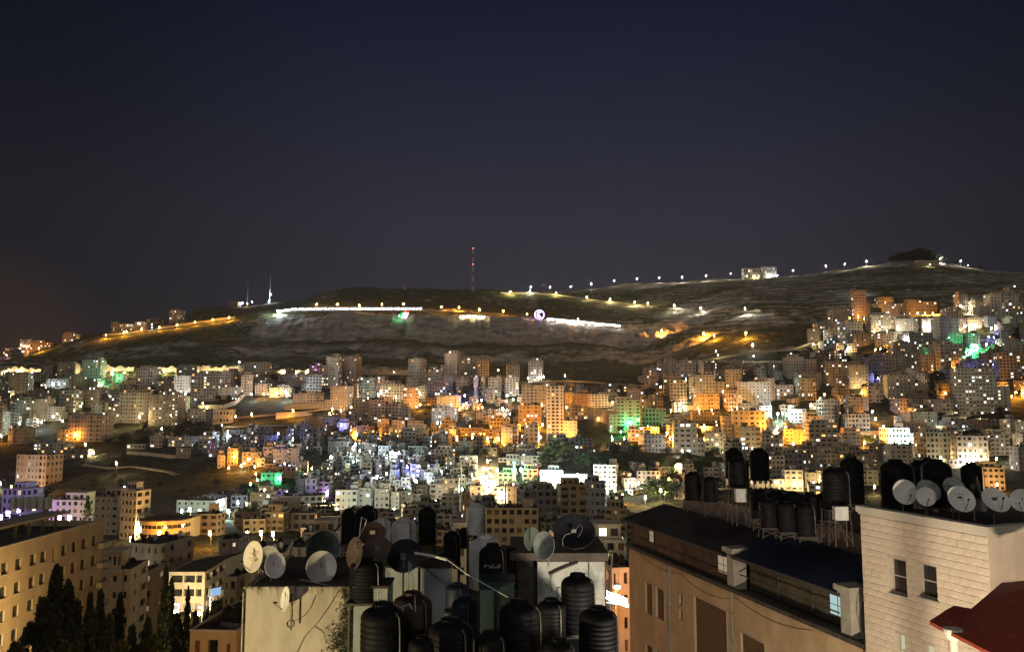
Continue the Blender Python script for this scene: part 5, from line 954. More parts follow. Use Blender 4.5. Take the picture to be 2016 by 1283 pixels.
def tank(x, ytop, wpx, d, mat='tank_black', kind='ribbed', label=None, hratio=1.0, group=None, stand=None, rot=None, at=None):
    k = (kind, mat)
    if k not in TKM:
        out = []
        for q, nm in zip(tank_mesh(kind, mat), ('tank_body', 'lid', 'pipe')): o = q.build(nm, smooth=True); out.append(o.data); bpy.data.objects.remove(o)
        TKM[k] = out
    dia = wpx / F * d; h = 1.45 * dia * hratio
    top = P(x, ytop, d) if at is None else at; base = Vector((top.x, top.y, top.z - h))
    r = empty('water_tank', base, label, 'water tank', group, random.uniform(-.5, .5) if rot is None else rot)
    for nm, me in zip(('tank_body', 'lid', 'pipe'), TKM[k]):
        o = bpy.data.objects.new(nm, me); col.objects.link(o); o.parent = r; o.scale = (dia, dia, dia * hratio)
    if stand is not None:      # four-legged steel stand down to the roof height given
        m_ = MB(); h2 = base.z - stand; s = dia * .5
        s_ = empty('tank_stand', (base.x, base.y, stand), None, 'stand'); 
        for sx_ in (-1, 1):
            for sy_ in (-1, 1): l_ = MB(); l_.tube([(sx_ * s, sy_ * s, 0), (sx_ * s * .9, sy_ * s * .9, h2 - .06)], .03, 'metal', 5); l_.build('leg', s_)
        p_ = MB(); p_.box(-s, s, -s, s, h2 - .06, h2 - .002, 'metal'); p_.tube([(-s, -s, h2 * .2), (s, -s, h2 * .8)], .015, 'metal', 4); p_.build('platform', s_)
        s_['label'] = 'steel frame carrying ' + (label or 'a tank').replace('black', 'the black'); 
    return r
surf('dish_white', (.66, .64, .61), (.80, .78, .74), scale=4, rough=.6, bump=.05); surf('dish_grey', (.22, .25, .24), (.34, .38, .36), scale=4, rough=.6, bump=.05); surf('dish_dark', (.008, .009, .012), (.02, .02, .028), scale=4, rough=.5, bump=.05); surf('dish_pink', (.05, .035, .033), (.09, .065, .058), scale=4, rough=.6, bump=.05); surf('dish_green', (.05, .07, .06), (.09, .12, .10), scale=4, rough=.6, bump=.05)
surf('dish_rust', (.66, .61, .52), (.76, .71, .62), scale=3, rough=.6, bump=.05)
m = MATS['dish_rust']; n = m.node_tree; b = n.nodes['Principled BSDF']; src = b.inputs['Base Color'].links[0].from_socket
g = n.nodes.new('ShaderNodeTexCoord'); vm = n.nodes.new('ShaderNodeVectorMath'); vm.operation = 'LENGTH'; nz2 = n.nodes.new('ShaderNodeTexNoise'); nz2.inputs['Scale'].default_value = 9; n.links.new(g.outputs['Object'], vm.inputs[0]); n.links.new(g.outputs['Object'], nz2.inputs['Vector'])
ad = n.nodes.new('ShaderNodeMath'); ad.operation = 'ADD'; n.links.new(vm.outputs['Value'], ad.inputs[0]); n.links.new(nz2.outputs['Fac'], ad.inputs[1]); mr = n.nodes.new('ShaderNodeMapRange'); mr.inputs[1].default_value = .48; mr.inputs[2].default_value = .74; mr.inputs[3].default_value = 1; mr.inputs[4].default_value = 0; n.links.new(ad.outputs[0], mr.inputs[0])
mx = n.nodes.new('ShaderNodeMix'); mx.data_type = 'RGBA'; mx.inputs[7].default_value = (.26, .15, .05, 1); n.links.new(mr.outputs[0], mx.inputs[0]); n.links.new(src, mx.inputs[6]); n.links.new(mx.outputs[2], b.inputs['Base Color'])
def dish(x, y, wpx, hpx, d, side, mat, label, base=None, front=True, arm=True, mast=.9, armdir=None, name='satellite_dish'):
    """side -1/+1: which way the bowl is turned; its outline on view is wpx by hpx"""
    c = P(x, y, d); r_ = max(wpx, hpx) / 2 / F * d; ca = min(1, wpx / max(wpx, hpx)); cb = min(1, hpx / max(wpx, hpx)); yaw = math.acos(ca) * side; el = math.acos(cb) + .18
    ax = Vector((math.sin(yaw), -math.cos(yaw) * math.cos(el), math.sin(el))).normalized()
    if not front: ax = -ax
    zb = c.z - r_ - mast if base is None else base
    root = empty(name, (c.x, c.y, zb), label, 'satellite dish'); o = Vector((0, 0, c.z - zb))
    m_ = MB(); m_.lathe([(.01, 0), (r_ * .35, r_ * .025), (r_ * .7, r_ * .1), (r_ * .95, r_ * .19), (r_, r_ * .2), (r_ * 1.015, r_ * .185), (r_ * .7, r_ * .07), (r_ * .35, -.004), (.02, -.03)], mat, (0, 0, 0), 32, ax, cap=False)
    b_ = m_.build('reflector', root, smooth=True); b_.location = o - ax * r_ * .1
    m_ = MB(); bk_ = o - ax * (r_ * .12 + .03); m_.tube([bk_, bk_ - ax * .12, Vector((bk_.x - ax.x * .12, bk_.y - ax.y * .12, 0))], .03, 'metal', 7); m_.box(-.09, .09, -.09, .09, o.z - .1, o.z + .1, 'metal', c=(bk_.x - ax.x * .08, bk_.y - ax.y * .08)); m_.build('mast', root)
    if arm:
        dn = (Vector((0, 0, -1)) - ax * ax.dot(Vector((0, 0, -1)))).normalized() if armdir is None else Vector(armdir); st_ = o + dn * r_ * .96; tip = o + ax * r_ * 1.05 + dn * r_ * .35
        m_ = MB(); m_.tube([st_, tip], .014, 'metal', 5); m_.build('arm', root); m_ = MB(); m_.lathe([(.03, 0), (.035, .05), (.03, .12), (.02, .14)], 'dark_trim', tip, 8, -ax); m_.build('receiver', root)
    return root
# ------------------------------------------------------------------ white concrete stair house on the left of the middle roofs
Z = lambda y, d, x=1008: yz(y, d, x)
surf('stained_wall', (.25, .222, .18), (.39, .355, .30), scale=.9, rough=.9, bump=.3, stretch=(1, 1, .45), lo=.3, hi=.6)
m = MATS['stained_wall']; n = m.node_tree; b = n.nodes['Principled BSDF']; src = b.inputs['Base Color'].links[0].from_socket; l = n.links.new
tc = n.nodes.new('ShaderNodeTexCoord'); sp = n.nodes.new('ShaderNodeSeparateXYZ'); l(tc.outputs['Object'], sp.inputs[0]); nn_ = n.nodes.new('ShaderNodeTexNoise'); nn_.inputs['Scale'].default_value = 2.2; nn_.inputs['Detail'].default_value = 7; nn_.inputs['Roughness'].default_value = .7; mpp = n.nodes.new('ShaderNodeMapping'); mpp.inputs['Scale'].default_value = (1.6, 1, .35); l(tc.outputs['Object'], mpp.inputs[0]); l(mpp.outputs[0], nn_.inputs['Vector'])
def mth(op, a, c, cl=False):
    q = n.nodes.new('ShaderNodeMath'); q.operation = op; q.use_clamp = cl
    for i, v in enumerate((a, c)):
        if isinstance(v, (int, float)): q.inputs[i].default_value = v
        else: l(v, q.inputs[i])
    return q.outputs[0]
topd = mth('MULTIPLY', mth('ADD', sp.outputs['Z'], .35), 2.0, True)           # object origin at the wall top, left corner
rt = mth('MULTIPLY', mth('SUBTRACT', sp.outputs['X'], 2.75), 1.5, True); both = mth('ADD', topd, rt, True)
msk = mth('MULTIPLY', mth('SUBTRACT', mth('ADD', nn_.outputs['Fac'], mth('MULTIPLY', both, .22)), .62), 7, True)
mx = n.nodes.new('ShaderNodeMix'); mx.data_type = 'RGBA'; mx.inputs[7].default_value = (.07, .06, .04, 1); l(msk, mx.inputs[0]); l(src, mx.inputs[6]); l(mx.outputs[2], b.inputs['Base Color'])
cd = 26; A = P(484, 1162, cd); Bq = P(690, 1154, cd); zt = (A.z + Bq.z) / 2
ch = empty('stair_house', (A.x, cd, zt), 'pale stained concrete stair house with dishes on and above its wall', 'building')
m_ = MB(); Wc = Bq.x - A.x; m_.box(0, Wc, 0, 5.2, -14, 0, 'stained_wall'); m_.build('wall', ch)
m_ = MB(); m_.box(-.05, Wc + .05, -.06, .12, .002, .07, 'stained_wall'); m_.box(-.05, .12, .122, 5.2, .002, .07, 'stained_wall'); m_.build('parapet_coping', ch); m_ = MB(); m_.box(.125, Wc, .125, 5.15, .003, .02, 'roofing'); m_.build('roof', ch)
m_ = MB(); m_.tube([(.09 - .14, -.05, -14), (.09 - .14, -.05, -.1)], .035, 'metal', 6); m_.build('downpipe', ch)
def Wp(x, y, off=-.03, d=cd): p = P(x, y, d); return Vector((p.x - A.x, off, p.z - zt))
m_ = MB(); m_.tube([Wp(622, 1170), Wp(612, 1195), Wp(598, 1212), Wp(578, 1222)], .009, 'cable_black', 4); m_.tube([Wp(668, 1160), Wp(650, 1190), Wp(625, 1225), Wp(600, 1252), Wp(585, 1283), Wp(570, 1320)], .010, 'cable_black', 4); m_.tube([Wp(574, 1190), Wp(575, 1210), Wp(574, 1222)], .009, 'cable_black', 4)
m_.tube([Wp(572 + 7 * math.cos(t), 1227 + 7.5 * math.sin(t)) for t in [i * .524 for i in range(13)]], .012, 'cable_black', 4); m_.tube([Wp(620, 1232), Wp(632, 1240), Wp(640, 1248)], .009, 'cable_black', 4); m_.build('cable', ch)
zr = zt + .08
dish(500,1095,47,58,26.5,-1,'dish_rust','largest pale dish on the left, rust-stained at its centre with a dark arm',base=zr)
dish(528,1100,34,50,27.6,1,'dish_white','pale dish half hidden behind the rust-stained dish',base=zr,arm=False)
dish(541,1112,29,48,26.6,1,'dish_white','narrow tilted pale dish right of the rust-stained dish',base=zr,arm=False)
dish(632,1116,50,61,27,1,'dish_white','round plain pale dish alone on the stair house roof',base=zr,arm=False)
dish(563,1178,25,45,25.6,-1,'dish_white','small pale dish mounted on the stained wall above a coiled cable',base=zt-1.2,mast=.3)
dish(635,1080,56,66,30,1,'dish_green','big dull green dish behind the round plain pale dish',base=zr-2,arm=False)
m_ = MB(); m_.tube([P(590, 1140, 26.8), P(625, 1147, 26.6), P(668, 1156, 26.2)], .012, 'cable_white', 4); m_.tube([P(540,1140,26.8),P(560,1148,26.8),P(620,1150,26.6)], .012, 'metal', 4); o = m_.build('cable'); tag(o, 'thin pale cable sagging along the stair house roof edge', 'cable')
# overgrown right edge of the stair house: hanging dry creeper
m_ = MB(); k = m_.mi('leaf_dark')
for _ in range(900):
    x = random.gauss(684, 9); y = random.uniform(1160, 1300); x += (y - 1160) * -.02; 
    if random.random() < .45: x = random.gauss(668, 14); y = random.gauss(1262, 18)
    p = P(x, y, cd - .06 - random.uniform(0, .15)); a = Vector((random.gauss(0, 1), random.gauss(0, .5), random.gauss(0, 1))).normalized() * .06; b2 = Vector((random.gauss(0, 1), random.gauss(0, 1), random.gauss(0, 1))).normalized() * .02
    i = len(m_.v); m_.v.extend([tuple(p - a), tuple(p + b2), tuple(p + a), tuple(p - b2)]); m_.f.append((i, i + 1, i + 2, i + 3)); m_.m.append(k)
o = m_.build('creeper'); tag(o, 'dark dry creeper hanging down the right edge of the stained wall', 'plant')
# ------------------------------------------------------------------ middle roofs crowded with tanks
ROOF = CZ - 8.6
mr_ = empty('middle_house', (-1.6, 16.5, ROOF), 'dark flat-roofed house crowded with water tanks at the bottom centre', 'building')
m_ = MB(); m_.box(-2.75, 5.0, 0, 21, -38, 0, 'dim'); m_.build('wall', mr_); m_ = MB(); m_.box(-2.7, 4.95, .05, 20.9, .003, .05, 'roofing'); m_.build('roof', mr_)
def rbox(x0, x1, yt, yb, d, D, mat, name, label, cat, top='roofing', part='panel', toroof=True):
    a, b2 = P(x0, yt, d), P(x1, yt, d); zb = ROOF + .06 if toroof else P(x0, yb, d).z
    r = empty(name, (a.x, d, zb), label, cat); m_ = MB(); H = a.z - zb; W = b2.x - a.x; m_.box(0, W, 0, D, 0, H, mat); m_.build('wall', r)
    m_ = MB(); m_.box(-.04, W + .04, -.04, D + .04, H + .002, H + .07, top); m_.build('cap_slab', r); return r, H, W
surf('box_white', (.18, .205, .215), (.28, .315, .33), scale=1.2, rough=.7, bump=.1); surf('box_wall', (.15, .165, .155), (.32, .34, .32), scale=.8, rough=.85, bump=.2, lo=.38, hi=.5)
rbox(697,763,1157,1222,24,1.1,'box_white','cistern_box','pale square cistern box standing nearest the stained wall','cistern'); rbox(759,823,1117,1175,27,1.0,'box_white','cistern_box','left one of the two joined pale cistern boxes','cistern'); rbox(828,887,1118,1175,27,1.0,'box_white','cistern_box','right one of the two joined pale cistern boxes','cistern')
rbox(945,1012,1150,1222,25.5,1.2,'tank_teal','cistern_box','dark teal cistern box behind the middle black tanks','cistern',top='tank_teal')
# roof house with the black dish
rh, Hh, Wh = rbox(1058,1190,1105,1190,29.5,3.2,'box_wall','roof_house','weathered pale roof house carrying the big black dish','building')
m_ = MB(); m_.box(-.95, -.045, .25, 3.2, 0, Hh - .003, 'dark_trim'); m_.build('side_wing', rh); m_ = MB(); m_.box(-1.0, Wh + .12, -.2, 3.4, Hh + .075, Hh + .34, 'dark_trim'); m_.build('roof_slab', rh)
m_ = MB(); q = lambda x, y: P(x, y, 29.45) - rh.location
m_.tube([q(1082, 1130), q(1100, 1121), q(1122, 1112), q(1138, 1106)], .05, 'dark_trim', 6); m_.build('strut', rh); m_ = MB(); m_.tube([q(1086, 1165), q(1084, 1140), q(1088, 1128)], .012, 'cable_black', 4); m_.tube([q(1098, 1180), q(1098, 1158), q(1106, 1157)], .02, 'metal', 4); m_.tube([q(1160, 1180), q(1160, 1108)], .015, 'metal', 4); m_.build('pipe', rh)
zrh = rh.location.z + Hh + .34
dish(1130,1047,80,66,29.6,1,'dish_dark','big black oval dish with scribbled pale cable, on the roof house',base=zrh,arm=False)
m_ = MB(); pc = [P(x, y, 28.9) for x, y in ((1109,1075),(1107,1062),(1113,1052),(1124,1049),(1133,1043),(1140,1033),(1143,1031),(1147,1040),(1143,1050),(1138,1056))]; m_.tube(pc, .010, 'metal', 4); m_.tube([P(x, y, 28.9) for x, y in ((1130,1048),(1128,1040),(1130,1034))], .008, 'metal', 4); o = m_.build('cable'); tag(o, 'curly thin cable lying across the big black dish', 'cable')
dish(1072,1073,39,53,28.4,-1,'dish_grey','bluish pale dish left of the big black dish',base=zrh-.3,arm=False); dish(1047,1061,34,46,29.6,1,'dish_green','greenish dish half hidden behind the bluish pale dish',base=zrh-.3,arm=False)
# dishes on the left of the crowd
dish(796,1092,66,62,25.5,1,'dish_dark','large black dish turned away, above the joined cistern boxes',base=ROOF+.06,front=False,arm=False); dish(742,1080,54,46,24.6,-1,'dish_pink','dusty pinkish dish left of the large black dish',base=ROOF+.06,arm=False); dish(733,1050,50,44,27,1,'tank_maroon','brown dish behind the dusty pinkish dish',base=ROOF+.06,arm=False); dish(700,1088,38,60,24.2,-1,'dish_pink','slanting dusty dish at the left edge of the crowded roof',base=ROOF+.06,arm=False)
T = [ # x, ytop, width px, distance, material, kind, label, ratio, stand
 (754,1185,84,21,'tank_black','ribbed','black ribbed tank with orange light down its left side, at the bottom edge',1.1,None),
 (888,1215,86,20,'tank_black','ribbed','black tank at the bottom edge, just left of the middle',1.0,None),
 (1022,1178,76,21,'tank_black','ribbed','black tank right of the dark teal cistern box',1.1,None),
 (1137,1127,64,25,'tank_black','ribbed','tall black tank before the pale roof house wall',1.15,None),
 (1085,1176,56,23.5,'tank_black','ribbed','small black tank left of the tall one before the roof house',1.1,None),
 (1177,1192,74,19.5,'tank_black','ribbed','wide black tank at the bottom edge, right of centre',1.0,None),
 (812,1163,76,22.5,'tank_maroon','plain','maroon rounded tank under a hanging white cable',1.0,None),
 (722,1096,64,24.4,'tank_black','ribbed','black tank standing on the nearest pale cistern box',.85,None),
 (970,1068,53,27.5,'tank_black','plain','black tank with white hand lettering',1.15,None),
 (955,1052,62,29,'tank_white','plain','white round tank behind the lettered black tank',1.1,None),
 (937,990,38,36,'tank_white','ribbed','slim white ribbed tank with a black lid, highest in the middle',1.05,'s'),
 (841,996,36,33,'tank_black','ribbed','tall thin black tank on a stand, left of the white ribbed one',1.35,'s'),
 (890,1045,34,31,'tank_black','ribbed','black tank between the tall thin one and the white round one',1.3,'s'),
 (913,1038,22,36,'tank_black','plain','smallest black tank just under the slim white one',1.1,'s'),
 (687,1000,28,31,'tank_black','ribbed','black slotted tank at the left end of the back row',1.6,'s'),
 (723,995,44,31,'tank_black','ribbed','black tank beside the slotted one, behind white cables',1.0,'s'),
 (751,1019,36,30,'tank_white','plain','left white tank of the pair in the back row',.9,'s'),(795,1019,46,30,'tank_white','plain','right white tank of the pair in the back row',.9,'s'),
 (900,1146,46,24.5,'tank_blue','plain','pale blue low tank between the boxes and the teal cistern',.7,None),(915,1172,50,23,'tank_blue','plain','dark blue tank in front of the low blue one',1.0,None),
 (850,1105,30,29,'tank_black','plain','squat black tank behind the right cistern box',1.0,None),(865,1090,46,30,'tank_black','ribbed','black tank behind the joined cistern boxes',1.0,None),(1005,1075,40,30,'tank_black','plain','black tank behind the lettered one, by the roof house',1.3,None),
 (965,1240,60,20,'tank_black','plain','black tank cut by the bottom edge between two others',1.0,None),(830,1250,50,19,'tank_black','plain','small dark tank at the bottom edge beside the maroon one',1.0,None),(1100,1255,60,19,'tank_black','plain','black tank at the bottom edge under the roof house',1.0,None),
]
for x, yt, wp, d, mt, kd, lb, hr, st_ in T:
    z0 = ROOF + .06; top = P(x, yt, d); h = 1.45 * wp / F * d * hr; base = top.z - h
    tank(x, yt, wp, d, mt, kd, lb, hr, stand=None)
    if base - z0 > .15:        # every tank stands on something: a block stand or a steel frame
        dia = wp / F * d
        s_ = empty('tank_stand', (top.x, top.y, z0), 'stand under the ' + lb.split(',')[0], 'stand'); hh = base - z0
        if st_ or hh > 1.2:
            for sx_ in (-1, 1):
                for sy_ in (-1, 1): l_ = MB(); l_.tube([(sx_ * dia * .42, sy_ * dia * .42, 0), (sx_ * dia * .4, sy_ * dia * .4, hh - .07)], .035, 'metal', 5); l_.build('leg', s_)
            p_ = MB(); p_.box(-dia * .5, dia * .5, -dia * .5, dia * .5, hh - .07, hh - .002, 'dark_trim'); p_.build('platform', s_)
        else:
            for sx_ in (-1, 1): p_ = MB(); p_.box(sx_ * dia * .3 - .1, sx_ * dia * .3 + .1, -dia * .45, dia * .45, 0, hh - .004, 'dim'); p_.build('block', s_)
# hand lettering on the black tank
m_ = MB(); c0 = P(970, 1112, 27.5); rr_ = 53 / F * 27.5 / 2 + .012
def lt(pts, ox, s=.085):
    out = []
    for u, v in pts:
        a = (ox + u * s) / rr_; out.append(Vector((rr_ * math.sin(a), -rr_ * math.cos(a), v * s)))
    return out
for ox, strokes in ((-.27, [[(0,1),(0,0)],[(0,1),(1.1,1)]]), (-.12, [[(0,1),(.6,0),(1.1,1)],[(1.1,1),(1.1,0)]]), (.03, [[(0,1.6),(0,1.3)],[(0,.9),(.5,0),(1.2,.4)]]), (.16, [[(0,1),(.7,1),(.8,.3),(.2,0),(0,.5)],[(1.3,1.3),(1.3,0)]])):
    for s_ in strokes: m_.tube(lt(s_, ox), .010, 'pole_white', 4)
lo = m_.build('hand_lettering', loc=(c0.x, c0.y, c0.z)); 
for r_ in [o_ for o_ in col.objects if o_.get('label') == 'black tank with white hand lettering']: lo.location = Vector(lo.location) - Vector(r_.location); r_.rotation_euler = (0, 0, 0); lo.parent = r_
# loose poles and cables
def cable(pts, r_, mat, label, name='cable', cat='cable'): m_ = MB(); m_.tube([P(*p) for p in pts], r_, mat, 6); tag(m_.build(name), label, cat)
cable([(817,1088,25.5),(848,1093,25.3),(880,1101,25.2)], .045, 'pole_white', 'pale pole lying across the tanks right of the large black dish', 'pole', 'pole')
cable([(879,1100,25.6),(920,1130,25.3),(965,1155,25),(1000,1175,24.8)], .018, 'cable_white', 'grey cable running down from the pale pole to the teal box')
cable([(700,1082,24),(708,1050,24.6),(712,1018,25),(722,1022,25),(718,1035,25),(705,1060,24.5),(698,1075,24)], .014, 'cable_white', 'looping white cable by the back row tanks on the left')
cable([(806,1105,25),(804,1150,24),(803,1165,23.2)], .016, 'cable_white', 'straight white cable hanging before the cistern boxes'); cable([(809,1110,25),(814,1150,23.6),(817,1180,21.9),(818,1202,21.4)], .016, 'cable_white', 'white cable with a plug hanging over the maroon tank')
cable([(776,1192,21.6),(790,1195,21.2),(806,1188,21),(812,1198,21)], .014, 'cable_white', 'wavy white cable lying over the maroon tank'); cable([(668,1030,30),(745,1028,30),(830,1010,32),(905,1000,34)], .012, 'cable_black', 'dark cable strung over the back row of tanks')
cable([(1198,1170,27),(1203,1120,27),(1206,1085,27)], .03, 'dark_trim', 'thin dark pole right of the roof house', 'pole', 'pole')
# ------------------------------------------------------------------ brown building on the right
NB = P(1708, 1267, 36.6); FB = P(1238, 1073, 61.8); zf = (NB.z + FB.z) / 2; e3 = (NB - FB); e3.z = 0; Lb = e3.length; e = e3.to_2d().normalized(); nrm = Vector((e.y, -e.x)); brot = math.atan2(e.y, e.x)
BZ = CZ - 50; bo = Vector((FB.x, FB.y, BZ)); surf('plaster', (.40, .29, .165), (.52, .385, .23), scale=.8, rough=.9, bump=.25, stretch=(1, 1, .6))
bb = empty('brown_building', bo, 'long ochre plaster building with glazed upper gallery on the right', 'building')
def BP(x, y): s, z, d = plane_at(FB, NB, x, y); return s, z - BZ
def rect(x0, x1, yt0, yb0, yt1=None, yb1=None): # left/right pixel edges
    s0, z1 = BP(x0, yt0); s1, _ = BP(x1, yt0); _, zb_ = BP(x0, yb0); return (s0, s1, zb_, z1)
ops = [rect(1270,1284,1144,1203), rect(1291,1307,1154,1213), rect(1337,1344,1168,1188), rect(1337,1344,1197,1217), rect(1366,1429,1172,1290), rect(1458,1504,1243,1330), rect(1271,1285,1264,1320), rect(1291,1307,1276,1330)]
ops = [(o_[0], o_[1], max(o_[2], 2), o_[3]) for o_ in ops]; extra = [(s, s + 1.3, 28, 30) for s in (2, 6, 10, 14, 18, 21)]
m_ = MB(); pan = []
def gl(o_, q, e_, nn): pan.append((o_, q))
Hf = zf - BZ; Hf_ = Hf; Lw = Lb + .0
m_.facade((0, 0), e * Lw, 0, Hf, ops + extra, 'plaster', .18, gl); Db = 11; p2 = e * Lw - nrm * Db; p3 = -nrm * Db
m_.facade(e * Lw, p2, 0, Hf, [], 'plaster'); m_.facade(p2, p3, 0, Hf, [], 'plaster'); m_.facade(p3, (0, 0), 0, Hf, [], 'plaster'); m_.face([(0, 0, Hf), (e.x * Lw, e.y * Lw, Hf), (p2.x, p2.y, Hf), (p3.x, p3.y, Hf)], 'roofing'); m_.build('wall', bb)
for o_, q in pan:     # rolled shutters, slat by slat
    sh = MB(); w_ = o_[1] - o_[0]; h_ = o_[3] - o_[2]; c_ = (Vector(q[0]) + Vector(q[1])) / 2
    sh.box(-w_ / 2, w_ / 2, -.02, .02, 0, h_, 'shutter'); nsl = max(4, int(h_ / .09))
    for k in range(nsl): sh.box(-w_ / 2, w_ / 2, -.045, -.022, k * h_ / nsl + .012, (k + 1) * h_ / nsl - .012, 'shutter', bottom=True)
    so = sh.build('window_shutter', bb, loc=c_); so.rotation_euler = (0, 0, brot)
    fr = MB(); frame_box(fr, o_[0], o_[1], o_[2], o_[3], e, nrm, Vector((0, 0)), .07, .03, 'coping'); fr.build('window_frame', bb)
def along(s, out=0.0): p = e * s + nrm * out; return (p.x, p.y)
def bbox(name, s0, s1, o0, o1, z0, z1, mat, parent=bb):   # o: distance in front of (+) or behind (-) the wall plane
    m_ = MB(); m_.box(s0, s1, -o1, -o0, z0, z1, mat, rot=brot, c=(0, 0)); return m_.build(name, parent)
S = lambda x, y: BP(x, y)[0]
EZ = CZ - 8.935 - BZ
bbox('floor_slab', -.1, Lb + .15, .003, .30, Hf - .12, Hf + .10, 'dark_trim'); bbox('back_wall', 0, Lb, -2.2, -2.0, Hf + .003, EZ + .3, 'brown')
def gallery():
    # posts and glazing panels between them
    sp = S(1440, 1150); cuts = [.1, S(1282, 1065), S(1336, 1090), S(1391, 1110), sp]
    surf('panel_brown', (.05, .03, .016), (.10, .062, .033), scale=1.5, rough=.7, spec=.15, bump=.05, rand=.2); surf('panel_grey', (.05, .045, .03), (.10, .09, .06), scale=1.2, rough=.7, spec=.15, bump=.05, rand=.2)
    for a, b2 in zip(cuts[:-1], cuts[1:]): bbox('glazing_panel', a + .06, b2 - .06, -.30, -.25, Hf + .12, EZ - .05, 'panel_brown'); bbox('gallery_post', a - .05, a + .05, -.33, -.2, Hf + .12, EZ - .01, 'dark_trim')
    cuts2 = [S(1455, 1150), S(1512, 1170), S(1578, 1195), S(1650, 1220)]
    for a, b2 in zip(cuts2[:-1], cuts2[1:]): bbox('glazing_panel', a + .06, b2 - .06, -.75, -.70, Hf + .12, EZ - .05, 'panel_grey'); bbox('gallery_post', b2 - .05, b2 + .05, -.78, -.6, Hf + .12, EZ - .01, 'dark_trim')
    bbox('gallery_rail', S(1455,1150), S(1650,1220), -.12, -.06, Hf + .9, Hf + .96, 'dark_trim'); bbox('gallery_rail', .1, sp, -.12, -.06, Hf + .7, Hf + .75, 'dark_trim')
gallery()
def lit_win(s0, s1, z0, z1, off, mat, label):
    r = bbox('window', s0 - .05, s1 + .05, off, off + .03, z0 - .05, z1 + .05, 'dark_trim'); q = MB(); q.box(s0, s1, -(off + .045), -(off + .032), z0, z1, mat, rot=brot); po = q.build('pane', r); r['label'] = label
    q = MB(); zm = (z0 + z1) / 2; q.box((s0 + s1) / 2 - .02, (s0 + s1) / 2 + .02, -(off + .06), -(off + .047), z0, z1, 'dark_trim', rot=brot); q.box(s0, s1, -(off + .06), -(off + .047), zm - .015, zm + .015, 'dark_trim', rot=brot); q.build('glazing_bar', r)
emit('win_cyan', (.55, .80, .75), .75); emit('win_tan', (.80, .62, .42), .42); emit('win_stone', (.9, .9, .62), .6)
s0, z1 = BP(1604, 1171); s1, z0 = BP(1641, 1212); lit_win(s0 + .3, s1 + .1, Hf + .55, EZ - .42, -.69, 'win_cyan', 'lit window with cyan curtain near the white column')
s0, z1 = BP(1408, 1097); s1, z0 = BP(1431, 1128); lit_win(s0, s1 - .05, Hf + .6, EZ - .35, -.24, 'win_tan', 'small lit tan window left of the middle column'); s0, z1 = BP(1274, 1040); s1, _ = BP(1281, 1060); lit_win(s0, s1, Hf + .8, EZ - .3, -.24, 'win_tan', 'narrow pale lit window at the far end of the gallery')
# pipes, cables and fittings on the long wall
def wallpipe(s, z0, z1, r_=.045, mat='dish_grey'):
    m_ = MB(); p = along(s, .07); m_.tube([(p[0], p[1], z0), (p[0], p[1], z1)], r_, mat, 6)
    for k in range(int((z1 - z0) / 1.6)): q = z0 + .5 + k * 1.6; m_.box(s - .07, s + .07, -.12, -.003, q, q + .05, 'metal', rot=brot)
    m_.build('downpipe', bb)
wallpipe(S(1320, 1180), 2, Hf - .15); wallpipe(S(1444, 1250), 2, Hf - .15, .03)
m_ = MB()
for (a, b2, sag, zz) in ((S(1262,1150), S(1350,1180), .35, -.35), (S(1345,1190), S(1450,1250), .45, -.5), (S(1450,1250), S(1600,1300), .4, -.4)):
    m_.tube([(*along(a + (b2 - a) * t, .05), Hf + zz - sag * 4 * t * (1 - t)) for t in [i / 8 for i in range(9)]], .014, 'cable_black', 4)
m_.build('cable', bb)
m_ = MB(); m_.tube([(*along(S(1700, 1150), .1), EZ + .3), (*along(S(1702, 1200), .3), EZ - .8), (*along(S(1704, 1240), .12), Hf + .2), (*along(S(1703, 1260), .1), Hf - 3)], .02, 'cable_black', 5); m_.build('cable', bb)
# columns
surf('column_stone', (.26, .24, .20), (.36, .34, .29), scale=2, rough=.8)
def column(x0, x1, label):
    s0 = S(x0, 1150 if x0 < 1500 else 1240); s1 = S(x1, 1150 if x0 < 1500 else 1240); c = (s0 + s1) / 2; w_ = min(abs(s1 - s0), 1.1)
    r = bbox('column', c - w_ * .32, c + w_ * .32, -.75, .1, Hf - .05, EZ + .15, 'column_stone'); r['label'] = label
    bbox('capital', c - w_ * .5, c + w_ * .5, -.95, .3, EZ + .152, EZ + .42, 'column_stone', r); bbox('capital_neck', c - w_ * .4, c + w_ * .4, -.85, .2, EZ + .02, EZ + .149, 'column_stone', r)
column(1428,1455,'middle white column between the two roofs'); column(1648,1692,'white end column with a wide capital')
bbox('end_wall', Lb - .35, Lb, -2.0, -.1, Hf + .003, EZ - .1, 'dark_trim')
# roofs: dark far roof, blue corrugated canopy
m_ = MB(); sA, sB = -.3, S(1436, 1080)
rf = MB()
def rp(s, out, z): p = along(s, out); return (p[0], p[1], z)
rf.face([rp(sA, .45, EZ), rp(sB, .45, EZ), rp(sB, -3.2, EZ + 1.0), rp(sA, -3.2, EZ + 1.0)], 'roofing'); rf.face([rp(sA, .45, EZ - .14), rp(sB, .45, EZ - .14), rp(sB, .45, EZ), rp(sA, .45, EZ)], 'dark_trim'); rf.face([rp(sA, .45, EZ - .14), rp(sB, .45, EZ - .14), rp(sB, -3.2, EZ + .86), rp(sA, -3.2, EZ + .86)], 'dark_trim'); rf.face([rp(sA, .45, EZ - .14), rp(sA, .45, EZ), rp(sA, -3.2, EZ + 1.0), rp(sA, -3.2, EZ + .86)], 'dark_trim'); rf.build('roof', bb)
surf('blue_metal', (.020, .028, .055), (.035, .045, .085), scale=3, rough=.55, bump=.1, metal=.2)
s0 = S(1441, 1087); s1 = S(1654, 1147); nr_ = 64; cn = MB(); pv = None
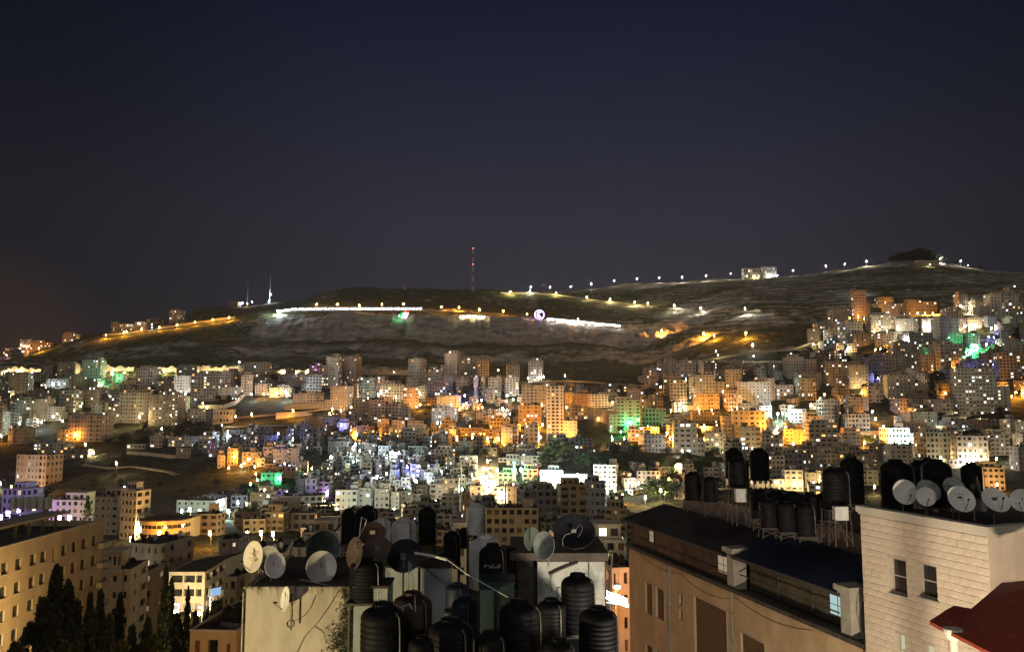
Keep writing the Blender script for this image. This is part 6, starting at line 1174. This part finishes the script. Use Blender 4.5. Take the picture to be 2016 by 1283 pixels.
for k in range(nr_ + 1):
    s = s0 + (s1 - s0) * k / nr_; dz = .035 if k % 2 else 0; q = (rp(s, .25, EZ - .0 + dz), rp(s, -3.0, EZ + 1.15 + dz))
    if pv: cn.face([pv[0], q[0], q[1], pv[1]], 'blue_metal'); cn.face([(pv[0][0], pv[0][1], pv[0][2] - .03), (q[0][0], q[0][1], q[0][2] - .03), q[0], pv[0]], 'blue_metal')
    pv = q
cn.build('canopy_sheet', bb); bbox('canopy_beam', s0, s1, -.1, .1, EZ - .2, EZ - .04, 'dark_trim')
# upper roof block with the tank crowd
RZ = CZ - 6.75
bbox('upper_storey', S(1270,1090), Lb - .4, -10.8, -3.3, Hf + .005, RZ - BZ, 'dim'); bbox('upper_roof', S(1270,1090) - .1, Lb - .3, -10.9, -3.2, RZ - BZ + .002, RZ - BZ + .12, 'roofing')
bbox('parapet', S(1270,1090), Lb - .4, -3.5, -3.3, RZ - BZ + .122, RZ - BZ + .45, 'dark_trim')
RT = [(1364,927,34,49,1.1,'leftmost black tank on the right-hand roofs'),(1398,937,30,47,1.1,'black tank second from the left on the right-hand roofs'),(1444,881,34,47,1.15,'tall black tank on a high frame, back one of the frame pair'),(1453,899,39,44,1.0,'black tank on a frame, front left one of the raised three'),(1494,881,36,45,1.15,'black tank on a frame, right one of the raised three'),
 (1494,962,34,42,1.1,'dark tank below the raised three, first of the low row'),(1527,964,34,42,1.1,'dark tank of the low row with a pale rim'),(1560,966,35,41,1.1,'dark tank in the middle of the low row'),(1594,968,36,40,1.1,'dark tank at the right end of the low row'),(1625,966,34,39.5,1.1,'dark tank of the low row behind the white panel'),(1512,980,34,39.5,1.1,'front dark tank under the low row on the left'),(1548,985,36,39,1.1,'front dark tank under the low row in the middle'),(1585,988,36,38.5,1.2,'front dark tank under the low row on the right'),
 (1642,918,46,38,1.2,'black tank with a bright edge left of the stone building'),(1675,897,44,39.5,1.4,'tall black tank touching the stone building skyline')]
for x, yt, wp, d, hr, lb in RT:
    top = P(x, yt, d); h = 1.45 * wp / F * d * hr; base = top.z - h; z0 = RZ + .125
    tank(x, yt, wp, d, 'tank_black', 'ribbed', lb, hr)
    if base - z0 > .1:
        dia = wp / F * d; s_ = empty('tank_stand', (top.x, top.y, z0), 'steel stand of the ' + lb, 'stand'); hh = base - z0
        for sx_ in (-1, 1):
            for sy_ in (-1, 1): l_ = MB(); l_.tube([(sx_ * dia * .5, sy_ * dia * .42, 0), (sx_ * dia * .42, sy_ * dia * .4, hh - .07)], .03, 'dark_trim', 5); l_.build('leg', s_)
        p_ = MB(); p_.box(-dia * .5, dia * .5, -dia * .5, dia * .5, hh - .07, hh - .002, 'dark_trim'); p_.tube([(-dia * .48, -dia * .45, .1), (dia * .45, -dia * .45, hh - .1)], .02, 'dark_trim', 4); p_.tube([(dia * .48, -dia * .45, .1), (-dia * .45, -dia * .45, hh - .1)], .02, 'dark_trim', 4); p_.build('platform', s_)
def small_panel(x0, x1, yt, yb, d, label, name='white_box', cat='box', zb=None):
    a = P(x0, yb, d); b2 = P(x1, yt, d); zb = RZ + .125; r = empty(name, (a.x, d, zb), label, cat); m_ = MB(); m_.box(0, b2.x - a.x, 0, .35, a.z - zb, b2.z - zb, 'tank_white'); m_.build('casing', r);  m_ = MB(); m_.tube([(.05, .17, 0), (.05, .17, a.z - zb)], .025, 'metal', 5); m_.tube([(b2.x - a.x - .05, .17, 0), (b2.x - a.x - .05, .17, a.z - zb)], .025, 'metal', 5); m_.build('leg', r)
small_panel(1450,1470,962,988,43,'white box on legs beneath the raised black tanks'); small_panel(1645,1670,997,1024,37,'white box before the tall black tanks near the stone building')
# ------------------------------------------------------------------ stone building
C0 = P(1943, 1030, 30); L0 = P(1693, 990, 36); zs = CZ - 4.62; SZ = CZ - 50; so_ = Vector((L0.x, L0.y, SZ)); e3 = C0 - L0; e3.z = 0; Ls = e3.length; es = e3.to_2d().normalized(); ns = Vector((es.y, -es.x)); srot = math.atan2(es.y, es.x)
sb = empty('stone_building', so_, 'pinkish stone-faced building with two tall dark windows on the right', 'building')
surf('stone', (.44, .365, .28), (.58, .49, .385), scale=3.5, rough=.85, bump=.25, rand=.05); surf('mortar', (.36, .30, .23), (.44, .37, .29), scale=3, rough=.95); surf('plaster_pink', (.34, .27, .21), (.44, .36, .28), scale=.9, rough=.9, stretch=(1, 1, .4))
def SP(x, y): s, z, d = plane_at(L0, C0, x, y); return s, z - SZ
Hs = zs - SZ; ops = []
def srect(x0, x1, yt, yb, k=0): a, z1 = SP(x0, yt); b2, _ = SP(x1, yt); _, z0 = SP(x0, yb); return (a, b2, z0, z1)
W1 = srect(1748,1783,1096,1164); W2 = srect(1806,1843,1107,1172); W3 = srect(1762,1781,1244,1310); W4 = srect(1817,1838,1265,1330)
ops = [W1, W2, W3, W4]; m_ = MB(); pan = []
dep = .30
m_.facade((0, 0), es * Ls, 0, Hs - .28, ops + [(1.2, 2.2, 30, 31.6), (3.8, 4.8, 30, 31.6)], 'mortar', dep, lambda o_, q, e_, nn: pan.append((o_, q)))
Ds = 9; q1 = es * Ls; q2 = q1 - ns * Ds; q3 = -ns * Ds
m_.facade(q1, q2, 0, Hs - .28, [], 'plaster_pink'); m_.facade(q2, q3, 0, Hs - .28, [], 'plaster_pink'); m_.facade(q3, (0, 0), 0, Hs - .28, [], 'plaster_pink')
m_.build('wall', sb)
rm = MB(); rm.face([(0, 0, Hs - .28), (q1.x, q1.y, Hs - .28), (q2.x, q2.y, Hs - .28), (q3.x, q3.y, Hs - .28)], 'roofing'); rm.build('roof', sb)
cp = MB(); mid = q1 / 2; cp.box(-Ls / 2 - .12, Ls / 2 + .12, -.16, .3, Hs - .277, Hs, 'coping', rot=srot, c=(mid.x, mid.y)); cp.box(-Ls / 2 - .04, Ls / 2 + .04, -.09, -.03, Hs - .36, Hs - .28, 'coping', rot=srot, c=(mid.x, mid.y)); md = (q1 + q2) / 2; cp.box(-Ds / 2 + .31, Ds / 2, -.10, .3, Hs - .277, Hs - .003, 'coping', rot=math.atan2(-ns.y, -ns.x), c=(md.x, md.y)); cp.build('parapet_coping', sb)
# stones, laid course by course around the windows
ch_ = .285; rows_ = int((Hs - .40 - (SP(1700, 1300)[1] - 1.2)) / ch_); BM = {}; nst = 0; rest = MB(); ztop = Hs - .40
def stone_piece(s0, s1, z0, z1):
    global nst
    w_ = s1 - s0 - .007; h_ = z1 - z0 - .007
    if w_ < .05 or h_ < .05: return
    pr = random.uniform(.010, .018)
    if nst >= 300: rest.box(s0 + .0035, s1 - .0035, -pr, -.002, z0 + .0035, z1 - .0035, 'stone', rot=srot); return
    k = (round(w_, 2), round(h_, 2))
    if k not in BM:
        b_ = MB(); a, hh, t = w_ / 2, h_ / 2, .007
        f = [(-a, 0, -hh), (a, 0, -hh), (a, 0, hh), (-a, 0, hh)]; g_ = [(-a + t, -.012, -hh + t), (a - t, -.012, -hh + t), (a - t, -.012, hh - t), (-a + t, -.012, hh - t)]
        b_.face(g_, 'stone')
        for i in range(4): b_.face([f[i], f[(i + 1) % 4], g_[(i + 1) % 4], g_[i]], 'stone')
        o = b_.build('stone'); BM[k] = o.data; bpy.data.objects.remove(o)
    o = bpy.data.objects.new('stone', BM[k]); col.objects.link(o); o.parent = sb; c = es * ((s0 + s1) / 2) + ns * (.002 + pr * .3); o.location = (c.x, c.y, (z0 + z1) / 2); o.rotation_euler = (0, 0, srot); nst += 1
SW = [.44, .52, .60]
for r_ in range(rows_):
    z1 = ztop - r_ * ch_; z0 = z1 - ch_; s = 0; first = True
    while s < Ls - .01:
        w_ = random.choice(SW) if not first else (.3 if r_ % 2 else .52); first = False; e_ = min(s + w_, Ls)
        if Ls - e_ < .2: e_ = Ls
        segs = [(s, e_)]
        for o_ in ops:
            if z1 > o_[2] - .02 and z0 < o_[3] + .02 and min(z1, o_[3]) - max(z0, o_[2]) > .04:
                ns_ = []
                for a, b2 in segs:
                    if b2 <= o_[0] or a >= o_[1]: ns_.append((a, b2))
                    else:
                        if a < o_[0] - .04: ns_.append((a, o_[0]))
                        if b2 > o_[1] + .04: ns_.append((o_[1], b2))
                segs = ns_
        for a, b2 in segs: stone_piece(a, b2, z0, z1)
        s = e_
if rest.f: rest.build('stone', sb, kind='stuff')
for i, (o_, q) in enumerate(pan[:4]):
    w_ = o_[1] - o_[0]; h_ = o_[3] - o_[2]; c_ = (Vector(q[0]) + Vector(q[1])) / 2; f_ = MB(); t = .06
    for bx in ((-w_ / 2, w_ / 2, 0, t), (-w_ / 2, w_ / 2, h_ - t, h_), (-w_ / 2, -w_ / 2 + t, t, h_ - t), (w_ / 2 - t, w_ / 2, t, h_ - t), (-w_ / 2 + t, w_ / 2 - t, h_ * .48, h_ * .48 + .05)): f_.box(bx[0], bx[1], -.06, -.01, bx[2], bx[3], 'coping')
    fo = f_.build('window', sb, loc=c_); fo.rotation_euler = (0, 0, srot)
    g_ = MB(); g_.face([(-w_ / 2 + t, -.03, t), (w_ / 2 - t, -.03, t), (w_ / 2 - t, -.03, h_ - t), (-w_ / 2 + t, -.03, h_ - t)], 'glass_dark' if i < 2 else 'win_stone'); g_.build('pane', fo); s_ = MB(); s_.box(-w_ / 2 - .05, w_ / 2 + .05, -.36, -.305 + .0, -.07, -.003, 'coping'); s_.build('sill', fo)
# tanks and dishes on the stone building
zr = zs - .28
for x, yt, wp, d, hr, lb in ((1762,903,56,37,1.15,'big black tank behind the leftmost dish of the stone building'),(1808,905,42,38,1.2,'black tank second from the left behind the row of dishes'),(1842,903,54,36.5,1.15,'wide black tank in the middle behind the row of dishes'),(1911,910,38,36.5,1.2,'black tank alone at the right behind the row of dishes'),(1826,900,30,38,1.2,'narrow black tank squeezed between two wide ones')):
    tank(x, yt, wp, d, 'tank_black', 'ribbed', lb, hr); top = P(x, yt, d); h = 1.45 * wp / F * d * hr
    if top.z - h - zr > .05:
        dia = wp / F * d; s_ = empty('tank_stand', (top.x, top.y, zr), 'stand of the ' + lb, 'stand')
        for sx_ in (-1, 1): p_ = MB(); p_.box(sx_ * dia * .3 - .12, sx_ * dia * .3 + .12, -dia * .45, dia * .45, 0.002, top.z - h - zr - .003, 'dim'); p_.build('block', s_)
dish(1781,968,47,47,35.2,-1,'dish_white','leftmost round pale dish on the stone building',base=zr,arm=True); dish(1828,966,45,42,35.2,1,'dish_grey','large greyish dish behind a smaller pale one',base=zr,arm=False); dish(1823,977,35,36,34.2,-1,'dish_white','small pale dish in front of the greyish one',base=zr)
dish(1878,960,42,40,34,1,'dish_grey','greyish green dish behind the large lettered dish',base=zr,arm=False); DL = dish(1892,982,52,50,32.6,-1,'dish_white','large pale dish with faint lettering, third from the right',base=zr)
dish(1926,958,24,44,33.4,1,'dish_grey','greyish dish seen nearly edge-on',base=zr,arm=False); dish(1960,984,52,47,32,1,'dish_white','pale pinkish dish second from the right edge',base=zr); dish(2012,984,30,42,32.6,-1,'dish_white','pale dish cut by the right edge of the view',base=zr)
m_ = MB(); cl = P(1892, 972, 32.3) - DL.location
for k in range(7): m_.box(cl.x - .16 + k * .045, cl.x - .13 + k * .045, cl.y, cl.y + .004, cl.z - .02, cl.z + random.uniform(.01, .035), 'metal')
m_.build('faded_mark', DL)
near_spot = P(1908, 958, 60)
# red roof at the lower right corner
surf('red_sheet', (.22, .035, .018), (.32, .055, .028), scale=2.5, rough=.65, bump=.2, rand=.05)
rr0 = P(1830, 1222, 24); rd = empty('red_roof', rr0, 'dark red sloping porch roof at the lower right corner', 'roof')
V = {k: P(*v) - rr0 for k, v in dict(a=(1830,1222,24), b=(1878,1191,25.4), c=(1912,1197,24.8), d=(1972,1146,28.2), e=(2060,1138,28.2), f=(2090,1330,20), g=(1950,1283,21.4)).items()}
m_ = MB(); top = [V[k] for k in 'agfedcb']; m_.face(top, 'red_sheet'); low = [v + Vector((0, 0, -.10)) for v in top]; m_.face(low[::-1], 'dark_trim')
for i in range(7): m_.face([low[i], low[(i + 1) % 7], top[(i + 1) % 7], top[i]], 'red_sheet')
m_.build('roof_sheet', rd)
for i in range(9):
    t = i / 8; a = V['a'].lerp(V['b'], 0) ; p0 = V['a'].lerp(V['g'], t); p1 = V['b'].lerp(V['e'], t) if t > .55 else V['b'].lerp(V['c'], min(1, t * 1.6)); s_ = MB(); s_.tube([p0.lerp(p1, .03) + Vector((0, 0, .004)), p0.lerp(p1, .85) + Vector((0, 0, .004))], .010, 'red_sheet', 4); s_.build('seam', rd)
m_ = MB(); pc_ = P(1877, 1262, 23.2) - rr0; m_.lathe([(.13, -3), (.13, .05), (.2, .12), (.26, .28), (.26, .36)], 'coping', pc_, 12); m_.build('porch_column', rd)
m_ = MB(); m_.tube([pc_ + Vector((0, 0, -3)), pc_ + Vector((0, 0, -38))], .13, 'coping', 8); m_.build('porch_column', rd)
# ------------------------------------------------------------------ near trees, lower left
for x, yt, d, wd, kd in ((112,1100,88,1.15,'cypress'),(135,1130,84,1.0,'cypress'),(85,1165,80,1.3,'cypress'),(150,1170,78,1.2,'cypress'),(60,1215,72,1.4,'cypress'),(100,1200,70,1.5,'cypress'),(178,1165,82,.7,'pine'),(198,1160,80,.75,'pine'),(237,1165,86,.8,'pine'),(215,1210,72,.9,'pine'),(170,1230,64,1.2,'cypress'),(260,1230,78,1.0,'pine'),(292,1215,84,1.0,'pine'),(327,1108,118,.75,'cypress'),(338,1135,112,.8,'cypress'),(371,1150,140,.7,'pine'),(350,1205,100,1.2,'pine'),(385,1200,110,1.2,'pine'),(300,1250,70,1.2,'pine'),(425,1180,150,.9,'bush'),(240,1262,62,1.3,'pine'),(130,1255,58,1.4,'cypress'),(30,1255,60,1.3,'cypress'),(1182,1078,150,.8,'bush'),(1160,1085,152,.8,'bush'),(1205,1085,148,.7,'bush')):
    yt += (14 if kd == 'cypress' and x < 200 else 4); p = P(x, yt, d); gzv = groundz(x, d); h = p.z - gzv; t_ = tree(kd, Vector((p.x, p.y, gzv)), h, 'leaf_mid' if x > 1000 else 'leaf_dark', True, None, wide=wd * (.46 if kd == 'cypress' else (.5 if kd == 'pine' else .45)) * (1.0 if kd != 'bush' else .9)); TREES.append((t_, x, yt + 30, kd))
# tanks on the long ochre building and its roof
for i in range(6):
    x = 27 + i * 13.5; top = P(x, 1010 + i * .6, 122); zr2 = LBo.z + LBH + 2.2; tank(x, 1010, 13.5, 122, 'tank_white', 'plain', 'white tank, number'.replace(', number', '') + ' %s of the six in a row on the long ochre building' % ('first from the left', 'second from the left', 'third from the left', 'fourth from the left', 'fifth from the left', 'rightmost')[i], 1.2, group='white tanks in a row on the ochre building', at=Vector((top.x, 122, zr2 + 1.45 * 13.5 / F * 122 * 1.2)))
# street lamps just outside the frame that light the nearest walls
def plain_lamp(loc, key, power, h, label):
    r = empty('street_lamp', loc, label, 'street lamp')
    for nm, me in zip(('pole', 'head', 'bulb'), lamp_mesh(key, h, .0)): o = bpy.data.objects.new(nm, me); col.objects.link(o); o.parent = r
    lamp_light((0, -1.6, h - .9), key, power, .5, parent=r)
plain_lamp((-15.5, 14.5, CZ - 19), 'Y', LA, 7, 'street lamp left of the stained stair house, outside the view'); plain_lamp((9.5, 17, CZ - 22), 'P', LB_, 8, 'street lamp below the stone building, outside the view')
r = empty('wall_lamp', (13.5, 5, CZ - 1.5), 'lamp on a bracket of the viewer\'s own building, outside the view', 'lamp')  # added unseen lamp to brighten the dishes and nearby walls
m_ = MB(); m_.tube([(0, -2, 0), (0, 0, .1), (0, .5, 0)], .04, 'metal', 6); m_.build('bracket', r); m_ = MB(); m_.lathe([(.06, 0), (.14, .08), (.14, .2), (.05, .28)], 'bulb_W', (0, .5, -.3), 10); m_.build('bulb', r); lamp_light((0, .9, -.2), 'W', 2600, .3, parent=r)
# thin night haze round the whole scene, sky outside
hz_ = MB(); hz_.box(-3500, 3500, -60, 2500, -72, 400, 'glass_dark'); ho = hz_.build('haze', kind='stuff')
hm = bpy.data.materials.new('haze'); hm.use_nodes = True; hn = hm.node_tree; hn.nodes.clear(); oo = hn.nodes.new('ShaderNodeOutputMaterial'); pv_ = hn.nodes.new('ShaderNodeVolumePrincipled'); pv_.inputs['Density'].default_value = .00003; pv_.inputs['Color'].default_value = (.9, .93, 1, 1); pv_.inputs['Anisotropy'].default_value = .55; hn.links.new(pv_.outputs[0], oo.inputs['Volume']); ho.data.materials.clear(); ho.data.materials.append(hm)

# ------------------------------------------------------------------ names and words: every thing gets a label of its own
LM_ = [('the green-washed block',1237,818),('the orange-lit retaining wall',1188,822),('the blank warehouses',1160,786),('the white floodlights',1110,938),('the bright uphill street',960,930),('the magenta balcony block',618,730),
 ('the smooth lit slab',580,817),('the green minaret',222,745),('the wooded knoll',320,852),('the many-windowed grey tower',1930,770),('the green light tube',1907,690),('the cyan-lit house',1768,856),('the gabled orange block',1392,790),
 ('the pinkish hillside tower',1352,724),('the dazzling floodlight cluster',1540,810),('the lone hillside lamp',1112,745),('the twin slim towers',900,722),('the orange terraces',980,845),('the blue lamp',802,918),('the orange-lit corner house',488,902),
 ('the balconied white tower',820,730),('the orange hillside terrace',1815,606),('the pale far-right slab block',1980,600),('the warm-windowed left tower',320,805),('the violet-lit building',25,985),('the pinkish five-storey block',64,925),
 ('the curved orange building',325,1040),('the long bluish-white house',385,995),('the ochre stair-window block',1010,1035),('the ochre floodlight-side block',1127,995),('the tallest slim tower',1093,810),('the cool open-slope floodlights',555,772),
 ('the paired centre-left towers',672,730),('the light ring',1062,622),('the flag lights',795,619),('the radio mast',931,565),('the ridge villa',1497,534),('the left ridge road',330,640),('the broad grey right tower',1487,780),('the big orange lamp',1525,846),
 ('the palm-side white block',1196,938),('the slim orange right tower',1697,600),('the wooded ridge top',1815,505),('the lit serpentine road',1480,695),('the left skyline block',345,622),('the far-left skyline cluster',55,682),('the warm-lit shops',715,995),('the pink brown towers',808,782),
 ('the ochre cube houses',768,838),('the cool twin lamps',780,888),('the dark old quarter',640,905),('the pink stepped block',830,780),('the raised black tanks',1470,910),('the black roof tanks',1365,940),('the arched orange block',1392,822),('the left town lamps',80,830),('the far-left lamp',33,780),('the violet left-edge glow',10,1005)]
ORD = ['leftmost','second','third','fourth','fifth','sixth','seventh','eighth','ninth','tenth','eleventh','twelfth','thirteenth','fourteenth','fifteenth','sixteenth']
def where(x, y):
    n_, lx, ly = min(LM_, key=lambda q: math.hypot((x - q[1]) , (y - q[2]) * 1.5)); dx, dy = x - lx, (y - ly) * 1.4; r_ = math.hypot(dx, dy)
    if r_ < 9: return 'right beside ' + n_
    a = 'just ' if r_ < 24 else ('well ' if r_ > 60 else '')
    if abs(dx) > 2.2 * abs(dy): w_ = 'right of' if dx > 0 else 'left of'
    elif abs(dy) > 2.2 * abs(dx): w_ = 'below' if dy > 0 else 'above'
    else: w_ = ('below' if dy > 0 else 'above') + ' and ' + ('right of' if dx > 0 else 'left of')
    return a + w_ + ' ' + n_
def settle(items):      # items: (object, base label, x, y)
    by = {}
    for it in items: by.setdefault(it[1], []).append(it)
    for lb, L_ in by.items():
        if len(L_) == 1: L_[0][0]['label'] = lb; continue
        L_.sort(key=lambda q: q[2])
        for i, it in enumerate(L_):
            s_ = 'rightmost' if i == len(L_) - 1 else ('leftmost' if i == 0 else (ORD[i] + ' from left' if i < len(ORD) else 'far along'))
            it[0]['label'] = lb + ', ' + s_
# houses past the limit become one mass: the smallest in view
W_ = {'apartment_tower': 'tower', 'apartment_block': 'block', 'house': 'house'}
houses = sorted([b for b in BLD if b['name'] == 'house' and not b['label']], key=lambda b: (b['x1'] - b['x0']) * (b['yb'] - b['yt']))
nh = sum(1 for b in BLD if b['name'] == 'house') - 282; drop = houses[:max(0, nh)]
if drop:
    me = MB()
    for b in drop:
        M_ = b['o'].matrix_basis
        for ch in list(b['o'].children):
            i = len(me.v); me.v.extend([tuple(M_ @ v.co) for v in ch.data.vertices]); mm = [me.mi(mt.name) for mt in ch.data.materials]
            for p in ch.data.polygons: me.f.append(tuple(i + q for q in p.vertices)); me.m.append(mm[p.material_index])
            bpy.data.objects.remove(ch)
        bpy.data.objects.remove(b['o']); BLD.remove(b)
    o = me.build('small_houses', kind='stuff'); o['label'] = 'smallest low houses scattered between the larger blocks of the town'; o['category'] = 'houses'
items = []
for b in BLD:
    o = b['o']; o['category'] = b['cat']; o['group'] = {'apartment_tower': 'tower blocks of the town', 'apartment_block': 'apartment blocks of the town', 'house': 'low houses of the town'}.get(b['name'], 'buildings of the town')
    if b['label']: o['label'] = b['label']; continue
    st_ = NUMW[min(b['rows'], 18)]; lit = ' with many lit windows' if b['lit'] > 9 else (' without lit windows' if b['lit'] == 0 and b['rows'] > 2 else '')
    lb = '%s %s-storey %s %s' % (TONEW[b['tone']], st_, W_[b['name']], where(b['x'], b['y']))
    if b['style'] == 'bands' and b['rows'] > 2: lb = 'banded ' + lb
    elif b['style'] == 'balc' and b['rows'] > 2: lb = 'balconied ' + lb
    if b['lit'] > 6: lb = 'well-lit ' + lb
    items.append((o, lb, b['x'], b['y']))
settle(items)
items = []
for r, x, y, k, h in LAMPS:
    if r.name.startswith('wall_lamp'): items.append((r, 'small yellow lamp under the rock cutting, ' + where(x, y), x, y)); r['category'] = 'lamp'; continue
    fl = k in 'WCTBGVR'
    if fl: r.name = 'floodlight'; r['category'] = 'floodlight'; r['group'] = 'floodlights and cool lamps of the town'  # cool-coloured pole lamps, same mesh as the street lamps, named apart
    items.append((r, '%s %s %s' % (CN[k], 'floodlight' if fl else 'street lamp', where(x, y)), x, y))
settle(items)
items = []
for t, x, y, kd in TREES:
    if x < 450 and y > 1080 or (x < 160 and y > 1000):
        nmk = {'cypress': 'cypress', 'pine': 'pine', 'bush': 'bushy tree'}[kd]; t['group'] = 'dark trees at the lower left'
        pos = 'before the long ochre building' if x < 205 else ('before the banded school' if x > 325 else 'between the ochre building and the school')
        ht = 'tall' if y < 1160 else ('middling' if y < 1235 else 'low'); items.append((t, 'black silhouetted %s %s %s' % (ht, nmk, pos), x, y))
    else:
        t['group'] = 'trees on the slopes and between the houses'
        items.append((t, '%s %s' % ({'cypress': 'slender dark cypress', 'pine': 'dark pine', 'bush': 'round dark tree'}[kd], where(x, y)), x, y))
    t['category'] = 'tree'
settle(items)
items = []
for c, x, y, pc_, way in CARS: c['category'] = 'car'; c['group'] = 'cars in the uphill street'; items.append((c, '%s car %s on the bright uphill street, %s' % (pc_, 'showing headlights' if way else 'showing tail lights', 'upper half' if y < 945 else 'lower half'), x, y))
settle(items)
# a label may only be used once; anything still equal is told apart by height in the view
seen = {}
for o in col.objects:
    if o.parent is None and o.get('label'):
        l_ = o['label']
        if len(l_.split()) > 16: l_ = l_.replace(' and ', ' ').replace(' with many lit windows', ''); o['label'] = ' '.join(l_.split()[:16])
        seen.setdefault(o['label'], []).append(o)
for k, v in seen.items():
    if len(v) > 1: print('DUP', k, len(v))
for k in ('house', 'apartment_block', 'apartment_tower', 'street_lamp', 'floodlight', 'tree'): print(k, sum(1 for o in col.objects if o.parent is None and o.name.split('.')[0] == k))
